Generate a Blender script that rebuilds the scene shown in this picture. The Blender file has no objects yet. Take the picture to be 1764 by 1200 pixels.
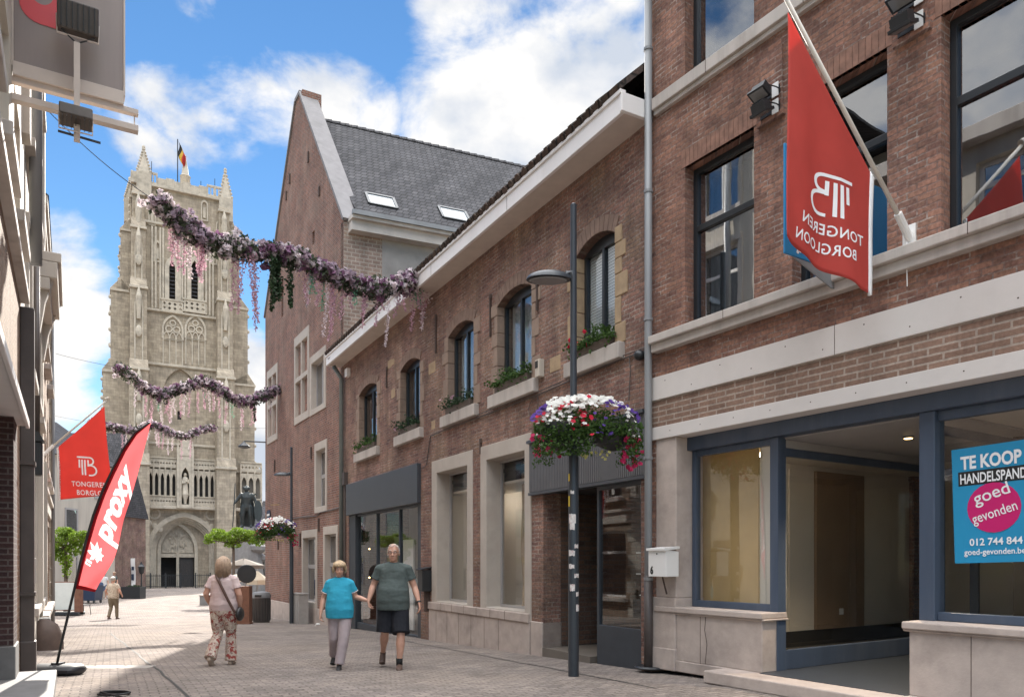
import bpy, bmesh, math, random
from mathutils import Vector, Matrix, noise
from mathutils.geometry import tessellate_polygon
rad = math.radians
S = bpy.context.scene
COL = S.collection
RND = random.Random(11)

# ------------------------------------------------------------------ camera
FPX, CX, HY, EYE = 1300.0, 882.0, 966.0, 1.5          # focal length in photo pixels, centre, horizon row, eye height
cam_d = bpy.data.cameras.new('camera')
cam = bpy.data.objects.new('camera', cam_d); COL.objects.link(cam)
cam.location = (0, 0, EYE); cam.rotation_euler = (rad(90), 0, 0)
cam_d.sensor_width = 36.0; cam_d.lens = FPX/1764*36
cam_d.shift_y = (HY-600)/1764
cam_d.clip_end = 6000; cam_d.clip_start = 0.05
S.camera = cam

# ------------------------------------------------------------------ light
SUN = Vector((-0.240, 1.0, 0.560)).normalized()
sl = bpy.data.lights.new('sun', 'SUN'); sl.energy = 2.45; sl.angle = rad(0.5); sl.color = (1.0, .94, .85)
so = bpy.data.objects.new('sun', sl); COL.objects.link(so)
so.rotation_euler = SUN.to_track_quat('Z', 'Y').to_euler()
EXPO = 2.3
S.view_settings.view_transform = 'Standard'
S.view_settings.look = 'None'
S.view_settings.exposure = EXPO
S.view_settings.gamma = 1.0
try:
    S.cycles.use_denoising = True
    S.cycles.max_bounces = 8
    S.cycles.transparent_max_bounces = 16
    S.cycles.sample_clamp_indirect = 6.0
except Exception:
    pass

W = bpy.data.worlds.new('World'); S.world = W; W.use_nodes = True

def build_world():
    nt = W.node_tree; N = nt.nodes; L = nt.links
    N.clear()
    out = N.new('ShaderNodeOutputWorld'); bg = N.new('ShaderNodeBackground')
    sky = N.new('ShaderNodeTexSky'); sky.sky_type = 'NISHITA'; sky.sun_disc = False
    sky.sun_elevation = math.asin(SUN.z); sky.sun_rotation = math.atan2(SUN.x, SUN.y)
    sky.air_density = 1.0; sky.dust_density = 0.0; sky.ozone_density = 2.0; sky.altitude = 50
    hs = N.new('ShaderNodeHueSaturation'); hs.inputs['Saturation'].default_value = 1.2
    hs.inputs['Value'].default_value = 0.63
    L.new(sky.outputs[0], hs.inputs['Color'])
    tc = N.new('ShaderNodeTexCoord')
    nrm = N.new('ShaderNodeVectorMath'); nrm.operation = 'NORMALIZE'; L.new(tc.outputs['Generated'], nrm.inputs[0])
    # flatten towards the horizon so that the noise reads as cloud layers
    mp = N.new('ShaderNodeVectorMath'); mp.operation = 'MULTIPLY'; mp.inputs[1].default_value = (1, 1, 1.5)
    L.new(nrm.outputs[0], mp.inputs[0])
    n1 = N.new('ShaderNodeTexNoise'); n1.inputs['Scale'].default_value = 6.5; n1.inputs['Detail'].default_value = 9
    n1.inputs['Roughness'].default_value = .58; n1.inputs['Distortion'].default_value = .25
    L.new(mp.outputs[0], n1.inputs['Vector'])
    def math_(op, a, b):
        m = N.new('ShaderNodeMath'); m.operation = op
        for i, s in enumerate((a, b)):
            if isinstance(s, (int, float)): m.inputs[i].default_value = s
            else: L.new(s, m.inputs[i])
        return m.outputs[0]
    # cloud banks: (azimuth deg from +Y towards +X, elevation deg, half width deg, half height deg, strength)
    banks = [(3, 30.5, 9.5, 7.5, .62), (-1, 36, 6, 6, .5), (9, 33, 6, 7, .45), (-23.5, 28.2, 6, 3.0, .40), (-15.5, 30.3, 6.5, 3.4, .47), (-19, 36.2, 7, 1.6, .26), (-22, 34.5, 3, 1.6, .2),
             (-33, 16, 6, 6.5, .55), (-35, 10, 7, 5, .55), (-18, 8, 6, 8, .5), (-19.5, 12.5, 2.6, 4.2, .6), (60, 35, 40, 22, .3), (-88, 26, 34, 13, .5), (170, 40, 90, 30, .32)]
    acc = None
    for az, el, w, h, k in banks:
        a, e = rad(az), rad(el)
        c = Vector((math.sin(a)*math.cos(e), math.cos(a)*math.cos(e), math.sin(e)))
        sx = Vector((math.cos(a), -math.sin(a), 0)); sz = c.cross(sx)*-1
        d1 = N.new('ShaderNodeVectorMath'); d1.operation = 'DOT_PRODUCT'; d1.inputs[1].default_value = sx/math.sin(rad(min(w, 80)))
        d2 = N.new('ShaderNodeVectorMath'); d2.operation = 'SUBTRACT'; d2.inputs[1].default_value = c
        L.new(nrm.outputs[0], d2.inputs[0]); L.new(d2.outputs[0], d1.inputs[0])
        d3 = N.new('ShaderNodeVectorMath'); d3.operation = 'DOT_PRODUCT'; d3.inputs[1].default_value = sz/math.sin(rad(h))
        L.new(d2.outputs[0], d3.inputs[0])
        d4 = N.new('ShaderNodeVectorMath'); d4.operation = 'DOT_PRODUCT'; d4.inputs[1].default_value = c/math.sin(rad(max(w, h)))
        L.new(d2.outputs[0], d4.inputs[0])
        r2 = math_('ADD', math_('ADD', math_('MULTIPLY', d1.outputs['Value'], d1.outputs['Value']), math_('MULTIPLY', d3.outputs['Value'], d3.outputs['Value'])), math_('MULTIPLY', d4.outputs['Value'], d4.outputs['Value']))
        mr = N.new('ShaderNodeMapRange'); mr.interpolation_type = 'SMOOTHSTEP'
        mr.inputs['From Min'].default_value = 0.0; mr.inputs['From Max'].default_value = 1.9
        mr.inputs['To Min'].default_value = k; mr.inputs['To Max'].default_value = 0
        L.new(r2, mr.inputs['Value'])
        acc = mr.outputs[0] if acc is None else math_('MAXIMUM', acc, mr.outputs[0])
    # added cloud overhead and behind the camera, out of view, brightened to lift the shade
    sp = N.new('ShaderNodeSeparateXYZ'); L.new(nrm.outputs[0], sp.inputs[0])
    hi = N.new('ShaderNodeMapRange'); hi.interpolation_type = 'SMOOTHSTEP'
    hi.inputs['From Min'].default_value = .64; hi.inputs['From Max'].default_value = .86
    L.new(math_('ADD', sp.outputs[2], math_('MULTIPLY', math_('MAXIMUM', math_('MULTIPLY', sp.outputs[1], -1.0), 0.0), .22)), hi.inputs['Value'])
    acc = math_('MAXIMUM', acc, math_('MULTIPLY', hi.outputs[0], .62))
    dens = math_('ADD', math_('MULTIPLY', n1.outputs['Fac'], 1.15), acc)
    cov = N.new('ShaderNodeMapRange'); cov.interpolation_type = 'SMOOTHSTEP'
    cov.inputs['From Min'].default_value = .82; cov.inputs['From Max'].default_value = 1.06
    L.new(dens, cov.inputs['Value'])
    # thin / thick parts of the clouds
    n2 = N.new('ShaderNodeTexNoise'); n2.inputs['Scale'].default_value = 9; n2.inputs['Detail'].default_value = 6
    off = N.new('ShaderNodeVectorMath'); off.operation = 'ADD'; off.inputs[1].default_value = (.35, .1, .6)
    L.new(mp.outputs[0], off.inputs[0]); L.new(off.outputs[0], n2.inputs['Vector'])
    cr = N.new('ShaderNodeMix'); cr.data_type = 'RGBA'
    cr.inputs['A'].default_value = (CLOUD*.62, CLOUD*.68, CLOUD*.78, 1); cr.inputs['B'].default_value = (CLOUD, CLOUD*.985, CLOUD*.965, 1)
    mr2 = N.new('ShaderNodeMapRange'); mr2.inputs['From Min'].default_value = .36; mr2.inputs['From Max'].default_value = .56
    L.new(n2.outputs['Fac'], mr2.inputs['Value']); L.new(mr2.outputs[0], cr.inputs['Factor'])
    mx = N.new('ShaderNodeMix'); mx.data_type = 'RGBA'
    L.new(cov.outputs[0], mx.inputs['Factor']); L.new(hs.outputs[0], mx.inputs['A']); L.new(cr.outputs['Result'], mx.inputs['B'])
    lum = N.new('ShaderNodeVectorMath'); lum.operation = 'SCALE'; L.new(cr.outputs['Result'], lum.inputs[0])
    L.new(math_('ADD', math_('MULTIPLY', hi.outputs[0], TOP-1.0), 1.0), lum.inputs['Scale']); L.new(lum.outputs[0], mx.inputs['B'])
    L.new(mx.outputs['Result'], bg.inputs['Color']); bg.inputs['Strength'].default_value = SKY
    L.new(bg.outputs[0], out.inputs['Surface'])
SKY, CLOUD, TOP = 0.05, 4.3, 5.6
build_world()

# ------------------------------------------------------------------ mesh builder
class MB:
    def __init__(s): s.v = []; s.f = []; s.m = []; s.cur = 0
    def add(s, vs, fs):
        b = len(s.v); s.v += [tuple(x) for x in vs]
        for f in fs: s.f.append(tuple(b+i for i in f)); s.m.append(s.cur)
        return s
    def box(s, x0, x1, y0, y1, z0, z1):
        if x1 < x0: x0, x1 = x1, x0
        if y1 < y0: y0, y1 = y1, y0
        if z1 < z0: z0, z1 = z1, z0
        return s.add([(x0,y0,z0),(x1,y0,z0),(x1,y1,z0),(x0,y1,z0),(x0,y0,z1),(x1,y0,z1),(x1,y1,z1),(x0,y1,z1)],
                     [(0,3,2,1),(4,5,6,7),(0,1,5,4),(1,2,6,5),(2,3,7,6),(3,0,4,7)])
    def obox(s, M, sx, sy, sz):
        """box of full sizes sx,sy,sz centred on the matrix M"""
        n = len(s.v); s.box(-sx/2, sx/2, -sy/2, sy/2, -sz/2, sz/2)
        for i in range(n, len(s.v)): s.v[i] = tuple(M @ Vector(s.v[i]))
        return s
    def plate(s, outer, holes, y0, y1, conv=None):
        """polygon (a,b) with holes, between depths y0 and y1; conv maps (a,y,b) to a point"""
        conv = conv or (lambda a, y, b: (a, y, b))
        loops = [list(outer)] + [list(h) for h in holes]
        tri = tessellate_polygon([[Vector((a, b, 0)) for a, b in l] for l in loops])
        flat = [p for l in loops for p in l]; n = len(flat)
        vs = [conv(a, y0, b) for a, b in flat] + [conv(a, y1, b) for a, b in flat]
        fs = [tuple(t) for t in tri] + [tuple(n+i for i in reversed(t)) for t in tri]
        k = 0
        for l in loops:
            m = len(l)
            for i in range(m):
                a, b = k+i, k+(i+1) % m
                fs.append((a, b, n+b, n+a))
            k += m
        return s.add(vs, fs)
    def tube(s, pts, r, n=8, ry=None, side=None, dome=False, caps=True):
        pts = [Vector(p) for p in pts]; m = len(pts)
        r = r if isinstance(r, (list, tuple)) else [r]*m
        ry = ry if isinstance(ry, (list, tuple)) else ([ry]*m if ry else r)
        T = []
        for i in range(m):
            a = pts[max(i-1, 0)]; b = pts[min(i+1, m-1)]
            t = (b-a); T.append(t.normalized() if t.length > 1e-9 else Vector((0,0,1)))
        sd = Vector(side) if side is not None else (Vector((1,0,0)) if abs(T[0].x) < .9 else Vector((0,1,0)))
        P = []; base = []
        rows = []
        for i in range(m):
            s1 = sd - T[i]*sd.dot(T[i])
            if s1.length < 1e-6: s1 = Vector((0,1,0)) - T[i]*T[i].y
            s1.normalize(); w = T[i].cross(s1)
            if side is None: sd = s1
            rows.append((pts[i], s1, w, r[i], ry[i]))
        if dome:
            a = rows[0]; b = rows[-1]
            q0 = [(a[0]-T[0]*min(a[3], a[4])*d, a[1], a[2], a[3]*c, a[4]*c) for d, c in ((.95, .3), (.7, .71))]
            q1 = [(b[0]+T[-1]*min(b[3], b[4])*d, b[1], b[2], b[3]*c, b[4]*c) for d, c in ((.7, .71), (.95, .3))]
            rows = q0 + rows + q1
        vs = []
        for c, s1, w, a, b in rows:
            for k in range(n):
                th = 2*math.pi*k/n
                vs.append(c + s1*(a*math.cos(th)) + w*(b*math.sin(th)))
        fs = []
        for i in range(len(rows)-1):
            for k in range(n):
                fs.append((i*n+k, i*n+(k+1) % n, (i+1)*n+(k+1) % n, (i+1)*n+k))
        if caps:
            fs.append(tuple(reversed(range(n)))); fs.append(tuple((len(rows)-1)*n+k for k in range(n)))
        return s.add(vs, fs)
    def lathe(s, prof, c=(0, 0, 0), n=16, sx=1, sy=1):
        vs = []; fs = []
        for r, z in prof:
            for k in range(n):
                t = 2*math.pi*k/n; vs.append((c[0]+r*sx*math.cos(t), c[1]+r*sy*math.sin(t), c[2]+z))
        m = len(prof)
        for i in range(m-1):
            for k in range(n): fs.append((i*n+k, i*n+(k+1) % n, (i+1)*n+(k+1) % n, (i+1)*n+k))
        fs.append(tuple(reversed(range(n)))); fs.append(tuple((m-1)*n+k for k in range(n)))
        return s.add(vs, fs)
    def ell(s, c, rx, ry, rz, n=12, m=8, M=None):
        c = Vector(c); vs = []; fs = []
        for i in range(m+1):
            ph = math.pi*i/m
            for k in range(n):
                t = 2*math.pi*k/n
                p = Vector((rx*math.sin(ph)*math.cos(t), ry*math.sin(ph)*math.sin(t), rz*math.cos(ph)))
                if M: p = M @ p
                vs.append(c+p)
        for i in range(m):
            for k in range(n): fs.append((i*n+k, (i+1)*n+k, (i+1)*n+(k+1) % n, i*n+(k+1) % n))
        return s.add(vs, fs)
    def surf(s, fn, nu, nv, thick=0):
        """sheet fn(u,v) -> Vector; with thickness it gets a back side offset along its own normal"""
        P = [[Vector(fn(i/nu, j/nv)) for j in range(nv+1)] for i in range(nu+1)]
        def idx(i, j): return i*(nv+1)+j
        vs = [P[i][j] for i in range(nu+1) for j in range(nv+1)]
        fs = [(idx(i,j), idx(i+1,j), idx(i+1,j+1), idx(i,j+1)) for i in range(nu) for j in range(nv)]
        if thick:
            n0 = len(vs); q = []
            for i in range(nu+1):
                for j in range(nv+1):
                    a = P[min(i+1,nu)][j]-P[max(i-1,0)][j]; b = P[i][min(j+1,nv)]-P[i][max(j-1,0)]
                    nn = a.cross(b)
                    if nn.length > 1e-12: nn.normalize()
                    q.append(P[i][j]+nn*thick)
            vs += q
            fs += [tuple(n0+k for k in reversed(f)) for f in fs[:]]
            edge = [idx(i,0) for i in range(nu+1)] + [idx(nu,j) for j in range(1,nv+1)] + [idx(i,nv) for i in range(nu-1,-1,-1)] + [idx(0,j) for j in range(nv-1,0,-1)]
            for k in range(len(edge)):
                a, b = edge[k], edge[(k+1) % len(edge)]; fs.append((a, b, n0+b, n0+a))
        return s.add(vs, fs)
    def leaf(s, c, size, R=RND, asp=.62, nrm=None):
        """one folded leaf or petal: a random small diamond"""
        a = Vector((R.gauss(0,1), R.gauss(0,1), R.gauss(0,1))).normalized()
        b = a.cross(Vector((R.gauss(0,1), R.gauss(0,1), R.gauss(0,1)))).normalized()
        c = Vector(c); h = size/2; w = h*asp; n = a.cross(b)*(h*.18)
        s.add([c-a*h, c-b*w+n, c+a*h, c+b*w+n], [(0,1,2,3)])
    def build_each(s, name, mat, parent=None, margin=.03, **kw):
        """one object for every separate piece (pieces closer than the margin stay together)"""
        n = len(s.v); par = list(range(n))
        def find(i):
            while par[i] != i: par[i] = par[par[i]]; i = par[i]
            return i
        for f in s.f:
            r = find(f[0])
            for i in f[1:]: par[find(i)] = r
        isl = {}
        for i in range(n): isl.setdefault(find(i), []).append(i)
        ks = list(isl); bb = []
        for k in ks:
            P = [s.v[i] for i in isl[k]]; bb.append([min(p[a] for p in P)-margin/2 for a in range(3)]+[max(p[a] for p in P)+margin/2 for a in range(3)])
        g = list(range(len(ks)))
        def fg(i):
            while g[i] != i: g[i] = g[g[i]]; i = g[i]
            return i
        for i in range(len(ks)):
            for j in range(i):
                if all(bb[i][a] <= bb[j][a+3] and bb[j][a] <= bb[i][a+3] for a in range(3)): g[fg(i)] = fg(j)
        grp = {}
        for i, k in enumerate(ks): grp.setdefault(fg(i), set()).update(isl[k])
        out = []
        for vs in grp.values():
            idx = sorted(vs); mp = {v: q for q, v in enumerate(idx)}; m = MB(); m.v = [s.v[i] for i in idx]
            for f in s.f:
                if f[0] in mp: m.f.append(tuple(mp[i] for i in f)); m.m.append(0)
            out.append(m.build(name, mat, parent, **kw))
        return out
    def build(s, name, mat, parent=None, smooth=False, bevel=0, recalc=True, loc=None):
        me = bpy.data.meshes.new(name)
        me.from_pydata(s.v, [], s.f)
        mats = mat if isinstance(mat, (list, tuple)) else [mat]
        for mm in mats: me.materials.append(mm)
        if len(mats) > 1: me.polygons.foreach_set('material_index', s.m)
        if recalc and len(s.f) < 30000:
            bm = bmesh.new(); bm.from_mesh(me); bmesh.ops.recalc_face_normals(bm, faces=bm.faces); bm.to_mesh(me); bm.free()
        if smooth:
            me.polygons.foreach_set('use_smooth', [True]*len(me.polygons))
            if smooth == 'auto':
                try: me.set_sharp_from_angle(angle=rad(38))
                except Exception: pass
        me.update()
        o = bpy.data.objects.new(name, me); COL.objects.link(o)
        if parent: o.parent = parent
        if loc is not None: o.location = loc
        if bevel:
            b = o.modifiers.new('bevel', 'BEVEL'); b.width = bevel; b.segments = 2; b.limit_method = 'ANGLE'; b.angle_limit = rad(40)
        return o

def tag(o, label, cat, group=None, kind=None):
    o['label'] = label; o['category'] = cat
    if group: o['group'] = group
    if kind: o['kind'] = kind
    return o
def struct(o, label=None, cat=None, kind='structure'):
    o['kind'] = kind
    if label: o['label'] = label
    if cat: o['category'] = cat
    return o
def thing(name, label, cat, loc=(0,0,0), rz=0, group=None):
    o = bpy.data.objects.new(name, None); COL.objects.link(o)
    o.empty_display_size = .2
    o.location = loc; o.rotation_euler = (0, 0, rz)
    return tag(o, label, cat, group)
def copy_tree(o, parent=None, label=None):
    c = o.copy(); COL.objects.link(c)
    if parent: c.parent = parent
    if label: c['label'] = label
    for ch in list(o.children): copy_tree(ch, c)
    return c

def gz(Y):
    """height of the ground: level near the camera, falling gently towards the church square"""
    if Y < 9: return 0.0
    if Y < 32: return -.94*(Y-9)/23
    if Y < 48: return -.94
    if Y < 106: return -.94-1.36*(Y-48)/58
    return -2.3
def at(px, py, Y):
    """point at distance Y seen at photo pixel px,py"""
    return Vector(((px-CX)/FPX*Y, Y, EYE+(HY-py)/FPX*Y))
def ground_at(px, py):
    Y = 10.0
    for _ in range(30): Y = (EYE-gz(Y))*FPX/max(py-HY, 1)
    return Vector(((px-CX)/FPX*Y, Y, gz(Y)))

class Frame:
    """upright plane: x to the right along a facade, y into the building, z up"""
    def __init__(s, ox, oy, dx, dy):
        s.O = Vector((ox, oy)); s.X = Vector((dx, dy)).normalized(); s.Y = Vector((-s.X.y, s.X.x))
        s.rz = math.atan2(s.X.y, s.X.x)
    def p(s, px, py=HY, y=0.0):
        r = Vector(((px-CX)/FPX, 1.0))
        lam = (s.O.dot(s.Y)+y)/r.dot(s.Y)
        return lam*r.dot(s.X)-s.O.dot(s.X), EYE+(HY-py)/FPX*lam
    def x(s, px, y=0.0): return s.p(px, HY, y)[0]
    def z(s, px, py, y=0.0): return s.p(px, py, y)[1]
    def w(s, x, y, z):
        q = s.O + s.X*x + s.Y*y
        return Vector((q.x, q.y, z))
    def thing(s, name, label, cat, group=None): return thing(name, label, cat, (s.O.x, s.O.y, 0), s.rz, group)

def rect(x0, x1, z0, z1): return [(x0,z0),(x1,z0),(x1,z1),(x0,z1)]
def seg_arch(x0, x1, z0, zs, rise, n=10):
    """opening with a low segmental arch"""
    c = (x1-x0)/2; Rr = (c*c+rise*rise)/(2*rise); xc = (x0+x1)/2; zc = zs+rise-Rr
    a0 = math.asin(c/Rr)
    return [(x0,z0),(x1,z0)] + [(xc+Rr*math.sin(a0-2*a0*i/n), zc+Rr*math.cos(a0-2*a0*i/n)) for i in range(n+1)]
def gothic(x0, x1, z0, zs, zt, n=8):
    """pointed-arch opening"""
    xc = (x0+x1)/2; w = (x1-x0)/2; h = zt-zs
    # two arcs centred on the spring line
    Rr = (w*w+h*h)/(2*w)
    pts = [(x0,z0),(x1,z0)]
    ca = x1-Rr; a1 = math.asin(min(1, h/Rr))
    for i in range(n+1): pts.append((ca+Rr*math.cos(a1*i/n), zs+Rr*math.sin(a1*i/n)))
    cb = x0+Rr
    for i in range(n-1, -1, -1): pts.append((cb-Rr*math.cos(a1*i/n), zs+Rr*math.sin(a1*i/n)))
    return pts
def shrink(poly, d):
    cx = sum(p[0] for p in poly)/len(poly); cz = sum(p[1] for p in poly)/len(poly)
    w = max(p[0] for p in poly)-min(p[0] for p in poly); h = max(p[1] for p in poly)-min(p[1] for p in poly)
    x0 = min(p[0] for p in poly)+w/2; z0 = min(p[1] for p in poly)+h/2
    return [(x0+(p[0]-x0)*(1-2*d/w), z0+(p[1]-z0)*(1-2*d/h)) for p in poly]

BENCH = bpy.data.scenes.new('bench')          # an empty scene to evaluate modifiers and text in
def evaluated_mesh(o):
    BENCH.collection.objects.link(o)
    vl = BENCH.view_layers[0]; vl.update(); dg = vl.depsgraph
    me = bpy.data.meshes.new_from_object(o.evaluated_get(dg))
    BENCH.collection.objects.unlink(o)
    return me

# ------------------------------------------------------------------ text and line marks as flat outlines
def text2d(body, size=1.0, weight=0.0, align='CENTER', spacing=1.0):
    cu = bpy.data.curves.new('t', 'FONT'); cu.body = body; cu.size = size; cu.align_x = align; cu.offset = weight; cu.space_character = spacing
    cu.resolution_u = 3
    ob = bpy.data.objects.new('t', cu)
    me = evaluated_mesh(ob)
    vs = [(v.co.x, v.co.y) for v in me.vertices]; fs = [tuple(p.vertices) for p in me.polygons]
    bpy.data.objects.remove(ob); bpy.data.curves.remove(cu); bpy.data.meshes.remove(me)
    return vs, fs
def stroke2d(line, w):
    """a line of constant width as quads"""
    P = [Vector(p) for p in line]; vs = []; fs = []
    for i, p in enumerate(P):
        t = (P[min(i+1, len(P)-1)]-P[max(i-1, 0)]).normalized(); n = Vector((-t.y, t.x))*w/2
        vs += [tuple(p+n), tuple(p-n)]
    for i in range(len(P)-1): fs.append((2*i, 2*i+1, 2*i+3, 2*i+2))
    return vs, fs
def arc2d(c, r, a0, a1, n=10, sy=1.0):
    return [(c[0]+r*math.cos(rad(a0+(a1-a0)*i/n)), c[1]+r*sy*math.sin(rad(a0+(a1-a0)*i/n))) for i in range(n+1)]
def put2d(mb, shape, fn):
    vs, fs = shape
    mb.add([fn(a, b) for a, b in vs], fs)

# ------------------------------------------------------------------ materials
def _mat(name):
    m = bpy.data.materials.new(name); m.use_nodes = True
    nt = m.node_tree; b = nt.nodes['Principled BSDF']
    return m, nt, b
def _noise(nt, vec, scale, detail=5, rough=.55):
    n = nt.nodes.new('ShaderNodeTexNoise'); n.inputs['Scale'].default_value = scale
    n.inputs['Detail'].default_value = detail; n.inputs['Roughness'].default_value = rough
    if vec is not None: nt.links.new(vec, n.inputs['Vector'])
    return n
def _range(nt, v, a, b, c, d):
    r = nt.nodes.new('ShaderNodeMapRange'); r.inputs[1].default_value = a; r.inputs[2].default_value = b; r.inputs[3].default_value = c; r.inputs[4].default_value = d
    nt.links.new(v, r.inputs[0]); return r.outputs[0]
def _mul(nt, col, fac_out):
    """colour times a grey factor"""
    m = nt.nodes.new('ShaderNodeVectorMath'); m.operation = 'SCALE'
    nt.links.new(col, m.inputs[0]); nt.links.new(fac_out, m.inputs['Scale']); return m.outputs[0]
def _mixc(nt, f, a, b):
    m = nt.nodes.new('ShaderNodeMix'); m.data_type = 'RGBA'
    for k, s in (('Factor', f), ('A', a), ('B', b)):
        if hasattr(s, 'links') or hasattr(s, 'is_linked'): nt.links.new(s, m.inputs[k])
        elif isinstance(s, (int, float)): m.inputs[k].default_value = s
        else: m.inputs[k].default_value = (*s, 1)
    return m.outputs['Result']
def _bump(nt, b, h, strength, dist=.01, prev=None):
    n = nt.nodes.new('ShaderNodeBump'); n.inputs['Strength'].default_value = strength; n.inputs['Distance'].default_value = dist
    nt.links.new(h, n.inputs['Height'])
    if prev is not None: nt.links.new(prev, n.inputs['Normal'])
    nt.links.new(n.outputs[0], b.inputs['Normal']); return n.outputs[0]
def plain(name, col, rough=.6, var=.12, scale=5, bump=.0, bscale=60, metal=0, spec=.5, dirt=None, dirt_amt=.0, dirt_scale=1.2, streak=False):
    m, nt, b = _mat(name)
    tc = nt.nodes.new('ShaderNodeTexCoord'); v = tc.outputs['Object']
    if streak:
        mp = nt.nodes.new('ShaderNodeMapping'); mp.inputs['Scale'].default_value = (1, 1, .12); nt.links.new(v, mp.inputs['Vector']); sv = mp.outputs[0]
    else: sv = v
    n = _noise(nt, sv, scale, 6)
    f = _range(nt, n.outputs['Fac'], .25, .75, 1-var, 1+var)
    rgb = nt.nodes.new('ShaderNodeRGB'); rgb.outputs[0].default_value = (*col, 1)
    c = _mul(nt, rgb.outputs[0], f)
    if dirt is not None:
        n2 = _noise(nt, sv, dirt_scale, 7, .65)
        c = _mixc(nt, _range(nt, n2.outputs['Fac'], .48, .72, 0, dirt_amt), c, dirt)
    nt.links.new(c, b.inputs['Base Color'])
    b.inputs['Roughness'].default_value = rough; b.inputs['Metallic'].default_value = metal
    b.inputs['Specular IOR Level'].default_value = spec
    if bump:
        n3 = _noise(nt, v, bscale, 6)
        _bump(nt, b, n3.outputs['Fac'], bump, .008)
    return m
def bricks(name, c1, c2, mortar, bw=.21, rh=.066, ms=.010, wob=.006, var=.22, bump=.7, tint=None, tint_amt=.5, tint_scale=.6, flat=False, rot=0.0, rough=.9, spec=.3, dirt=.25, stain=None, stain_amt=.3, bias=0.0, mvar=None, streak=.16):
    m, nt, b = _mat(name)
    L = nt.links
    tc = nt.nodes.new('ShaderNodeTexCoord'); v = tc.outputs['Object']
    sep = nt.nodes.new('ShaderNodeSeparateXYZ'); L.new(v, sep.inputs[0])
    cmb = nt.nodes.new('ShaderNodeCombineXYZ')
    if flat:
        mp = nt.nodes.new('ShaderNodeMapping'); mp.inputs['Rotation'].default_value = (0, 0, rot); L.new(v, mp.inputs['Vector']); base = mp.outputs[0]
    else:
        ad = nt.nodes.new('ShaderNodeMath'); ad.operation = 'ADD'; L.new(sep.outputs[0], ad.inputs[0]); L.new(sep.outputs[1], ad.inputs[1])
        L.new(ad.outputs[0], cmb.inputs[0]); L.new(sep.outputs[2], cmb.inputs[1]); base = cmb.outputs[0]
    nz = _noise(nt, base, 9, 3)
    sc = nt.nodes.new('ShaderNodeVectorMath'); sc.operation = 'MULTIPLY_ADD'
    L.new(nz.outputs['Color'], sc.inputs[0]); sc.inputs[1].default_value = (wob, wob, 0); L.new(base, sc.inputs[2])
    bt = nt.nodes.new('ShaderNodeTexBrick'); L.new(sc.outputs[0], bt.inputs['Vector'])
    bt.inputs['Color1'].default_value = (*c1, 1); bt.inputs['Color2'].default_value = (*c2, 1); bt.inputs['Mortar'].default_value = (*mortar, 1)
    bt.inputs['Scale'].default_value = 1; bt.inputs['Mortar Size'].default_value = ms; bt.inputs['Mortar Smooth'].default_value = .25
    bt.inputs['Brick Width'].default_value = bw; bt.inputs['Row Height'].default_value = rh; bt.inputs['Bias'].default_value = bias
    c = bt.outputs['Color']
    if tint is not None:
        n4 = _noise(nt, base, tint_scale, 6, .7)
        tf = _range(nt, n4.outputs['Fac'], .45, .66, 0, tint_amt)
        inv = nt.nodes.new('ShaderNodeMath'); inv.operation = 'MULTIPLY'
        om = nt.nodes.new('ShaderNodeMath'); om.operation = 'SUBTRACT'; om.inputs[0].default_value = 1; L.new(bt.outputs['Fac'], om.inputs[1])
        L.new(tf, inv.inputs[0]); L.new(om.outputs[0], inv.inputs[1])
        c = _mixc(nt, inv.outputs[0], c, tint)
    if mvar is not None:                                   # pointing that is washed out in places and pale in others
        n6 = _noise(nt, base, 2.6, 6, .75)
        mm = nt.nodes.new('ShaderNodeMath'); mm.operation = 'MULTIPLY'; L.new(_range(nt, n6.outputs['Fac'], .50, .60, 0, 1), mm.inputs[0]); L.new(bt.outputs['Fac'], mm.inputs[1])
        c = _mixc(nt, mm.outputs[0], c, mvar)
    if streak and not flat:                                # rain streaks and soot running down the wall
        mp2 = nt.nodes.new('ShaderNodeMapping'); mp2.inputs['Scale'].default_value = (2.2, .22, 1); L.new(base, mp2.inputs['Vector'])
        n7 = _noise(nt, mp2.outputs[0], 1.6, 7, .7)
        c = _mul(nt, c, _range(nt, n7.outputs['Fac'], .38, .62, 1-streak, 1+streak*.6))
    n1 = _noise(nt, base, 26, 5, .6)
    c = _mul(nt, c, _range(nt, n1.outputs['Fac'], .3, .7, 1-var, 1+var))
    n2 = _noise(nt, base, .9, 7, .65)
    c = _mul(nt, c, _range(nt, n2.outputs['Fac'], .35, .68, 1-dirt, 1+dirt*.45))
    if stain is not None:
        n5 = _noise(nt, base, 1.7, 8, .7)
        c = _mixc(nt, _range(nt, n5.outputs['Fac'], .55, .72, 0, stain_amt), c, stain)
    L.new(c, b.inputs['Base Color']); b.inputs['Roughness'].default_value = rough; b.inputs['Specular IOR Level'].default_value = spec
    if bump:
        iv = nt.nodes.new('ShaderNodeMath'); iv.operation = 'MULTIPLY_ADD'; iv.inputs[1].default_value = -1.0; L.new(bt.outputs['Fac'], iv.inputs[0])
        L.new(_range(nt, n1.outputs['Fac'], 0, 1, 0.6, 1.4), iv.inputs[2])
        _bump(nt, b, iv.outputs[0], bump, .012)
    return m
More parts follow.
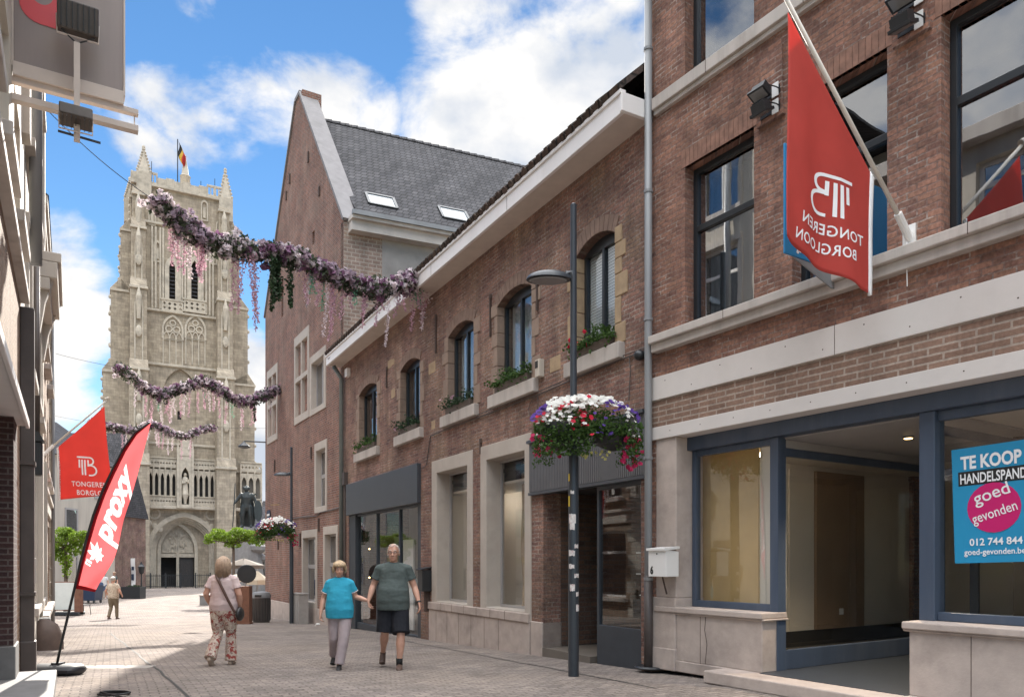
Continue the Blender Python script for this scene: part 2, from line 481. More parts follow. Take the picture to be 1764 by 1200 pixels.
def glass(name, tint=(.9, .95, .95), rough=.01, ior=1.5, base=.0, wav=.02):
    m, nt, b = _mat(name); N = nt.nodes; L = nt.links
    N.remove(b); out = N['Material Output']
    tr = N.new('ShaderNodeBsdfTransparent'); tr.inputs[0].default_value = (*tint, 1)
    gl = N.new('ShaderNodeBsdfGlossy'); gl.inputs['Roughness'].default_value = rough; gl.inputs['Color'].default_value = (.95, .97, 1, 1)
    fr = N.new('ShaderNodeFresnel'); fr.inputs['IOR'].default_value = ior
    if wav:
        tc = N.new('ShaderNodeTexCoord'); n = _noise(nt, tc.outputs['Object'], 1.3, 2)
        bp = N.new('ShaderNodeBump'); bp.inputs['Strength'].default_value = wav; bp.inputs['Distance'].default_value = .05
        L.new(n.outputs['Fac'], bp.inputs['Height']); L.new(bp.outputs[0], gl.inputs['Normal']); L.new(bp.outputs[0], fr.inputs['Normal'])
    md = N.new('ShaderNodeMath'); md.operation = 'ADD'; md.use_clamp = True; md.inputs[1].default_value = base; L.new(fr.outputs[0], md.inputs[0])
    ge = N.new('ShaderNodeNewGeometry'); om = N.new('ShaderNodeMath'); om.operation = 'SUBTRACT'; om.inputs[0].default_value = 1.0; L.new(ge.outputs['Backfacing'], om.inputs[1])
    fm = N.new('ShaderNodeMath'); fm.operation = 'MULTIPLY'; L.new(md.outputs[0], fm.inputs[0]); L.new(om.outputs[0], fm.inputs[1])   # the inner side of the sheet adds no second mirror
    mx = N.new('ShaderNodeMixShader'); L.new(fm.outputs[0], mx.inputs[0]); L.new(tr.outputs[0], mx.inputs[1]); L.new(gl.outputs[0], mx.inputs[2])
    L.new(mx.outputs[0], out.inputs['Surface']); return m
def cloth(name, col, trans=.35, rough=.8, var=.08, scale=3, pattern=None):
    """fabric or leaf: diffuse with light passing through"""
    m, nt, b = _mat(name); N = nt.nodes; L = nt.links; out = N['Material Output']
    tc = N.new('ShaderNodeTexCoord'); n = _noise(nt, tc.outputs['Object'], scale, 5)
    rgb = N.new('ShaderNodeRGB'); rgb.outputs[0].default_value = (*col, 1)
    c = _mul(nt, rgb.outputs[0], _range(nt, n.outputs['Fac'], .3, .7, 1-var, 1+var))
    if pattern:
        for col2, sc, lo, hi in pattern:
            n2 = _noise(nt, tc.outputs['Object'], sc, 3, .5); n2.inputs['Distortion'].default_value = 1.2
            c = _mixc(nt, _range(nt, n2.outputs['Fac'], lo, hi, 0, 1), c, col2)
    L.new(c, b.inputs['Base Color']); b.inputs['Roughness'].default_value = rough; b.inputs['Specular IOR Level'].default_value = .25
    if trans:
        t = N.new('ShaderNodeBsdfTranslucent'); L.new(c, t.inputs['Color'])
        mx = N.new('ShaderNodeMixShader'); mx.inputs[0].default_value = trans
        L.new(b.outputs[0], mx.inputs[1]); L.new(t.outputs[0], mx.inputs[2]); L.new(mx.outputs[0], out.inputs['Surface'])
    return m
def glow(name, col, strength):
    m, nt, b = _mat(name); b.inputs['Emission Color'].default_value = (*col, 1); b.inputs['Emission Strength'].default_value = strength
    b.inputs['Base Color'].default_value = (*col, 1); return m

M = {}
M['brick_brown'] = bricks('brown brick', (.33,.168,.118), (.175,.092,.072), (.215,.135,.11), bw=.2, rh=.066, ms=.009, wob=.020, var=.34, dirt=.32, mvar=(.36,.29,.25), streak=.18, tint=(.32,.19,.12), tint_amt=.35, tint_scale=5)
M['brick_band'] = bricks('pale brown brick', (.27,.17,.125), (.21,.13,.095), (.36,.29,.24), bw=.3, rh=.075, ms=.012, wob=.006, var=.2, dirt=.15)
M['brick_old'] = bricks('old rubble brick', (.30,.162,.125), (.165,.094,.080), (.22,.158,.133), bw=.24, rh=.072, ms=.011, wob=.040, var=.40, dirt=.34, mvar=(.33,.27,.23), streak=.2, tint=(.33,.235,.15), tint_amt=.55, tint_scale=1.1)
M['brick_red'] = bricks('red brick', (.27,.115,.078), (.150,.072,.056), (.27,.215,.185), bw=.22, rh=.078, ms=.013, wob=.010, var=.25, dirt=.22, tint=(.36,.26,.2), tint_amt=.4, tint_scale=.8)
M['brick_dark'] = bricks('dark brick', (.085,.045,.042), (.06,.034,.034), (.15,.12,.11), bw=.21, rh=.066, ms=.010, wob=.004, dirt=.2)
M['brick_porch'] = bricks('porch brick', (.16,.09,.06), (.085,.055,.045), (.10,.08,.07), bw=.26, rh=.085, ms=.012, wob=.012, dirt=.3)  # darker brick for the walls of the entrance recess
M['brick_tan'] = bricks('tan brick', (.34,.23,.16), (.28,.18,.125), (.36,.3,.24), bw=.21, rh=.066, ms=.01, wob=.006, dirt=.15)
M['limestone'] = bricks('tower limestone', (.47,.395,.30), (.37,.31,.24), (.30,.25,.195), bw=.95, rh=.42, ms=.018, wob=.02, var=.12, dirt=.28, bump=.35, stain=(.20,.175,.14), stain_amt=.55)
M['limestone_trim'] = plain('carved limestone', (.50,.44,.355), .85, .16, 2.5, .5, 8, dirt=(.2,.18,.15), dirt_amt=.6, dirt_scale=.8)
M['stone_sill'] = plain('grey stone sill', (.46,.415,.375), .8, .12, 4, .3, 30, dirt=(.17,.14,.12), dirt_amt=.5, dirt_scale=2.5, streak=True)
M['stone_pale'] = plain('pale limestone frame', (.43,.38,.33), .85, .12, 4, .3, 40, dirt=(.26,.21,.18), dirt_amt=.5, dirt_scale=2)
M['stone_yellow'] = plain('yellow marl stone', (.36,.26,.16), .9, .2, 6, .5, 30, dirt=(.22,.15,.1), dirt_amt=.6, dirt_scale=4)
M['plinth_stone'] = plain('pinkish plinth stone', (.44,.365,.32), .85, .12, 5, .35, 35, dirt=(.19,.155,.135), dirt_amt=.55, dirt_scale=1.6)
M['concrete_band'] = plain('smooth concrete band', (.60,.555,.52), .75, .06, 2, .12, 60, dirt=(.3,.27,.24), dirt_amt=.35, dirt_scale=1.0)
M['plaster'] = plain('grey plaster', (.30,.28,.26), .9, .12, 3, .25, 20, dirt=(.16,.15,.14), dirt_amt=.7, dirt_scale=.9)
M['cream'] = plain('cream render', (.50,.45,.38), .85, .10, 3, .2, 25, dirt=(.3,.26,.22), dirt_amt=.5, dirt_scale=1.4, streak=True)
M['grey_stone'] = plain('blue stone', (.19,.185,.18), .75, .14, 6, .3, 40, dirt=(.1,.09,.085), dirt_amt=.4)
M['white_paint'] = plain('white paint', (.78,.75,.73), .5, .05, 3, .05, 30, dirt=(.45,.42,.38), dirt_amt=.4, dirt_scale=1.5, streak=True)
M['soffit'] = plain('soffit boards', (.58,.50,.44), .75, .08, 4)
M['dark_frame'] = plain('black window frame', (.018,.021,.024), .35, .1, 6)
M['blue_frame'] = plain('blue painted frame', (.055,.075,.112), .42, .14, 5, .08, 40, dirt=(.12,.135,.17), dirt_amt=.5, dirt_scale=2, streak=True)
M['navy'] = plain('dark blue panel', (.035,.042,.052), .45, .12, 5)
M['slate_panel'] = plain('slate blue fascia', (.055,.062,.072), .4, .06, 2)
M['grey_wood'] = plain('grey painted wood', (.34,.32,.31), .55, .06, 4)
M['zinc'] = plain('zinc', (.24,.245,.25), .55, .14, 4, .08, 20, metal=.2, dirt=(.14,.135,.13), dirt_amt=.5, dirt_scale=2, streak=True)
M['green_pipe'] = plain('grey green pipe', (.13,.145,.135), .5, .15, 5)
M['pipe_brown'] = plain('dark brown pipe', (.075,.06,.055), .5, .15, 5, dirt=(.15,.12,.1), dirt_amt=.4)
M['black_metal'] = plain('black metal', (.02,.022,.025), .4, .1, 8)
M['lamp_paint'] = plain('lamp post paint', (.030,.036,.044), .38, .12, 8, .05, 40)
M['iron'] = plain('rusty iron', (.07,.045,.035), .8, .25, 20)
M['corten'] = plain('rust steel', (.17,.075,.045), .8, .25, 7, .2, 30)
M['bronze'] = plain('bronze', (.035,.042,.042), .5, .35, 6, .3, 12, metal=.3)
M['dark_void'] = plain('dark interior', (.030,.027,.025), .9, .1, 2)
M['room_wall'] = plain('shop wall', (.66,.60,.52), .85, .06, 1)
M['room_floor'] = plain('shop floor', (.14,.12,.1), .5, .1, 3)
M['kraft'] = plain('brown covering paper', (.55,.36,.15), .8, .12, 2, .1, 8)
M['brown_panel'] = plain('brown panel', (.27,.185,.125), .7, .12, 2)
M['glass'] = glass('window glass', (.85,.88,.89), base=.10)
M['glass_shop'] = glass('shop glass', (.95,.96,.96), base=.05)
M['glass_dark'] = glass('dark window glass', (.55,.58,.6), base=.30)
M['blind'] = plain('white blind', (.72,.71,.70), .8, .03, 3)
M['curtain'] = cloth('net curtain', (.62,.60,.57), .3)
M['white'] = plain('white plastic', (.78,.76,.73), .4, .03, 3)
M['letter_white'] = plain('white lettering', (.82,.82,.82), .6, .02, 3)
M['black'] = plain('black ink', (.012,.012,.012), .5, .05, 3)
M['red_flag'] = cloth('red flag cloth', (.64,.105,.085), .48, .75, .05)
M['red_sail'] = cloth('red banner cloth', (.66,.115,.125), .56, .7, .05)
M['red_dark'] = cloth('dark red sleeve', (.40,.008,.014), .1, .7, .05)
M['white_cloth'] = cloth('white printed cloth', (.88,.87,.87), .06, .75, .03)
M['white_sail'] = cloth('white print on the banner', (.90,.84,.84), .55, .75, .03)
M['red_logo'] = plain('red sign letter', (.60,.06,.07), .5, .05, 2)
M['sign_grey'] = plain('translucent sign panel', (.25,.205,.19), .55, .10, 3, dirt=(.33,.28,.24), dirt_amt=.5, dirt_scale=2.0, streak=True)
M['cyan'] = plain('cyan poster', (.015,.26,.47), .45, .03, 2)
M['magenta'] = plain('magenta disc', (.55,.01,.14), .45, .03, 2)
M['slate'] = bricks('slate tiles', (.10,.095,.10), (.062,.06,.065), (.03,.028,.028), bw=.25, rh=.2, ms=.018, wob=.02, var=.25, bump=1.0, dirt=.3)
M['roof_tile'] = bricks('old roof tiles', (.11,.075,.062), (.075,.056,.05), (.03,.025,.022), bw=.23, rh=.19, ms=.022, wob=.03, var=.35, bump=1.0, dirt=.3, tint=(.13,.12,.09), tint_amt=.5)
M['paving'] = bricks('brick paving', (.30,.255,.225), (.205,.176,.162), (.155,.134,.12), bw=.2, rh=.1, ms=.009, wob=.024, var=.26, bump=.8, flat=True, rot=rad(-28), dirt=.22, rough=.95, spec=.06, stain=(.18,.155,.135), stain_amt=.55, tint=(.33,.27,.22), tint_amt=.5, tint_scale=.35)
M['drain'] = plain('dark drain slot', (.05,.045,.04), .8, .3, 9)
M['slab'] = plain('grey paving slab', (.33,.30,.27), .8, .1, 5, .2, 40)
M['skin'] = plain('skin', (.56,.33,.25), .5, .10, 14, spec=.4)
M['skin_tan'] = plain('tanned skin', (.54,.30,.215), .5, .10, 14, spec=.4)
M['hair_grey'] = plain('grey hair', (.52,.47,.42), .6, .2, 40, .6, 90)
M['hair_blond'] = plain('blond hair', (.50,.36,.22), .55, .25, 30, .6, 70)
M['hair_ash'] = plain('ash blond hair', (.44,.31,.215), .55, .25, 30, .6, 70)
M['shirt_blue'] = cloth('sky blue cotton', (.04,.36,.52), .05, .85, .06, 8)
M['shirt_grey'] = cloth('slate green cotton', (.085,.105,.10), .05, .85, .10, 8)
M['shirt_pink'] = cloth('pale pink cotton', (.66,.52,.50), .1, .85, .06, 8)
M['shirt_plaid'] = cloth('pale checked cotton', (.52,.43,.33), .05, .85, .10, 8, pattern=[((.30,.22,.16), 22, .52, .6)])
M['short_black'] = cloth('black cotton', (.016,.017,.022), 0, .85, .15, 10)
M['trouser_grey'] = cloth('striped grey lilac linen', (.40,.33,.335), .05, .85, .08, 10)
M['trouser_floral'] = cloth('floral print', (.50,.40,.33), .05, .85, .10, 8, pattern=[((.30,.06,.05), 13, .52, .57), ((.62,.55,.46), 17, .56, .60), ((.20,.11,.10), 21, .60, .64)])
M['trouser_khaki'] = cloth('khaki cotton', (.17,.135,.09), 0, .85, .08, 10)
M['shoe_black'] = plain('black shoe', (.018,.017,.017), .5, .1, 10)
M['shoe_brown'] = plain('brown sandal', (.10,.06,.045), .6, .1, 10)
M['shoe_beige'] = plain('beige shoe', (.42,.33,.26), .6, .1, 10)
M['leather'] = plain('brown leather', (.11,.062,.05), .5, .1, 10)
M['leaf'] = cloth('green leaf', (.055,.105,.025), .35, .6, .35, 5)
M['leaf_lime'] = cloth('lime leaf', (.145,.225,.025), .45, .6, .3, 2.5)
M['leaf_dark'] = cloth('dark leaf', (.032,.060,.028), .25, .6, .35, 6)
M['leaf_grey'] = cloth('dull artificial leaf', (.062,.078,.048), .25, .65, .35, 6)
M['petal_white'] = cloth('white petal', (.80,.79,.75), .35, .7, .08, 9)
M['petal_red'] = cloth('red petal', (.55,.02,.05), .35, .7, .15, 9)
M['petal_pink'] = cloth('crimson petal', (.52,.03,.11), .35, .7, .15, 9)
M['petal_purple'] = cloth('purple petal', (.10,.045,.26), .3, .7, .15, 9)
M['petal_mauve'] = cloth('mauve petal', (.40,.31,.37), .3, .7, .2, 7)
M['petal_lilac'] = cloth('pale lilac petal', (.64,.56,.58), .35, .7, .15, 7)
M['petal_plum'] = cloth('plum petal', (.22,.11,.19), .3, .7, .2, 7)
M['petal_rose'] = cloth('rose wisteria petal', (.58,.36,.43), .4, .7, .15, 9)
M['bark'] = plain('bark', (.10,.075,.055), .9, .2, 8, .5, 30)
M['parasol'] = cloth('beige canvas', (.52,.46,.36), .3, .85, .05)
M['parasol_dark'] = cloth('taupe canvas', (.17,.14,.115), .15, .85, .05)
M['blue_bin'] = plain('dark blue plastic', (.02,.035,.075), .45, .08, 5)
M['bin_grey'] = plain('dark litter bin', (.055,.052,.05), .5, .1, 6)
M['cabinet'] = plain('grey cabinet', (.33,.31,.29), .55, .08, 6, .1, 30, dirt=(.2,.18,.16), dirt_amt=.5)
M['warm_bulb'] = glow('warm lamp', (1.0, .66, .25), 3.2)
M['yellow'] = plain('yellow sticker', (.60,.42,.03), .5, .05, 5)
M['brick_brown_s'] = plain('upright lintel bricks', (.225,.12,.085), .9, .35, 9, .4, 40)
M['coping_stone'] = plain('grey coping slabs', (.20, .185, .185), .7, .12, 4, .2, 20, dirt=(.1, .095, .09), dirt_amt=.5, dirt_scale=1.5)
M['added_tube'] = glow('added fill tube', (1.0, .93, .82), 5.0)

# ------------------------------------------------------------------ ground
def build_ground():
    ys = [-60, -20, -5, 0, 4, 7, 9] + [9+23*i/14 for i in range(1, 15)] + [36, 48, 60, 77, 106, 160, 300, 900, 3000]
    xs = [-3000, -600, -150, -80, -50, -35, -25] + list(range(-20, 21, 2)) + [30, 60, 150, 600, 3000]
    vs = [(x, y, gz(y)) for y in ys for x in xs]; n = len(xs)
    fs = [(j*n+i, j*n+i+1, (j+1)*n+i+1, (j+1)*n+i) for j in range(len(ys)-1) for i in range(n-1)]
    g = MB().add(vs, fs).build('street_paving', M['paving'])
    struct(g, 'grey brick paving of the pedestrian street and church square', 'paving')
    def strip(name, a, b, w, lab):
        a = Vector(a); b = Vector(b); m = MB(); d = (b-a).normalized(); nx = Vector((-d.y, d.x))*w/2; k = 24; vs = []; R = random.Random(5)
        for i in range(k+1):
            p = a+(b-a)*i/k; j = R.uniform(-.02, .02)
            for s in (-1, 1):
                q = p+nx*s+nx.normalized()*j; vs.append((q.x, q.y, gz(q.y)+.005))
        m.add(vs, [(2*i, 2*i+1, 2*i+3, 2*i+2) for i in range(k)])
        struct(m.build(name, M['drain']), lab, 'drain')
    strip('drain_channel', (-3.0, 7.4), (-11.2, 21), .035, 'narrow dark drain slot along the sunny side of the paving')
    strip('drain_channel', (1.7, 8.9), (-3.0, 18.5), .035, 'narrow dark drain slot beside the near lamp post')
    # a row of light slabs near the feather banner
    m = MB()
    for i in range(4):
        c = Vector((-7.05+i*.46, 11.35+i*.02)); m.box(c.x-.22, c.x+.22, c.y-.16, c.y+.16, gz(c.y)-.03, gz(c.y)+.006)
    struct(m.build('paving_slab', M['slab'], bevel=.004), 'row of pale slabs let into the paving by the banner', 'paving')
build_ground()

# ------------------------------------------------------------------ window parts
def rect_window(parent, x0, x1, z0, z1, y, fw=.06, transom=None, mull=None, frame='dark_frame', gl='glass', depth=.07, blind=None, name='window', back=None):
    """frame with pane; transom / mull are heights / positions of bars"""
    m = MB(); holes = []
    xs = [x0+fw]; zs = [z0+fw]
    for q in (mull or []): xs += [q-fw*.45, q+fw*.45]
    for q in (transom or []): zs += [q-fw*.6, q+fw*.6]
    xs.append(x1-fw); zs.append(z1-fw)
    for i in range(0, len(xs), 2):
        for j in range(0, len(zs), 2): holes.append(rect(xs[i], xs[i+1], zs[j], zs[j+1]))
    m.plate(rect(x0, x1, z0, z1), holes, y, y+depth)
    f = m.build(name, M[frame], parent, bevel=.006)
    MB().box(x0+fw*.5, x1-fw*.5, y+depth*.5, y+depth*.5+.006, z0+fw*.5, z1-fw*.5).build('pane', M[gl], f)
    if blind:
        b = MB(); bx0, bx1, bz0, bz1 = blind
        n = max(2, int((bz1-bz0)/.045))
        b.box(bx0, bx1, y+depth+.06, y+depth+.075, bz0, bz1)
        for i in range(n):
            zz = bz0+(bz1-bz0)*(i+.5)/n; b.box(bx0, bx1, y+depth+.045, y+depth+.06, zz-.012, zz+.012)
        b.build('blind', M['blind'], f)
    return f
def sill(parent, x0, x1, z0, z1, y0=-.10, y1=.2, mat='stone_sill', name='sill', bevel=.012):
    return MB().box(x0, x1, y0, y1, z0, z1).build(name, M[mat], parent, bevel=bevel)

# ------------------------------------------------------------------ brown brick shop house (near right)
t = rad(33); F1 = Frame(1.977, 10.71, math.sin(t), -math.cos(t))
def build_r1():
    B = F1.thing('shop_house', 'tall brown brick house with blue shopfront, pale string courses and black windows', 'house')
    LEN, TOP, TH = 13.0, 10.5, .34
    wx = [.646+1.69*k for k in range(7)]; ww = 1.145
    holes = []
    for k, x in enumerate(wx):
        holes.append(rect(x, x+ww, 4.632, 6.80)); holes.append(rect(x, x+ww, 7.97, 9.9))
    w = MB().plate(rect(0, LEN, 4.08, TOP), holes, 0, TH)
    w.box(0, LEN, TH+7.2, TH+7.5, 0, TOP); w.box(-.002, .3, TH, TH+7.2, 0, TOP); w.box(LEN-.3, LEN, TH, TH+7.2, 0, TOP)
    w.build('wall', M['brick_brown'], B)
    # soldier courses over the windows: slightly proud strips of upright bricks
    so_ = MB()
    for x in wx:
        for q in (6.80,):
            n = 17
            for i in range(n):
                a = x-.06+(ww+.12)*i/n; so_.box(a+.004, a+(ww+.12)/n-.004, -.006, .05, q, q+.235)
    so_.build_each('window_lintel', M['brick_brown_s'], B)
    # shallow pilaster recesses between the windows (dark frames under the floodlights)
    pl = MB()
    for x in wx[:6]:
        c = x+ww+.27
        pl.box(c-.19, c+.19, -.05, .0, 6.72, 6.80); pl.box(c-.16, c+.16, -.035, 0, 6.80, 7.55)
    pl.build_each('pilaster_cap', M['brick_brown'], B)
    MB().box(.105, LEN, -.10, .1, 7.80, 7.965).box(.105, LEN, -.06, .05, 7.74, 7.80).build('string_course', M['stone_sill'], B, bevel=.01)
    MB().box(.105, LEN, -.17, .1, 4.52, 4.63).box(.105, LEN, -.11, .05, 4.41, 4.52).build('ledge', M['stone_sill'], B, bevel=.012)
    MB().box(-.05, LEN, -.30, .2, TOP-.35, TOP).box(-.05, LEN, -.18, .1, TOP-.55, TOP-.35).build('cornice', M['stone_sill'], B, bevel=.02)
    MB().box(0, LEN, .1, TH+7.4, TOP-.06, TOP+.03).build('roof', M['slate'], B)
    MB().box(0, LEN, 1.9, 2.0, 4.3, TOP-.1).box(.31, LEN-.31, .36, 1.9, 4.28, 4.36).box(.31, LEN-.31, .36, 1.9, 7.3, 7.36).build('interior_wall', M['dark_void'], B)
    for k, x in enumerate(wx):
        zt = 6.80
        f = rect_window(B, x+.002, x+ww-.002, 4.634, zt-.002, .16, .07, transom=[5.98], gl='glass_dark', depth=.08)
        c = MB(); n = 12
        c.surf(lambda u, v: Vector((x+.1+(ww-.2)*u, .40+.02*math.sin(u*40), 4.75+1.95*v)), 60, 1)
        if k in (0,): c.build('curtain', M['curtain'], f)
        rect_window(B, x+.002, x+ww-.002, 7.972, 9.898, .16, .07, transom=[9.2], gl='glass_dark', depth=.08)
    # concrete bands and the paler brick strip
    MB().plate(rect(0, LEN, 3.755, 4.08), [], -.035, TH).build('fascia_band', M['concrete_band'], B, bevel=.006)
    jn = MB()
    for q in (2.9, 6.4, 9.8): jn.box(q, q+.006, -.037, -.03, 3.756, 4.079)
    bo_ = jn; jn = MB(); R = random.Random(3)
    for q in range(26):
        xx = .3+q*.49; zz = 3.84 if q % 2 else 3.99
        jn.box(xx, xx+.014, -.0365, -.03, zz, zz+.014)
    for q in range(22):
        xx = .4+q*.55; jn.box(xx, xx+.013, -.0415, -.03, 3.285, 3.298)
    jn.build('bolt', M['iron'], B); jn = bo_
    for q in range(9):
        a = 1.1+q*1.45; jn.box(a, a+.007, -.1025, -.09, 7.80, 7.965); jn.box(a+.35, a+.357, -.1725, -.16, 4.52, 4.63)
    for a, b_, c_ in ((.92, .15, .8), (1.5, 0, .15), (4.3, .15, .82), (5.1, .15, .82), (6.0, .15, .82), (4.7, 0, .15)):
        yy = -.0225 if b_ == 0 else -.0025
        jn.box(a, a+.006, yy, yy+.01, b_+.002, c_-.002)
    jn.tube([(1.02, -.002, .79), (1.00, -.002, .60), (1.04, -.002, .42), (1.01, -.002, .16)], .004, 5)      # a crack in the plinth
    jn.build('joint', M['iron'], B)
    MB().box(0, LEN, -.005, TH, 3.376, 3.755).build('brick_strip', M['brick_band'], B)
    MB().box(0, LEN, -.04, TH, 3.20, 3.376).build('fascia_band', M['concrete_band'], B, bevel=.006)
    # ---- shopfront below z = 3.2
    zl = 3.20
    MB().box(.10, .49, -.005, .52, 1.00, zl).box(.05, .49, -.03, .53, .16, 1.0).box(.02, .5, -.05, .54, 0, .30).build('pier', M['plinth_stone'], B, bevel=.012)
    MB().box(-.002, .10, .0, .5, 0, zl).build('side_pier', M['brick_brown'], B)
    x_e, x_r, yg = 1.91, 3.71, .34           # entrance recess between x_e and x_r, glass line yg
    MB().box(.49, x_e, .0, .42, .15, .80).box(.485, x_e+.002, -.02, .42, 0, .152).build('plinth', M['plinth_stone'], B, bevel=.012)
    MB().box(.10, x_e+.03, -.055, .44, .80, .875).box(.10, x_e+.05, -.03, .45, .775, .80).build('plinth_cap', M['plinth_stone'], B, bevel=.02)
    MB().box(x_r, LEN, .0, .42, .15, .82).box(x_r-.002, LEN, -.02, .42, 0, .152).build('plinth', M['plinth_stone'], B, bevel=.012)
    MB().box(x_r-.05, LEN, -.055, .44, .82, .895).box(x_r-.05, LEN, -.03, .45, .795, .82).build('plinth_cap', M['plinth_stone'], B, bevel=.02)
    MB().box(x_e-.55, x_r+.35, -.42, 4.4, 0, .15).build('door_step', M['plinth_stone'], B, bevel=.015)
    MB().box(x_e+.003, x_r-.003, -.05, 4.25, .15, .158).build('entrance_floor', M['navy'], B)
    # blue woodwork: head, posts, bottom rails
    bm_ = MB()
    bm_.box(.49, LEN, .20, .40, 3.02, zl)                                    # head beam
    bm_.box(x_e-.10, x_e+.02, yg-.07, yg+.09, .15, 3.02)                    # corner post
    bm_.box(.50, .57, yg-.05, yg+.05, .876, 3.02)
    bm_.box(.57, x_e-.10, yg-.05, yg+.05, .876, .965)
    bm_.box(.57, x_e-.10, yg-.04, yg+.04, 2.94, 3.02)
    cx0, cx1 = F1.x(1592, yg), F1.x(1619, yg)
    bm_.box(cx0, cx1, yg-.10, yg+.10, .896, 3.02)                             # broad post right of the door
    bm_.box(x_r-.01, x_r+.05, .03, yg+.1, .15, .79)
    bm_.box(cx1, LEN, yg-.05, yg+.05, .897, .985)
    bm_.box(cx1, LEN, yg-.04, yg+.04, 2.92, 3.02)
    bm_.box(cx1+3.0, cx1+3.12, yg-.06, yg+.06, .985, 2.92)
    # side screen of the recess
    ye = 4.2
    bm_.box(x_e-.05, x_e+.01, yg+.09, ye, .158, .40); bm_.box(x_e-.05, x_e+.01, yg+.09, ye, 2.80, 2.90); bm_.box(x_e-.045, x_e+.005, ye-.10, ye, .40, 2.80)
    bm_.box(x_e, x_r+.1, ye, ye+.06, .158, .40); bm_.box(x_e, x_r+.1, ye, ye+.06, 2.80, 2.90)
    bm_.box(x_r+.05, x_r+.1, yg+.1, ye, .158, .42); bm_.box(x_r+.05, x_r+.1, yg+.1, ye, 2.8, 2.9)
    bm_.build('shopfront_frame', M['blue_frame'], B, bevel=.008)
    sl_ = MB()                                                              # louvred panel over the recess
    for i in range(5): sl_.box(.50, x_e-.1, yg-.045-.0, yg-.03, 2.965+i*.011, 2.971+i*.011)
    MB().box(.57, x_e-.10, yg-.004, yg+.004, .965, 2.94).build('shop_window', M['glass_shop'], B)
    MB().box(cx1, LEN, yg-.004, yg+.004, .985, 2.92).build('shop_window', M['glass_shop'], B)
    MB().box(x_e-.024, x_e-.016, yg+.09, ye-.1, .40, 2.80).build('side_window', M['glass_shop'], B)
    MB().box(x_r+.07, x_r+.078, yg+.1, ye, .42, 2.80).build('side_window', M['glass_shop'], B)
    dr = MB().plate(rect(x_e+.35, x_r-.25, .16, 2.80), [rect(x_e+.47, x_r-.37, .45, 2.68)], ye+.005, ye+.05).build('door', M['blue_frame'], B)
    MB().box(x_e+.46, x_r-.36, ye+.02, ye+.03, .44, 2.69).build('pane', M['glass_shop'], dr)
    MB().tube([(x_r-.31, ye-.05, 1.0), (x_r-.31, ye-.05, 1.35)], .014).build('handle', M['zinc'], dr)
    MB().box(x_e-.1, x_r+.1, .405, 4.3, 3.005, 3.03).box(x_e-.045, x_e+.0, yg+.095, 4.2, 2.905, 3.003).build('porch_ceiling', M['grey_wood'], B)
    cl = MB().lathe([(.02, 0), (.06, 0), (.06, -.02), (.02, -.022)], (x_e+.95, 1.5, 3.005), 12).build('ceiling_lamp', M['zinc'], B)
    MB().lathe([(.045, -.003), (.045, -.006)], (x_e+.95, 1.5, 2.985), 12).build('bulb', M['warm_bulb'], cl)
    # the shop room behind the glass
    r = MB(); r.box(.32, LEN-.3, 6.6, 6.7, 0, 3.1); r.box(.31, .34, .5, 6.6, .1, 3.1)
    r.build('shop_wall', M['room_wall'], B)
    MB().box(.31, x_e-.56, .43, 6.6, .1, .149).box(x_r+.36, LEN-.3, .43, 6.6, .1, .149).box(x_e-.56, x_r+.36, 4.41, 6.6, .1, .149).build('shop_floor', M['room_floor'], B)
    MB().box(.31, x_e-.1, .41, 6.6, 3.03, 3.1).box(x_e-.1, LEN-.3, 4.32, 6.6, 3.03, 3.1).box(x_r+.1, LEN-.3, .41, 4.32, 3.03, 3.1).build('shop_ceiling', M['room_wall'], B)
    xa, xb = F1.x(1205, .62), F1.x(1306, .62)
    MB().box(xa-.2, xb, .62, .65, .9, 3.0).build('window_screen', M['kraft'], B)
    MB().box(xb, F1.x(1352, .66), .66, .69, .9, 3.0).build('window_screen', M['room_wall'], B)
    # panels on the party wall seen through the side window
    def yw(px, x=.36):                                  # depth along the party wall met by a sight line
        k = (px-CX)/FPX; P, X_, Y_ = F1.O, F1.X, F1.Y
        return (k*(P.y+X_.y*x)-(P.x+X_.x*x))/(Y_.x-k*Y_.y)
    for a, b_, mt, dx_ in ((1360, 1402, 'room_wall', .02), (1404, 1486, 'brown_panel', .05), (1488, 1531, 'room_wall', .03), (1532, 1566, 'room_wall', .02), (1567, 1640, 'brown_panel', .05)):
        MB().box(.341, .341+dx_, yw(a), min(6.55, yw(b_)), .40, 2.95).build('wall_panel', M[mt], B)
    MB().box(.341, .36, yw(1350), 6.55, .15, .395).build('skirting', M['dark_void'], B)
    q = yw(1446); MB().box(.39, .402, q-.05, q+.05, .62, .72).build('socket', M['white'], B)
    MB().box(cx1-.3, LEN-.3, 2.6, 2.66, .1, 3.02).build('partition', M['dark_void'], B)
    for (xx, yy) in ((1.05, .95), (6.6, 1.3)):  # tubes added to brighten the dark shop room
        ft = MB().box(xx-.7, xx+.7, yy-.06, yy+.06, 2.97, 3.028).build('added_fixture', M['white'], B)
        MB().tube([(xx-.64, yy, 2.945), (xx+.64, yy, 2.945)], .022, 8).build('added_tube', M['added_tube'], ft)
    lp_ = bpy.data.lights.new('porch_light', 'SPOT'); lp_.energy = 60; lp_.spot_size = rad(120); lp_.spot_blend = .6; lp_.color = (1, .80, .56); lp_.shadow_soft_size = .05
    lo = bpy.data.objects.new('porch_light', lp_); COL.objects.link(lo); lo.parent = B; lo.location = (x_e+.95, 1.5, 2.95)
    # downpipe along the joint with the neighbour
    dp = MB().tube([(.035, -.09, .12), (.035, -.09, 2.5), (.035, -.09, 5.0), (.035, -.09, TOP-.56)], .055, 12).build('downpipe', M['zinc'], B, smooth=True)
    cb = MB()
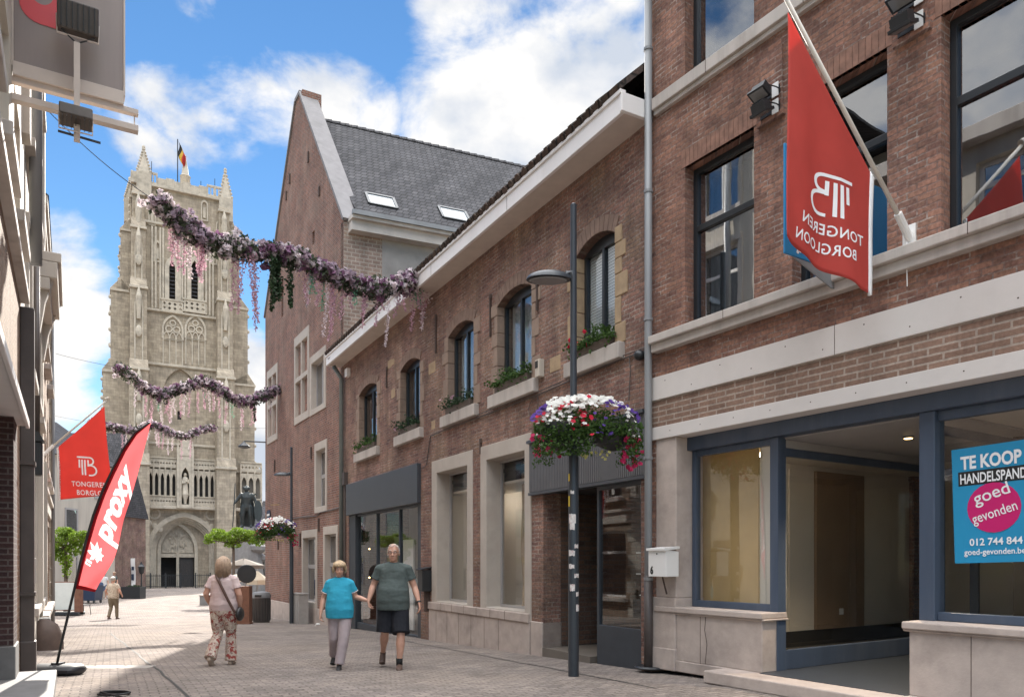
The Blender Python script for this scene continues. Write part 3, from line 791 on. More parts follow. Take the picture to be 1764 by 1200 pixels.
    for z in (1.25, 2.95, 4.9, 6.7, 8.7): cb.lathe([(.055, -.02), (.066, -.02), (.066, .02), (.055, .02)], (.035, -.09, z), 12)
    cb.build_each('pipe_collar', M['zinc'], dp)
    MB().tube([(.035, -.09, 0), (.035, -.09, 1.3)], .062, 12).build('pipe_foot', M['pipe_brown'], dp, smooth=True)
    return B
R1 = build_r1()

# ------------------------------------------------------------------ low old house with arched windows
t = rad(28.7); F2 = Frame(1.977, 10.71, math.sin(t), -math.cos(t))
B2WIN = [  # px of opening: left, right, spring y at left, crown px/py, sill y at left
    (993, 1061, 443, 400, 621), (857, 917, 528, 493, 679), (772, 817, 582, 553, 716), (690, 724, 644, 622, 752), (619, 650, 682, 662, 783)]
B2X = []
def build_b2():
    B = F2.thing('rowhouse', 'low old brick house with five arched windows and white gutter board', 'house')
    x_l = F2.x(592); EZ = 7.86
    zb = -.7
    xs1 = [F2.x(745), F2.x(815), F2.x(829), F2.x(916)]
    holes = []; geo = []
    for (a, b, ys, yc, yb) in B2WIN:
        x0, x1 = F2.x(a), F2.x(b); z0 = F2.z(a, yb); zs = F2.z(a, ys); rise = .17
        geo.append((x0, x1, z0, zs, rise)); B2X.append((x0, x1, z0))
    # even out the row: same sill and arch heights
    z0 = sum(g[2] for g in geo)/5; zs = sum(g[3] for g in geo)/5
    geo = [(g[0], g[1], z0+(g[2]-z0)*.6, zs+(g[3]-zs)*.6, g[4]) for g in geo]
    # narrow far openings have their jamb hidden; keep a real width
    for g in geo: holes.append(seg_arch(g[0], g[1], g[2], g[3], g[4]))
    def z_at(px, py): return F2.z(px, py)
    sw = []  # shop windows (stone frames)
    for (a, b, ytop) in ((745, 815, 795), (829, 916, 770)):
        sw.append((F2.x(a), F2.x(b), z_at(a, ytop)))
    ztop = sum(s[2] for s in sw)/2
    zpl = .58
    for s in sw: holes.append(rect(s[0], s[1], zpl-.2, ztop))
    # dark shopfront opening, entrance opening
    dxa, dxb = F2.x(601), F2.x(725); dz1 = F2.z(601, 835)
    holes.append(rect(dxa, dxb, zb+.1, dz1))
    exa, exb = F2.x(936), F2.x(1113)
    ez1 = F2.z(918, 765)
    holes.append(rect(exa, exb, -.35, ez1-.5))
    MB().plate(rect(x_l, 0, zb, EZ), holes, 0, .36).box(x_l, 0, 6.0, 6.3, zb, EZ).box(x_l, x_l+.3, .36, 6.0, zb, EZ).build('wall', M['brick_old'], B)
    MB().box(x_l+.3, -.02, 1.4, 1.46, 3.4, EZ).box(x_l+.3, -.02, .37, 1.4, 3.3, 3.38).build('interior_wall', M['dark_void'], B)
    # eaves
    MB().box(x_l-.25, -.02, -.50, -.44, 7.74, 8.0).box(x_l-.25, -.02, -.53, -.43, 8.0, 8.06).box(x_l-.27, x_l-.22, -.48, .4, 7.74, 8.02).box(-.06, -.0, -.515, 0.0, 7.75, 8.01).build('gutter_board', M['white_paint'], B, bevel=.008)
    MB().box(x_l-.24, -.03, -.44, .02, 7.76, 7.80).build('soffit', M['soffit'], B)
    jm = MB()
    for q in (-3.4, -6.9, -10.6): jm.box(q, q+.008, -.503, -.49, 7.75, 7.99)
    jm.build('joint', M['iron'], B)
    # roof with ridge parallel to the street
    def rf(u, v):
        return Vector((x_l-.2+(-x_l+.15)*u, -.52+3.5*v, 8.06+3.35*v+.03*math.sin(v*3.14)*-1))
    def rb(u, v):
        return Vector((x_l-.2+(-x_l+.15)*u, 2.98+3.5*v, 11.41-3.4*v))
    rm = MB().surf(rf, 4, 6, .08); rm.surf(rb, 2, 2, .08); rm.build('roof', M['roof_tile'], B)
    rt = MB(); R = random.Random(8); nrow = 14
    for i in range(int(-x_l/.24)):                                      # the ragged tile ends along the eaves and ridge
        xx = x_l-.15+i*.24
        rt.tube([(xx+.12, -.56, 8.075+R.uniform(-.008, .008)), (xx+.12, -.2, 8.40)], .075, 6)
        rt.tube([(xx, 2.98, 11.44+R.uniform(-.01, .015)), (xx+.25, 2.98, 11.46)], .11, 6)
    rt.build('ridge_tile', M['roof_tile'], B)
    MB().plate([(-.52, 7.9), (6.4, 7.9), (2.98, 11.4)], [], x_l-.01, x_l+.2, conv=lambda a, y, b: (y, a, b)).build('gable_wall', M['plaster'], B)
    # five upper windows
    for k, (x0, x1, za, zs_, rise) in enumerate(geo):
        # stone surround: jamb blocks of uneven width and arch stones
        st = MB(); R = random.Random(20+k)
        for sd in (0, 1):
            z = za; i = 0
            while z < zs_-.05:
                h = R.uniform(.22, .42); h = min(h, zs_-z+.08); wd = .26 if (i+sd) % 2 else .14
                wd += R.uniform(-.03, .05)
                if sd == 0: st.box(x0-wd, x0+.012, -.018+R.uniform(-.004, .004), .30, z+.004, z+h-.004)
                else: st.box(x1-.012, x1+wd, -.018+R.uniform(-.004, .004), .30, z+.004, z+h-.004)
                z += h; i += 1
        st.build_each('stone_jamb', M['stone_yellow' if k < 1 else 'stone_pale2'], B, bevel=.012)
        ar = MB(); pts = seg_arch(x0, x1, za, zs_, rise)[2:]; n = len(pts)
        for i in range(n-1):
            a, b = pts[i], pts[i+1]; c = Vector(((x0+x1)/2, zs_-1.2))
            def up(p): d = (Vector(p)-c).normalized(); return (p[0]+d.x*.24, p[1]+d.y*.24)
            e = .04
            A_, B_ = up(a), up(b)
            lerp = lambda p, q, t_: (p[0]+(q[0]-p[0])*t_, p[1]+(q[1]-p[1])*t_)
            ar.plate([lerp(a, b, e), lerp(a, b, 1-e), lerp(A_, B_, 1-e), lerp(A_, B_, e)], [], -.015, .30)
        ar.build('arch_stone', M['arch_brown'], B, bevel=.006)
        sill(B, x0-.22, x1+.22, za-.25, za-.003, -.12, .3, bevel=.015)
        # window: arched frame, two leaves
        ou = seg_arch(x0, x1, za, zs_, rise); fw = .075; xm = (x0+x1)/2
        hl = [rect(x0+fw, xm-fw*.45, za+fw, zs_-.02), rect(xm+fw*.45, x1-fw, za+fw, zs_-.02)]
        f = MB().plate(ou, hl, .15, .22).build('window', M['dark_frame'], B, bevel=.006)
        MB().box(x0+.03, x1-.03, .19, .196, za+.03, zs_).build('pane', M['glass'], f)
        if k == 0:
            bl = MB(); nb = 34
            for i in range(nb): zz = za+.05+(zs_-za-.05)*i/nb; bl.add([(x0+.06, .232, zz), (x1-.06, .232, zz), (x1-.06, .245, zz+.05), (x0+.06, .245, zz+.05)], [(0, 1, 2, 3)])
            bl.build('blind', M['blind'], f)
        else: MB().surf(lambda u, v: Vector((x0+.08+(x1-x0-.16)*u, .30+.018*math.sin(u*31), za+.05+(zs_-za)*v)), 36, 1).build('curtain', M['curtain' if k in (1, 2) else 'dark_void'], f)
    # loose yellow marl blocks set in the brick
    yb_ = MB(); R = random.Random(31)
    for k in range(60):
        xx = R.uniform(-11.5, -.4); zz = R.choice((R.uniform(4.2, 5.2), R.uniform(5.0, 6.9)))
        if any(g[0]-.7 < xx < g[1]+.45 for g in geo): continue
        if R.random() < .3: continue
        yb_.box(xx, xx+R.uniform(.22, .42), -.004, .05, zz, zz+R.uniform(.13, .26))
    yb_.build_each('marl_block', M['stone_yellow'], B, bevel=.01)
    # shop windows in stone frames
    for k, s in enumerate(sw):
        x0, x1 = s[0], s[1]
        wi = .30 if k == 0 else .27
        MB().plate(rect(x0, x1, zpl-.2, ztop), [rect(x0+wi, x1-wi*.85, zpl, ztop-.30)], -.025, .40).build('stone_frame', M['stone_pale'], B, bevel=.012)
        f = MB().plate(rect(x0+wi+.003, x1-wi*.85-.003, zpl+.003, ztop-.303), [rect(x0+wi+.04, x1-wi*.85-.04, zpl+.05, ztop-.345)], .30, .35).build('shop_window', M['grey_wood'], B)
        MB().box(x0+wi+.03, x1-wi*.85-.03, .32, .328, zpl+.03, ztop-.33).build('pane', M['glass_shop'], f)
    # display room behind them
    ra, rb_ = sw[0][0]-.2, sw[1][1]+.25
    MB().box(ra, rb_, 1.5, 1.56, zpl-.2, 3.3).box(ra-.05, ra, .42, 1.5, zpl-.2, 3.3).box(rb_, rb_+.05, .42, 1.5, zpl-.2, 3.3).build('shop_wall', M['room_wall'], B)
    MB().box(ra, rb_, .41, 2.3, zpl-.24, zpl-.2+.06).build('shop_floor', M['room_wall'], B)
    for s in sw:  # ceiling tubes added to light up the display room
        xx = (s[0]+s[1])/2+.1; ft = MB().box(xx-.45, xx+.45, .95, 1.07, 3.0, 3.06).build('added_fixture', M['white'], B)
        MB().tube([(xx-.4, 1.01, 2.975), (xx+.4, 1.01, 2.975)], .02, 8).build('added_tube', M['added_tube'], ft)
    MB().box(ra, rb_, .41, 1.5, 3.07, 3.12).build('shop_ceiling', M['room_wall'], B)
    for s in sw:                                          # tied-back drapes
        c0, c1 = s[0]+.42, s[1]-.2; zt_ = ztop-.32; zb_ = zpl-.1
        def dr(u, v):
            pinch = 1-.62*math.exp(-((v-.42)/.22)**2)-.25*max(0, .42-v)
            return Vector((c0+(c1-c0)*(u*pinch), .72+.045*math.sin(u*46)+.02*math.sin(u*19+v*4), zb_+(zt_-zb_)*v))
        MB().surf(dr, 90, 24).build('drape', M['drape'], B, smooth=True)
    d = MB(); R = random.Random(4)
    for s in sw:
        c = s[0]+.3
        d.box(c+.45, c+.72, .6, .62, zpl+.02, zpl+.20); d.box(c+.25, c+.55, .8, 1.0, zpl-.14, zpl+.14); d.box(c+.62, c+.92, .75, .77, zpl+.95, zpl+1.05)
    d.build_each('display_card', M['white'], B)
    # plinth, a low stone course following the fall of the street
    pl = MB(); 
    xe0, xe1 = sw[0][0]-.12, exa
    pl.box(xe0, xe1-.42, -.05, .3, -.6, zpl-.2).box(xe0-.001, xe1-.42, -.075, .3, zpl-.2, zpl-.03)
    pl.build('plinth', M['plinth_stone'], B, bevel=.014)
    jn = MB()
    for q in range(6):
        a = xe0+.45+q*.62
        if a < xe1-.5: jn.box(a, a+.007, -.0525, -.04, -.5, zpl-.21); jn.box(a+.3, a+.307, -.0775, -.06, zpl-.2, zpl-.03)
    jn.build('joint', M['iron'], B)
    MB().box(xe1-.40, xe1+.0, -.03, .4, -.5, .42).build('plinth_block', M['plinth_stone'], B, bevel=.014)
    # dark shopfront
    zf0 = F2.z(601, 888)
    fz1 = dz1
    MB().box(dxa+.0, dxb, -.10, .20, zf0, fz1).build('shop_fascia', M['slate_panel'], B, bevel=.01)
    gf = MB(); ga, gb = F2.x(617, .1), F2.x(722, .1); y0, y1 = .06, .16
    gf.box(dxa+.01, ga, y0-.05, y1+.1, -.62, zf0); gf.box(gb, dxb-.002, y0, y1, -.55, zf0); gf.box(ga, gb, y0, y1, zf0-.06, zf0); gf.box(ga, gb, y0, y1, -.55, -.36)
    for px in (651, 690): q = F2.x(px, .1); gf.box(q-.035, q+.035, y0, y1, -.36, zf0-.06)
    gf.build('shopfront_frame', M['navy'], B, bevel=.006)
    MB().box(ga, gb, .105, .113, -.36, zf0-.06).build('shop_window', M['glass_shop'], B)
    MB().box(dxa, dxb+.0, 2.0, 2.06, -.6, 3.2).box(dxb, dxb+.05, .37, 2.0, -.6, 3.2).build('shop_wall', M['plaster'], B)
    MB().box(dxa, dxb, .3, 2.0, -.66, -.5).build('shop_floor', M['room_floor'], B)
    dd = MB(); R = random.Random(9)
    dd.box(F2.x(690, .7), F2.x(712, .7), .7, .74, -.4, 2.1); dd.box(F2.x(652, 1.6), F2.x(684, 1.6), 1.6, 1.65, .0, 2.3); dd.build('display_board', M['white'], B)
    for py in (948, 997):
        px = 668 if py == 948 else 668
        xx, zz = F2.p(636, py-3, .45)
        l = MB().tube([(xx-.18, .45, zz), (xx, .45, zz)], .012).build('wall_lamp', M['zinc'], B)
        MB().ell((xx+.02, .45, zz), .022, .022, .022, 8, 6).build('bulb', M['warm_bulb'], l)
    # ribbed fascia and entrance recess
    fa = F2.x(918); z0 = F2.z(925, 848); zt = F2.z(918, 765)
    rf_ = MB(); n = 64; 
    rf_.box(fa, -.05, -.06, .10, z0, zt)
    for i in range(n):
        a = fa+(-.05-fa)*i/n; rf_.box(a+.008, a+(-.05-fa)/n-.010, -.085, -.055, z0+.01, zt-.01)
    rf_.build('ribbed_fascia', M['zinc_dark'], B)
    MB().box(fa-.02, -.04, -.13, .11, zt, zt+.05).box(fa-.01, -.04, -.10, .09, z0-.05, z0).build('fascia_trim', M['slate_panel'], B)
    wx0, wx1 = F2.x(1030, .06), F2.x(1110, .06)
    p = MB(); p.box(exa-.25, exa, .361, 2.4, -.4, z0); p.box(exa, exb, 2.4, 2.5, -.4, z0); p.build('porch_wall', M['brick_porch'], B)
    MB().box(exa, wx0-.1, -.02, 2.4, -.42, -.02).build('porch_floor', M['room_floor'], B)
    MB().box(exa-.2, exb, .11, 2.4, z0-.02, z0+.05).build('porch_ceiling', M['dark_void'], B)
    f = MB().plate(rect(wx0, wx1, -.12, z0-.05), [rect(wx0+.06, wx1-.06, .50, z0-.11)], .04, .12).build('display_window', M['navy'], B, bevel=.006)
    MB().box(wx0+.05, wx1-.05, .075, .082, .48, z0-.1).build('pane', M['glass_shop'], f)
    MB().box(wx0-.05, wx0, .12, 2.4, -.1, z0-.02).build('display_side', M['glass_shop'], B)
    MB().box(wx1+.003, -.02, .0, .3, -.2, z0).build('pier', M['brick_old'], B)
    MB().box(wx0, wx1, 1.1, 1.16, .3, z0).build('display_back', M['brown_panel'], B)
    st = MB()
    st.box(wx1-.5, wx1-.12, .3, .7, 1.30, 1.315); st.box(wx1-.5, wx1-.12, .3, .7, 1.62, 1.635); st.box(wx1-.42, wx1-.1, .3, .6, .98, .995); st.build('glass_shelf', M['white'], B)
    sy = MB(); sy.box(wx0+.18, wx0+.45, .05, .055, 1.98, 2.02); sy.build('window_sticker', M['yellow'], B)
    # wall anchors, cables, alarm box, small lamp
    an = MB()
    for px, ya, ybm in ((752, 542, 608), (846, 507, 580), (927, 483, 535), (641, 690, 720), (829, 755, 782), (667, 632, 668)):
        x, z1 = F2.p(px, ya); z2 = F2.z(px, ybm); an.box(x-.022, x+.022, -.035, .01, z2, z1); an.lathe([(.06, -.04), (.06, .04)], (x, -.02, z1-.05), 6, 1, .3)
    an.build_each('wall_anchor', M['iron'], B)
    cb = MB(); y = -.03
    def path(pts, r=.012): cb.tube([(F2.x(a, y), y, F2.z(a, b, y)) for a, b in pts], r, 6)
    path([(1117, 602), (1060, 622), (995, 650), (930, 678), (880, 697), (830, 716), (760, 742), (742, 750), (738, 775), (735, 800), (728, 806)])
    path([(1117, 597), (1060, 617), (995, 645), (930, 673), (880, 692), (830, 711), (760, 738)], .008)
    path([(926, 682), (915, 690), (910, 705), (914, 718), (924, 712), (927, 695), (926, 682)], .008)
    path([(1084, 612), (1086, 640), (1083, 690)], .008)
    cb.build('wall_cable', M['pipe_brown'], B)
    xx, zz = F2.p(930, 634, -.05)
    ab = MB().box(xx-.075, xx+.075, -.11, 0, zz-.16, zz+.15).build('alarm_box', M['cream'], B, bevel=.01)
    MB().box(xx-.055, xx+.03, -.118, -.108, zz+.0, zz+.12).build('alarm_lamp', M['dark_void'], ab)
    xx, zz = F2.p(1103, 612, -.08)
    MB().ell((xx, -.09, zz), .09, .09, .075).box(xx-.02, xx+.02, -.05, .0, zz-.02, zz+.05).build('wall_speaker', M['black_metal'], B, smooth=True)
    # downpipe at the far end
    xd = x_l+.12
    dp = MB().tube([(xd, -.11, -.6), (xd, -.11, 7.3), (xd-.05, -.35, 7.68)], .07, 10).build('downpipe', M['green_pipe'], B, smooth=True)
    MB().tube([(xd+.16, -.05, .5), (xd+.17, -.05, 4.3)], .03, 8).box(xd+.1, xd+.34, -.12, 0, 3.9, 4.3).build('cable_duct', M['pipe_brown'], B)
    MB().lathe([(.22, -.02), (.24, 0), (.22, .02)], (0, 0, 0), 16).build('round_sign', M['black_metal'], B)
    o = B.children[-1]
    xx, zz = F2.p(584, 879, -.3); o.location = (xx, -.3, zz); o.rotation_euler = (rad(90), 0, rad(50))
    bx, bz = F2.p(586, 640, -.2)
    MB().box(F2.x(600), F2.x(600)+.25, -.12, 0, F2.z(600, 645)-.1, F2.z(600, 645)+.15).build('junction_box', M['white'], B, bevel=.01)
    return B, geo
M['stone_pale2'] = plain('warm stone quoin', (.27, .195, .15), .9, .18, 5, .5, 30, dirt=(.2, .15, .12), dirt_amt=.6, dirt_scale=3)
M['arch_brown'] = plain('brown arch stone', (.215, .145, .112), .9, .25, 5, .5, 30, dirt=(.15, .1, .08), dirt_amt=.6, dirt_scale=3)
M['zinc_dark'] = plain('ribbed dark cladding', (.115, .115, .12), .5, .08, 5)
M['drape'] = cloth('beige drape', (.46, .34, .22), .15, .8, .12, 9)
B2, B2GEO = build_b2()

# ------------------------------------------------------------------ tall gable house
t = rad(30.4); F3 = Frame(-5.4, 24.2, math.sin(t), -math.cos(t))
def build_g():
    B = F3.thing('gable_house', 'tall red brick gable house with stone cross windows and dark tiled roof', 'house')
    W_, EZ, AZ, zb = 11.2, 12.45, 19.3, -1.2
    holes = []; wins = []
    def win(a, b, yt, yb, kind, ax=None):
        x0, x1 = F3.x(a), F3.x(b); xm = (a+b)/2
        z1 = F3.z(a, yt); z0 = F3.z(a, yb); wins.append((x0, x1, z0, z1, kind)); holes.append(rect(x0, x1, z0, z1))
    win(508, 533, 584, 733, 'bricked'); win(534.5, 562, 617, 718, 'cross'); win(461, 478.5, 641, 766, 'bricked')
    win(543, 564, 765, 884, 'sash'); win(521, 547, 914, 1043, 'sash'); win(558, 583, 907, 1044, 'sash')
    slits = [(540, 398, 421, .3), (486.5, 479, 545, .3)]
    for px, a, b, w_ in slits:
        x = F3.x(px); holes.append(rect(x-w_/2, x+w_/2, F3.z(px, b), F3.z(px, a)))
    MB().plate([(-W_, zb), (0, zb), (0, EZ), (-W_*.475, AZ), (-W_*.525, AZ), (-W_, EZ)], holes, 0, .4).build('wall', M['brick_red'], B)
    sm = MB()
    for px, a, b, w_ in slits:
        x = F3.x(px); sm.box(x-w_/2, x+w_/2, .25, .3, F3.z(px, b), F3.z(px, a))
    sm.build('vent_slit', M['dark_void'], B)
    # body behind: side walls and rear, along a slightly splayed depth axis
    ang = rad(66); sd = Vector((math.sin(ang), math.cos(ang))); dx, dy = sd.dot(F3.X), sd.dot(F3.Y); LEN = 17.0
    def dep(x, d): return (x+dx*d, dy*d)
    b = MB()
    def slab(x, d0, d1, z0, z1, th):
        p = [dep(x, d0), dep(x, d1), dep(x-th, d1), dep(x-th, d0)]
        vs = [(q[0], q[1], z) for z in (z0, z1) for q in p]
        b.add(vs, [(0,3,2,1),(4,5,6,7),(0,1,5,4),(1,2,6,5),(2,3,7,6),(3,0,4,7)])
    slab(0, .40, LEN, zb, EZ-.05, .4); b.build('side_wall', M['plaster'], B)
    b = MB(); slab(.012, .0, 1.25, zb, EZ-.05, .3); b.build('corner_brick', M['brick_side'], B)
    b = MB(); slab(-W_+.4, .40, LEN, zb, EZ-.05, .4); b.build('side_wall', M['brick_red'], B)
    # roof: two planes
    rz = AZ-.75
    def roof(xe):
        def fn(u, v):
            d = .45+(LEN-.4)*u; x = xe+( -W_/2-xe)*v; q = dep(x, d)
            return Vector((q[0], q[1], EZ-.12+(rz-EZ+.12)*v))
        return fn
    r = MB().surf(roof(.25), 6, 8, .10); r.surf(roof(-W_-.25), 6, 8, -.10); r.build('roof', M['slate'], B)
    rt = MB(); n = 48
    for i in range(n):
        d = .6+(LEN-.8)*i/n; q = dep(-W_/2, d); q2 = dep(-W_/2, d+(LEN-.8)/n*1.05); rt.tube([(q[0], q[1], rz+.03), (q2[0], q2[1], rz+.07)], .14, 6)
    rt.build('ridge_tile', M['slate'], B)
    # coping along the rakes of the gable
    c = MB()
    def rake(x0, z0, x1, z1, wdt, up):
        d = Vector((x1-x0, z1-z0)).normalized(); nn = Vector((-d.y, d.x))
        if nn.y < 0: nn = -nn
        p = [(x0, z0), (x1, z1), (x1+nn.x*up, z1+nn.y*up), (x0+nn.x*up, z0+nn.y*up)]
        c.plate(p, [], -.06, wdt)
    rake(0.05, EZ-.05, -W_*.475, AZ, .62, .10); rake(-W_-.05, EZ-.05, -W_*.525, AZ, .62, .10)
    c.box(-W_*.53, -W_*.47, -.05, .6, AZ-.02, AZ+.12); c.build('coping', M['coping_stone'], B)
    ch = MB().box(-W_*.55, -W_*.45, .02, .75, AZ-1.6, AZ+.05).build('chimney', M['brick_red'], B)
    # cornice along the side facing the low roof
    b = MB(); slab(.36, .15, LEN, EZ-.42, EZ-.10, .42); slab(.50, .12, LEN, EZ-.10, EZ+.04, .5); b.build('cornice', M['soffit_pale'], B)
    b = MB(); slab(.58, .12, LEN, EZ+.0, EZ+.14, .14); b.build('gutter', M['zinc'], B)
    # skylights on the near roof plane
    for px, py, w_, h_ in ((656, 352, .95, .80), (781, 375, 1.0, .85)):
        # meet of the view ray with the roof plane
        P0 = Vector(roof(.25)(0, 0)); e1 = Vector(roof(.25)(1, 0))-P0; e2 = Vector(roof(.25)(0, 1))-P0; nn = e1.cross(e2).normalized()
        if nn.z < 0: nn = -nn
        Rm = Matrix.Rotation(F3.rz, 4, 'Z'); T = Matrix.Translation((F3.O.x, F3.O.y, 0)) @ Rm; Ti = T.inverted()
        o_ = Ti @ Vector((0, 0, EYE)); tgt = Ti @ at(px, py, 20.0); rd = tgt-o_
        s_ = (P0-o_).dot(nn)/rd.dot(nn); C = o_+rd*s_
        ax = e1.normalized(); ay = nn.cross(ax)
        Mx = Matrix((ax.to_4d(), ay.to_4d(), nn.to_4d(), Vector((0,0,0,1)))).transposed(); Mx.translation = C+nn*.06
        for k in range(3): Mx[3][k] = 0
        f = MB()
        for sx, sy, ox, oy in ((w_, .09, 0, h_/2), (w_, .09, 0, -h_/2), (.09, h_, w_/2, 0), (.09, h_, -w_/2, 0)):
            f.obox(Mx @ Matrix.Translation((ox, oy, .02)), sx, sy, .16)
        fo = f.build('roof_window', M['dark_frame'], B)
        MB().obox(Mx @ Matrix.Translation((0, 0, .06)), w_-.08, h_-.08, .02).build('pane', M['sky_pane'], fo)
    # windows
    for (x0, x1, z0, z1, kind) in wins:
        wd = x1-x0; fr = .17 if kind != 'cross' else .22
        ha = [rect(x0+fr, x1-fr, z0+.2, z1-.28)]
        xm = (x0+x1)/2; zm = (z0+z1)/2
        if kind == 'bricked':
            ha = [rect(a, b_, c_, d_) for a, b_ in ((x0+fr, xm-.05), (xm+.05, x1-fr)) for c_, d_ in ((z0+.28, zm-.09), (zm+.09, z1-.36))]
        st = MB().plate(rect(x0, x1, z0, z1), ha, -.035, .28)
        f = st.build('window', M['stone_pale'], B, bevel=.012)
        if kind == 'bricked': MB().box(x0+.1, x1-.1, .10, .2, z0+.1, z1-.1).build('brick_infill', M['brick_red'], f)
        else:
            g = MB(); a, b_, c_, d_ = x0+fr, x1-fr, z0+.2, z1-.28
            bars = [rect(a+.05, xm-.03, c_+.05, d_-.05), rect(xm+.03, b_-.05, c_+.05, d_-.05)] if kind == 'cross' else [rect(a+.06, b_-.06, c_+.06, c_+(d_-c_)*.52), rect(a+.06, b_-.06, c_+(d_-c_)*.58, d_-.06)]
            g.plate(rect(a, b_, c_, d_), bars, .16, .22); g.build('sash', M['grey_wood'], f)
            MB().box(a, b_, .185, .19, c_, d_).build('pane', M['glass_dark'], f)
            MB().box(a, b_, .9, .95, c_-.2, d_+.2).build('curtain', M['plaster'], f)
    # belt of stone low down, iron anchors, cable
    MB().box(-W_, -.0, -.04, .1, zb, -.18).build('plinth', M['plinth_stone'], B, bevel=.012)
    an = MB()
    for px, ya, yb in ((551, 322, 338), (532, 262, 280), (494, 330, 345), (550, 893, 915), (518, 918, 942), (480, 930, 946), (537, 770, 790), (474, 792, 812), (500, 300, 316)):
        x, z1 = F3.p(px, ya); z2 = F3.z(px, yb); an.box(x-.05, x+.05, -.05, .01, z2, z1)
    an.build_each('wall_anchor', M['iron'], B)
    cb = MB(); cb.tube([(F3.x(a, -.03), -.03, F3.z(a, b, -.03)) for a, b in ((592, 872), (570, 878), (552, 882), (546, 888), (520, 890), (500, 893))], .02, 6); cb.build('wall_cable', M['pipe_brown'], B)
    x, z = F3.p(462, 887, -.05)
    sg = MB().box(x-.3, x+.3, -.05, -.03, z-.22, z+.22).build('street_plate', M['blue_bin'], B)
    MB().box(x-.26, x+.26, -.053, -.05, z-.03, z+.06).build('plate_text_bar', M['white'], sg)
    # bracket lamp at the far corner
    br = MB().tube([(-W_+.1, 0, F3.z(447, 768)), (-W_-.05, -.9, F3.z(447, 768))], .03, 6).build('lamp_bracket', M['black_metal'], B)
    MB().lathe([(.02, .25), (.10, .15), (.26, .02), (.26, -.03), (.1, -.08)], (-W_-.05, -.9, F3.z(447, 768)-.25), 12).build('lamp_shade', M['black_metal'], br, smooth='auto')
    return B
M['brick_side'] = bricks('weathered corner brick', (.33, .24, .19), (.26, .185, .15), (.40, .34, .29), bw=.3, rh=.13, ms=.02, wob=.02, var=.2)
M['soffit_pale'] = plain('pale cornice boards', (.50, .46, .42), .7, .08, 3, dirt=(.3, .27, .25), dirt_amt=.5)
M['sky_pane'] = plain('skylight pane', (.35, .38, .40), .08, .05, 1)
G3 = build_g()

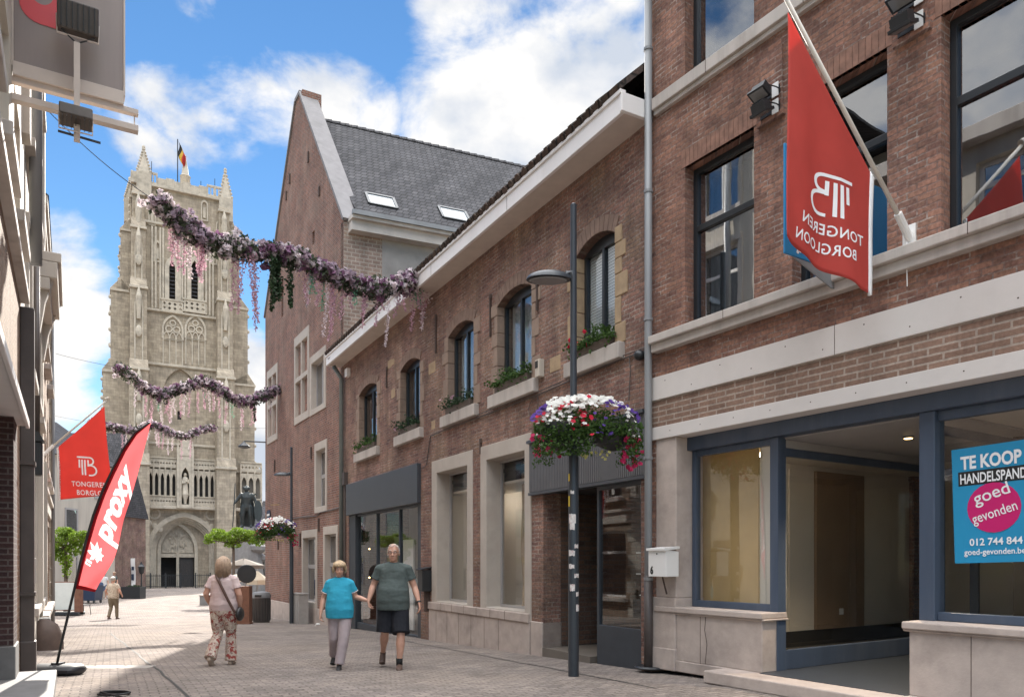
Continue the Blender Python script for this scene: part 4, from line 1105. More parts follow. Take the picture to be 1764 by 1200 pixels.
# ------------------------------------------------------------------ buildings along the sunny side
FL = Frame(-6.8, 10.5, -math.sin(rad(30.3)), math.cos(rad(30.3)))
def build_left():
    # nearest: brick shop with dark pillar, canopy edge and gutter
    B = FL.thing('brick_shop', 'tan brick shop building with dark brick pillar and grey stone doorstep', 'shop building')
    x0, x1, TOP = -7.4, -.62, 9.9
    MB().plate(rect(x0, x1, 5.0, TOP), [rect(x, x+1.2, z, z+1.5) for x in (-6.3, -4.2, -2.2) for z in (5.5, 7.75)], -.012, .35).build('upper_wall', M['cream'], B)
    w = MB().box(x0, x1, 0, .35, 3.35, 5.0)
    w.box(x0, x1, 6, 6.3, 0, TOP).box(x1-.3, x1, .35, 6, 0, TOP).box(x0, x0+.3, .35, 6, 0, TOP).build('wall', M['brick_tan'], B)
    for x in (-6.3, -4.2, -2.2):
        for z in (5.5, 7.75):
            rect_window(B, x, x+1.2, z, z+1.5, .15, .08, transom=[z+1.05], frame='white_paint', gl='glass_dark')
            sill(B, x-.1, x+1.3, z-.14, z-.005, -.12, .2)
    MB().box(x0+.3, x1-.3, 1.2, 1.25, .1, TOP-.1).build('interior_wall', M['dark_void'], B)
    MB().box(-2.05, -1.42, -.0, .7, .52, 3.2).build('pillar', M['brick_dark'], B)
    MB().box(-2.08, -1.40, -.02, .7, .02, .52).build('pillar_base', M['grey_stone'], B, bevel=.012)
    MB().box(-1.42, x1, .0, .35, 0, 3.2).build('side_wall', M['brick_tan'], B)
    MB().box(x0, -1.38, -.10, .3, 3.17, 3.36).box(x0, -1.38, -.13, -.09, 3.14, 3.24).build('lintel_trim', M['white_paint'], B, bevel=.008)
    MB().box(x0+.3, -1.4, .3, 5, 3.15, 3.2).build('shop_ceiling', M['plaster'], B)
    f = MB(); f.box(x0+.3, -2.06, .62, .70, .12, .4); f.box(-4.2, -4.1, .6, .7, .4, 3.15); f.box(-5.9, -5.8, .6, .7, .4, 3.15); f.build('shopfront_frame', M['dark_frame'], B)
    MB().box(x0+.3, -2.06, .655, .662, .4, 3.15).build('shop_window', M['glass_shop'], B)
    MB().box(x0+.3, x1-.35, 3.5, 3.56, 0, 3.2).build('shop_wall', M['room_wall'], B)
    MB().box(-6.0, -1.40, -.42, .6, 0, .14).build('door_step', M['grey_stone'], B, bevel=.015)
    MB().box(x0, x1, -.10, .1, 4.90, 5.0).box(x0, x1, -.06, .05, 5.0, 5.12).build('string_course', M['stone_sill'], B, bevel=.01)
    MB().box(x0, x1, -.30, .2, TOP-.3, TOP).build('cornice', M['stone_sill'], B, bevel=.015)
    MB().box(x0, x1, .2, 6.2, TOP-.05, TOP+.02).build('roof', M['slate'], B)
    n = FL.p(3, 640)[0]
    dp = MB().box(-.86, -.66, -.16, -.0, 0, 4.8).box(-.88, -.64, -.18, -.0, 0, .46).build('downpipe_casing', M['pipe_brown'], B, bevel=.015)
    for z in (1.05, 2.75): MB().box(-.89, -.63, -.175, .0, z, z+.05).build('pipe_clip', M['pipe_brown'], dp)
    MB().box(-2.012, -2.0, .12, .34, 1.62, 2.0).build('wall_plate', M['grey_wood'], B)
    # middle: cream rendered house with pilasters and shop cornice
    C = FL.thing('rendered_house', 'tall cream rendered house with pilasters, zinc downpipe and bracketed shop cornice', 'house')
    y0, y1, TOP2 = -.58, 6.6, 13.6
    hol = [rect(a, a+1.25, z, z+2.1) for a in (.5, 2.6, 4.7) for z in (7.6, 10.6)] + [rect(a, a+1.1, 4.3, 6.4) for a in (.6, 2.7, 4.8)] + [rect(a, a+1.5, .75, 3.2) for a in (1.9, 4.6)]
    MB().plate(rect(y0, y1, 0-.4, TOP2), hol, 0, .35).box(y0, y1, 6, 6.3, -.3, TOP2).box(y1-.3, y1, .35, 6, -.3, TOP2).build('wall', M['cream'], C)
    for h in hol:
        a, b = h[0][0], h[1][0]; c, d = h[0][1], h[2][1]
        rect_window(C, a, b, c, d, .14, .07, transom=[c+(d-c)*.68], mull=[(a+b)/2], frame='white_paint', gl='glass_dark')
        MB().box(a-.12, b+.12, -.06, .02, d, d+.16).box(a-.14, a-.0, -.05, .02, c, d).box(b+.0, b+.14, -.05, .02, c, d).build('window_surround', M['cream_light'], C, bevel=.008)
        sill(C, a-.15, b+.15, c-.14, c-.004, -.13, .2)
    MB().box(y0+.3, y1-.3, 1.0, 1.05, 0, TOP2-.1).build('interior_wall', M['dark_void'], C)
    pl = MB()
    for a in (y0+.05, 2.05, 4.2, 6.15): pl.box(a, a+.34, -.10, .05, 7.2, TOP2-.6)
    for a in (3.5, 6.2): pl.box(a, a+.35, -.14, .05, .6, 3.6)
    pl.build_each('pilaster', M['cream_light'], C, bevel=.01)
    sc_ = MB().box(3.8, y1, -.42, .05, 7.02, 7.2).box(3.8, y1, -.36, .05, 6.72, 7.02).box(3.8, y1, -.24, .05, 6.50, 6.72)
    sc_.build('shop_cornice', M['cream_light'], C, bevel=.02)
    br = MB()
    for a in (3.9, 6.25): br.plate([(-.38, 7.0), (0, 7.0), (0, 5.7), (-.08, 5.75), (-.16, 6.3)], [], a, a+.25, conv=lambda p, y, q: (y, p, q))
    br.build_each('cornice_bracket', M['cream_light'], C, bevel=.012)
    MB().box(y0, y1+.02, -.26, .2, TOP2-.28, TOP2).box(y0, y1+.02, -.22, .1, TOP2-.6, TOP2-.28).build('cornice', M['cream_light'], C, bevel=.02)
    MB().box(y0, y1, .2, 6.2, TOP2-.05, TOP2+.03).build('roof', M['slate'], C)
    MB().tube([(.75, -.12, 5.9), (.75, -.12, TOP2-.5)], .085, 12).build('downpipe', M['zinc'], C, smooth=True)
    MB().box(.9, 1.5, -.07, -.02, -.1, 2.05).box(.92, 1.5, -.10, .0, 1.15, 1.55).build('shutter', M['pipe_brown'], C, bevel=.01)
    MB().tube([(2.3, -.08, 3.5), (2.3, -.08, 6.4)], .05, 10).build('downpipe', M['pipe_brown'], C, smooth=True)
    gs = MB().lathe([(.34, -.5), (.34, .1), (.31, .3), (.23, .47), (.1, .56), (.02, .58)], (5.0, -.12, -.22), 14).build('guard_stone', M['guard'], C, smooth='auto')
    MB().box(6.1, y1, -.2, .05, -.4, .30).build('plinth', M['grey_stone'], C, bevel=.015)
    wl = MB().box(2.0, 2.22, -.17, -.02, 2.9, 3.45).build('wall_lantern', M['black_metal'], C, bevel=.02)
    MB().plate([(-.20, 3.45), (0, 3.45), (0, 3.62), (-.12, 3.6)], [], 1.97, 2.25, conv=lambda p, y, q: (y, p, q)).build('lantern_hood', M['black_metal'], wl)
    # far: lower brick house with quoins
    D = FL.thing('brick_house', 'narrow brick house with toothed quoins beyond the rendered house', 'house')
    z0, z1, T3 = 6.64, 15.0, 9.4
    hol = [rect(a, a+1.1, z, z+1.9) for a in (7.5, 9.6, 12.2) for z in (3.6, 6.4)] + [rect(7.3, 9.0, .3, 2.5), rect(9.8, 11.6, .3, 2.5), rect(12.3, 14.0, .3, 2.5)]
    MB().plate(rect(z0, z1, -.9, T3), hol, 0, .35).box(z0, z1, 6, 6.3, -.9, T3).box(z1-.3, z1, .35, 6, -.9, T3).build('wall', M['brick_tan'], D)
    for h in hol:
        a, b = h[0][0], h[1][0]; c, d = h[0][1], h[2][1]
        rect_window(D, a, b, c, d, .14, .07, transom=[c+(d-c)*.68], frame='white_paint', gl='glass_dark'); sill(D, a-.15, b+.15, c-.14, c-.004, -.15, .2)
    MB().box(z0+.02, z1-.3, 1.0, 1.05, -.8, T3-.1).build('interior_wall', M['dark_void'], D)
    q = MB()
    for i in range(26):
        w_ = .5 if i % 2 else .3; q.box(z1-w_, z1+.02, -.05, .05, -.8+i*.42, -.8+i*.42+.40); q.box(z0+.02, z0+w_, -.05, .05, -.8+i*.42, -.8+i*.42+.40)
    q.build_each('quoin', M['cream'], D, bevel=.012)
    MB().box(z0, z1, -.06, .05, 2.75, 3.1).box(z0, z1, -.12, .05, 3.1, 3.2).build('shop_cornice', M['cream_light'], D, bevel=.012)
    MB().box(z0, z1+.03, -.14, .2, T3-.2, T3).box(z0, z1, -.09, .1, T3-.45, T3-.2).build('cornice', M['cream_light'], D, bevel=.015)
    MB().plate([(-.16, T3), (6.3, T3), (2.9, T3+2.4)], [], z0, z1, conv=lambda p, y, q: (y, p, q)).build('roof', M['slate'], D)
    MB().tube([(z1-.6, -.1, -.6), (z1-.6, -.1, T3-.3)], .05, 8).build('downpipe', M['zinc'], D, smooth=True)
M['guard'] = plain('brown guard stone', (.11, .075, .06), .7, .2, 6, .3, 20)
M['cream_light'] = plain('light render', (.52, .47, .41), .8, .08, 4, .15, 30, dirt=(.3, .26, .22), dirt_amt=.5, dirt_scale=2, streak=True)
build_left()

# ------------------------------------------------------------------ basilica tower
FC = Frame(-31.0, 71.0, .88, .474)
def build_church():
    B = FC.thing('church_tower', 'massive gothic limestone tower with pointed portal, arcaded gallery and corner pinnacles', 'church tower')
    zg = -.95
    X = FC.x; Z = lambda py, px=315, y=0: FC.z(px, py, y)
    wall, trim = M['limestone'], M['limestone_trim']
    # heights of stages (from the photo)
    z_g0, z_g1 = Z(872), Z(792); z_s1 = Z(637); z_s2 = Z(545); z_top = Z(330); z_par = Z(312)
    hx = 4.25                                                   # half width of the shaft
    # portal stage
    pa = gothic(X(257), X(374), zg, Z(948), Z(887), 10)
    ba = [gothic(X(a), X(b), Z(c), Z(640)-.2, Z(638)+1.0) for a, b, c in ()]
    wy = [gothic(X(a)-.0, X(b), Z(515, a), Z(462, a), Z(446, a), 6) for a, b in ((289, 304), (327, 343))]
    bl = [gothic(X(281), X(314), Z(612), Z(565), Z(543), 7), gothic(X(320), X(353), Z(612), Z(572), Z(549), 7)]
    bigarch = gothic(X(283), X(338), Z(730), Z(672), Z(636), 9)
    # one wall sheet for the whole front, recesses filled behind
    fr = MB().plate(rect(-hx, hx, zg, z_top), [pa] + wy + [bigarch], 0, .55)
    fr.box(-hx, hx, 8.0, 8.6, zg, z_top).box(-hx, -hx+.6, .55, 8.0, zg, z_top).box(hx-.6, hx, .55, 8.0, zg, z_top)
    fr.box(-hx, hx, .4, 8.2, z_top-.4, z_top)
    fr.build('wall', wall, B)
    MB().plate(bigarch, [rect(X(306), X(313), Z(722), Z(707))], .3, .8).build('blind_arch', wall, B)
    MB().box(X(305), X(314), .5, .55, Z(724), Z(705)).build('window', M['dark_void'], B)
    # belfry lancets with louvres
    for k, (a, b) in enumerate(((289, 304), (327, 343))):
        x0, x1 = X(a), X(b); z0, z1 = Z(515, a), Z(446, a)
        f = MB().plate(gothic(x0-.25, x1+.25, z0-.1, Z(462, a), z1+.32, 6), [gothic(x0+.12, x1-.1, z0+.05, Z(462, a), z1-.1, 6)], -.10, .35).build('belfry_window', trim, B)
        MB().box(x0, x1, .42, .46, z0, z1).build('pane', M['dark_void'], f)
        lv = MB(); n = 9
        for i in range(n): lv.add([(x0, .15, z0+(z1-z0)*.85*i/n), (x1, .15, z0+(z1-z0)*.85*i/n), (x1, .38, z0+(z1-z0)*.85*i/n+.28), (x0, .38, z0+(z1-z0)*.85*i/n+.28)], [(0,1,2,3)])
        lv.build('louvre', M['slate'], f)
        # pierced balustrade below each window
        x0, x1 = X(a)-.55, X(b)+.55; z1 = Z(520, a); z0 = Z(535, a)
        holes = []; n = 4; cw = (x1-x0)/n; ch = (z1-z0)/2
        for i in range(n):
            for j in range(2):
                cx, cz = x0+cw*(i+.5), z0+ch*(j+.5); r = min(cw, ch)*.36
                holes.append([(cx, cz-r), (cx+r, cz), (cx, cz+r), (cx-r, cz)])
        bl_ = MB().plate(rect(x0, x1, z0-.08, z1+.1), holes, -.24, -.14).box(x0-.1, x1+.1, -.3, 0, z1+.1, z1+.24).box(x0-.1, x1+.1, -.28, 0, z0-.2, z0-.08).build('balustrade', trim, B)
        MB().box(x0, x1, -.1, -.02, z0, z1).build('shade_panel', M['shade_stone'], bl_)  # dark sheet painting the shade behind the pierced balustrade
    # thin engaged shafts beside the belfry windows
    sh = MB()
    for px in (262, 268, 276, 281, 310, 314, 319, 349, 355, 361, 367):
        x = X(px); sh.box(x-.09, x+.09, -.16, .02, Z(538), Z(400))
    sh.build_each('shaft', trim, B, bevel=.04)
    # carved blind tracery lower down
    for k, (a, b) in enumerate(((281, 314), (320, 353))):
        dz = .35*k
        x0, x1 = X(a), X(b); zb_, zs, zt = Z(612, a), Z(566, a), Z(543, a)
        t = MB().plate(gothic(x0-.12, x1+.12, zs-.9, zs, zt+.18, 8), [gothic(x0+.06, x1-.06, zs-1.0+.12, zs, zt-.04, 8)], -.12, .02)
        n = 3; R_ = (x1-x0)/n
        for i in range(n):
            c = x0+R_*(i+.5)
            t.plate(gothic(c-R_*.5, c+R_*.5, zs-1.0, zs-.7, zs-.15, 5), [gothic(c-R_*.36, c+R_*.36, zs-.95, zs-.7, zs-.3, 5)], -.09, .02)
        for cx, cz, r in ((x0+(x1-x0)*.3, zs+.05, .34), (x0+(x1-x0)*.7, zs+.05, .34), ((x0+x1)/2, zs+.62, .30)):
            t.plate([(cx+r*math.cos(q*.5236), cz+r*math.sin(q*.5236)) for q in range(12)], [[(cx+r*.62*math.cos(q*.5236), cz+r*.62*math.sin(q*.5236)) for q in range(12)]], -.10, .02)
        for i in range(n+1): t.box(x0+R_*i-.05, x0+R_*i+.05, -.08, .02, zb_-.8, zs-.7)
        t.build('blind_tracery', trim, B)
    # string courses across the front bay
    sc = MB()
    for py, pr in ((541, .22), (632, .18), (872, .30), (394, .22), (766, .12)):
        sc.box(-3.4, 3.3, -pr, .05, Z(py)-.12, Z(py)+.12)
    sc.build_each('string_course', trim, B, bevel=.06)
    # shields, niches high up
    nb = MB()
    for px, py in ((271, 435), (368, 440), (262, 372), (352, 365), (378, 400)):
        x, z = FC.p(px, py); nb.plate(gothic(x-.32, x+.32, z-.9, z+.7, z+1.1, 5), [gothic(x-.2, x+.2, z-.78, z+.65, z+.9, 5)], -.12, .02)
        nb.box(x-.12, x+.12, -.09, .01, z-.6, z+.4)
    nb.build_each('blind_panel', trim, B)
    # parapet with pierced corner panels
    par = MB()
    n = 12; w_ = 2*hx/n
    for i in range(n):
        a = -hx+i*w_
        if i in (1, 2, 9, 10):
            par.plate(rect(a, a+w_, z_top, z_par+.15), [rect(a+.12, a+w_/2-.04, z_top+.22, z_par-.05), rect(a+w_/2+.04, a+w_-.12, z_top+.22, z_par-.05)], -.18, .02)
        else: par.box(a, a+w_, -.16, .06, z_top, z_par-.10-(.15 if i % 2 else 0))
    par.box(-hx-.1, hx+.1, -.28, .05, z_top-.2, z_top+.05)
    par.box(-hx-.1, -hx+.1, 0, 8, z_top-.2, z_par).box(hx-.1, hx+.1, 0, 8, z_top-.2, z_par).box(-hx, hx, 8, 8.2, z_top, z_par)
    par.build('parapet', trim, B, bevel=.03)
    # corner buttresses, stepping in stage by stage
    stages = [(zg, Z(800, 240), 1.95, 2.05), (Z(800, 240), Z(640, 240), 1.75, 1.75), (Z(640, 240), Z(500, 240), 1.55, 1.25), (Z(500, 240), Z(395, 240), 1.35, .75), (Z(395, 240), Z(335, 240), 1.1, .38)]
    def buttress(x0, x1, sgn):
        """front-facing buttress"""
        b = MB()
        for i, (a, c, wd, pr) in enumerate(stages):
            xm = (x0+x1)/2; h = wd/2*.88
            b.box(xm-h, xm+h, -pr, .1, a, c)
            nxt = stages[i+1][3] if i+1 < len(stages) else 0
            b.add([(xm-h, -pr-.08, c), (xm+h, -pr-.08, c), (xm+h, -nxt, c+.9), (xm-h, -nxt, c+.9), (xm-h, 0, c), (xm+h, 0, c)], [(0,1,2,3), (0,3,4), (1,5,2), (2,5,4,3), (0,4,5,1)])
        o = b.build('buttress', wall, B, bevel=.05)
        d = MB()
        for i, (a, c, wd, pr) in enumerate(stages):
            xm = (x0+x1)/2; h = wd/2*.88
            d.box(xm-h-.08, xm+h+.08, -pr-.16, .05, c-.22, c)
            if i > 0:
                m_ = a+(c-a)*.25
                d.plate(gothic(xm-h*.55, xm+h*.55, a+.6, c-1.8, c-.8, 5), [gothic(xm-h*.36, xm+h*.36, a+.8, c-1.9, c-1.05, 5)], -pr-.09, -pr+.02)
                d.tube([(xm, -pr-.12, c-3.0), (xm, -pr-.22, c-1.0), (xm, -pr-.16, c-.1)], [.16, .26, .05], 6)
                d.ell((xm, -pr-.18, a+(c-a)*.45), .28, .16, .55, 8, 6)
        d.build('buttress_carving', trim, o, bevel=.02)
    bxl, bxr = (X(226, -2)+X(253, -2))/2, (X(377, -2)+X(403, -2))/2
    buttress(bxl-.01, bxl+.01, -1); buttress(bxr-.01, bxr+.01, 1)
    def side_butt(xe, sgn, y0):
        b = MB(); d = MB()
        prs = [2.9, 2.35, 1.7, .9, .12]
        for i, (a, c, wd, pr) in enumerate(stages):
            p = prs[i]; xa, xb = sorted((xe, xe+sgn*p))
            b.box(xa-.0, xb+.0, y0, y0+1.7, a, c)
            nx = prs[i+1] if i+1 < 5 else 0
            q0, q1 = xe+sgn*(p+.08), xe+sgn*nx
            b.add([(q0, y0, c), (q0, y0+1.7, c), (q1, y0+1.7, c+1.1), (q1, y0, c+1.1), (xe, y0, c), (xe, y0+1.7, c)], [(0,1,2,3), (0,3,4), (1,5,2), (2,5,4,3)])
            d.box(xa-.08, xb+.08, y0-.10, y0+1.8, c-.2, c)
            n = 5
            for k in range(n):                                          # crockets up the weathered edge
                zz = a+(c-a)*(k+.5)/n; d.ell((xe+sgn*(p+.05), y0+.2, zz), .16, .16, .2, 6, 4)
        o = b.build('buttress', wall, B, bevel=.05); d.build_each('crocket', trim, o, margin=.02)
    for y0 in (.5, 6.0): side_butt(-hx, -1, y0); side_butt(hx, 1, y0)
    # pinnacles
    def pinnacle(px, ytip, ybase, y, r):
        x, zt = FC.p(px, ytip, y); zb_ = FC.z(px, ybase, y)
        p = MB().box(x-r, x+r, y-r, y+r, zb_-2.2, zb_)
        p.add([(x-r*.9, y-r*.9, zb_), (x+r*.9, y-r*.9, zb_), (x+r*.9, y+r*.9, zb_), (x-r*.9, y+r*.9, zb_), (x, y, zt)], [(0,1,4), (1,2,4), (2,3,4), (3,0,4), (0,3,2,1)])
        n = 8
        for i in range(n):
            k = 1-(i+.4)/n; zz = zb_+(zt-zb_)*(1-k)
            for sx in (-1, 1):
                for sy in (-1, 1): p.ell((x+sx*r*.95*k, y+sy*r*.95*k, zz), .11, .11, .12, 6, 4)
        p.ell((x, y, zt), .16, .16, .2, 6, 4); p.build('pinnacle', trim, B)
    pinnacle(247.5, 254, 300, .3, .62); pinnacle(388, 293, 345, .3, .62); pinnacle(224, 308, 345, 2.2, .5)
    pinnacle(399, 380, 402, 1.0, .35)
    rods = MB()
    for px, a, b in ((261, 278, 302), (346, 312, 330), (370, 308, 328)):
        x, z = FC.p(px, a, .3); rods.tube([(x, .3, FC.z(px, b, .3)-1), (x, .3, z)], .03, 5)
    rods.build_each('lightning_rod', M['black_metal'], B)
    # little stair turret with conical cap in the middle of the parapet
    x, z = FC.p(319, 281, 4); zc = FC.z(319, 296, 4)
    MB().lathe([(.48, -6), (.46, .0), (.52, .1), (.34, .3), (.22, 1.2), (.07, 2.0), (.12, 2.1), (.02, 2.3)], (x, 4, zc-.6), 10).build('turret', trim, B, smooth='auto')
    # ---- gallery above the portal
    g0, g1 = z_g0, z_g1
    for xa, xb in ((X(254), X(304)), (X(331), X(379)), (X(404)+.5, X(438)+.6), (X(196), X(225))):
        n = 5 if xb-xa > 2 else 3
        zb0, zb1 = g0+.02, g0+.85; zt0, zt1 = g1-.85, g1
        cw = (xb-xa)/n
        g = MB(); a0 = zb1+.1; a1 = zt0-.15
        arches = [gothic(xa+cw*i+.11, xa+cw*(i+1)-.11, a0, a0+(a1-a0)*.62, a1-.35, 5) for i in range(n)]
        g.plate(rect(xa, xb, a0-.1, a1), arches, -.45, -.2)
        def rail(z0, z1):
            hs = []; m = n*2; c_ = (xb-xa)/m
            for i in range(m):
                cx, cz = xa+c_*(i+.5), (z0+z1)/2; r = min(c_*.42, (z1-z0)*.36)
                hs.append([(cx+r*(1 if q % 2 == 0 else .55)*math.cos(q*math.pi/4), cz+r*(1 if q % 2 == 0 else .55)*math.sin(q*math.pi/4)) for q in range(8)])
            g.plate(rect(xa, xb, z0, z1), hs, -.5, -.3)
            g.box(xa, xb, -.6, -.1, z1, z1+.1)
        rail(zb0, zb1); rail(zt0, zt1)
        for i in range(n+1): g.box(xa+cw*i-.06, xa+cw*i+.06, -.52, -.2, zb0, zt1)
        go = g.build('gallery', trim, B, bevel=.015)
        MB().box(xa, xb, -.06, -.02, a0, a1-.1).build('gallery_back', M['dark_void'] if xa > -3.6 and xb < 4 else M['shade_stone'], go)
    MB().box(-hx-1.5, hx+2.6, -.72, .0, g0-.30, g0).build('gallery_floor', trim, B, bevel=.05)
    # niche with statue
    xa, xb = X(305.5), X(330.5); xm = (xa+xb)/2
    ni = MB().plate(rect(xa, xb, g0-.2, g1+.9), [gothic(xa+.3, xb-.3, g0+.15, g0+2.7, g0+3.6, 6)], -.85, -.05)
    ni.plate([(xa-.05, g1+.3), (xb+.05, g1+.3), (xm, g1+2.7)], [], -.9, -.5)
    for q in (xa, xb): ni.box(q-.1, q+.1, -.95, -.6, g0-.2, g1+.7); ni.lathe([(.14, 0), (.02, 1.0)], (q, -.78, g1+.7), 6)
    for i in range(5):
        for sgn in (-1, 1): ni.ell((xm+sgn*(.62-.11*i), -.72, g1+.6+i*.42), .1, .1, .1, 6, 4)
    no = ni.build('niche', trim, B, bevel=.02)
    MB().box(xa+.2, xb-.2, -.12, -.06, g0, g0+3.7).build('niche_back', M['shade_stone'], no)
    st = MB().lathe([(.12, -.95), (.18, -.5), (.34, -.1), (.34, 0), (.30, .05), (.26, .8), (.30, 1.25), (.24, 1.5), (.1, 1.62)], (xm, -.55, g0+1.15), 12)
    st.ell((xm, -.56, g0+2.93), .15, .15, .19); st.tube([(xm-.25, -.6, g0+2.5), (xm-.22, -.8, g0+2.1), (xm, -.86, g0+2.15)], .08, 8); st.tube([(xm+.25, -.6, g0+2.5), (xm+.25, -.78, g0+2.15), (xm+.06, -.86, g0+2.3)], .08, 8)
    st.build('niche_figure', trim, no, smooth='auto')
    # ---- portal: stepped pointed reveals, tympanum and double doors
    ax0, ax1 = X(257), X(374); zs, zt = Z(948), Z(887)
    po = MB()
    for i in range(4):
        k = i*.16
        po.plate(gothic(ax0+k-.25*(i == 0), ax1-k+.25*(i == 0), zg, zs, zt-k*1.1+.25*(i == 0), 10), [gothic(ax0+k+.16, ax1-k-.16, zg-.1, zs, zt-k*1.1-.18, 10)], -.14+i*.28, .16+i*.28)
    pr = po.build('portal', trim, B)
    ix0, ix1 = ax0+.64, ax1-.64
    bx0, bx1 = X(277, 1), X(335, 1)
    zdoor = Z(951)
    MB().plate(gothic(ix0-.1, ix1+.1, zg, zs-.1, zt-.65, 10), [gothic(bx0, bx1, zg-.1, zdoor+.2, Z(903), 8)], 1.0, 1.5).build('portal_wall', wall, B)
    bxm = (bx0+bx1)/2
    ty = MB().plate(gothic(bx0-.05, bx1+.05, zdoor-.1, zdoor+.2, Z(904), 8), [], 1.35, 1.6); R = random.Random(6)
    for i in range(46):
        px, pz = R.uniform(bx0+.4, bx1-.4), R.uniform(zdoor+.1, Z(910)); k = (pz-zdoor)/(Z(904)-zdoor)
        if abs(px-bxm) > (bx1-bx0)/2*(1-k)*.95: continue
        ty.ell((px, 1.33, pz), R.uniform(.08, .2), .1, R.uniform(.1, .3), 7, 5)
    ty.plate(gothic(bxm-1.35, bxm-.02, zdoor+.0, zdoor+1.0, zdoor+1.75, 6), [gothic(bxm-1.22, bxm-.15, zdoor+.08, zdoor+1.0, zdoor+1.6, 6)], 1.22, 1.36)
    ty.plate(gothic(bxm+.02, bxm+1.35, zdoor+.0, zdoor+1.0, zdoor+1.75, 6), [gothic(bxm+.15, bxm+1.22, zdoor+.08, zdoor+1.0, zdoor+1.6, 6)], 1.22, 1.36)
    ty.box(bx0, bx1, 1.2, 1.5, zdoor-.45, zdoor-.1); ty.build('tympanum', trim, B)
    fr = MB().plate(gothic(bx0-.3, bx1+.3, zg, zdoor+.2, Z(898), 8), [gothic(bx0+.0, bx1-.0, zg-.1, zdoor+.2, Z(904), 8)], .86, 1.15); fr.box(bxm-.12, bxm+.12, 1.1, 1.5, zg, zdoor); fr.build('door_surround', trim, B)
    for k, (a, b) in enumerate(((bx0+.05, bxm-.12), (bxm+.12, bx1-.05))):
        d = MB().plate(seg_arch(a, b, zg, zdoor-.7, .35), [], 1.45+(.9 if k == 0 else 0), 1.55+(.9 if k == 0 else 0))
        for i in range(6): d.box(a+(b-a)*i/6+.01, a+(b-a)*(i+1)/6-.01, 1.42+(.9 if k == 0 else 0), 1.46+(.9 if k == 0 else 0), zg+.05, zdoor-.5)
        d.build('door', M['door_dark'] if k else M['dark_void'], B)
    MB().box(bx0-.2, bx1+.2, 2.5, 2.6, zg, zdoor+1).build('door_void', M['dark_void'], B)
    # ---- aisle fronts either side, blind arches
    la = MB().plate(rect(-16, -hx-.05, zg, g0), [gothic(X(165), X(219), zg, Z(940), Z(885), 8)], 1.0, 1.6)
    la.box(-16, -hx, 6, 6.5, zg, g0+3); la.plate(rect(hx+.05, hx+3.2, zg, g0), [gothic(X(408)+.3, X(436)+.3, zg, Z(940), Z(896), 8)], .5, 1.0); la.box(hx+3.0, hx+3.2, 1, 8, zg, g0); la.box(hx, hx+3.0, 2.2, 3, g0, g1); la.box(-hx-3, -hx, 2.2, 3, g0, g1)
    la.build('aisle_wall', wall, B)
    MB().plate(gothic(X(163), X(221), zg, Z(940), Z(884), 8), [], 1.7, 1.8).box(hx+.3, hx+3.0, 1.0, 1.1, zg, g0-.5).build('blind_arch', wall, B)
    MB().plate([(-16.2, g0), (-hx, g0), (-hx, g0+1.4), (-15.5, g0+1.4)], [], 1.4, 6.0).build('aisle_roof', M['slate'], B)
    sp = MB()
    for px, py, r in ((266, 884, .55), (364, 886, .55)):
        x, z = FC.p(px, py); sp.plate([(x+r*math.cos(q*.5236), z+r*math.sin(q*.5236)) for q in range(12)], [[(x+r*.7*math.cos(q*.5236), z+r*.7*math.sin(q*.5236)) for q in range(12)]], -.08, .02)
        for i in range(3): sp.ell((x+(i-1)*.45, -.04, z-.9-i*.25), .25, .08, .3, 7, 5)
    sp.build_each('spandrel_carving', trim, B)
    pipes = MB()
    for px in (226.5, 377, 403): x = X(px); pipes.tube([(x, -.12, zg), (x, -.12, g0-.3)], .06, 6)
    pipes.build('downpipe', M['black_metal'], B)
    ld = FC.p(184, 977, .9)
    MB().box(ld[0]-.28, ld[0]+.28, .8, 1.0, zg, ld[1]+.6).build('notice_board', M['black_metal'], B)
    return B
M['shade_stone'] = plain('stone with painted shade', (.16, .145, .125), .9, .15, 3)  # darker stone: the shade of niche and gallery put into the colour
M['door_dark'] = plain('dark oak door', (.045, .04, .038), .6, .2, 5, .3, 20)
CH = build_church()
# The tower stands 110 m away and is 62 m tall: it is modelled at a smaller drawing size and enlarged to its real one here.
TK, TZ = 1.55, EYE-(EYE+.95)*1.55
def real_size(o):
    Mt = Matrix.Translation((0, 0, TZ)) @ Matrix.Scale(TK, 4) @ Matrix.Translation((0, 0, .95))
    def rec(p):
        for c in p.children:
            if c.type == 'MESH':
                c.data.transform(Mt)
                for m in c.modifiers:
                    if m.type == 'BEVEL': m.width *= TK
            rec(c)
    rec(o); o.location = (o.location.x*TK, o.location.y*TK, 0)
real_size(CH)

def build_tower_flag():
    x, z = FC.p(306, 240, 4); zb = FC.z(306, 318, 4)
    p = FC.w(x, 4, zb); p = Vector((p.x*TK, p.y*TK, EYE+(p.z-EYE)*TK))
    T = thing('tower_flag', 'small black, yellow and red flag on a thin pole on top of the church tower', 'flag', p)
    h = (z-zb)*TK
    MB().tube([(0, 0, -3), (0, 0, h)], .08, 6).build('flagpole', M['black_metal'], T)
    cols = [M['black_cloth'], M['yellow_cloth'], M['red_flag']]
    def fn(u, v): return Vector((.06+1.15*u+.14*math.sin(v*7), .3*math.sin(u*5+v*3), h-.2-2.6*v*(1-.1*u)-u*2.3))
    cols[2] = M['band_red']
    for i, nm in enumerate(('black_band', 'yellow_band', 'red_band')):
        MB().surf(lambda u, v: fn((i+u)/3, v), 5, 12).build(nm, cols[i], T, smooth=True)
M['black_cloth'] = cloth('black cloth', (.02, .02, .02), .1)
M['yellow_cloth'] = cloth('yellow cloth', (.36, .23, .03), .2)
M['band_red'] = cloth('dull red cloth', (.30, .03, .03), .2)
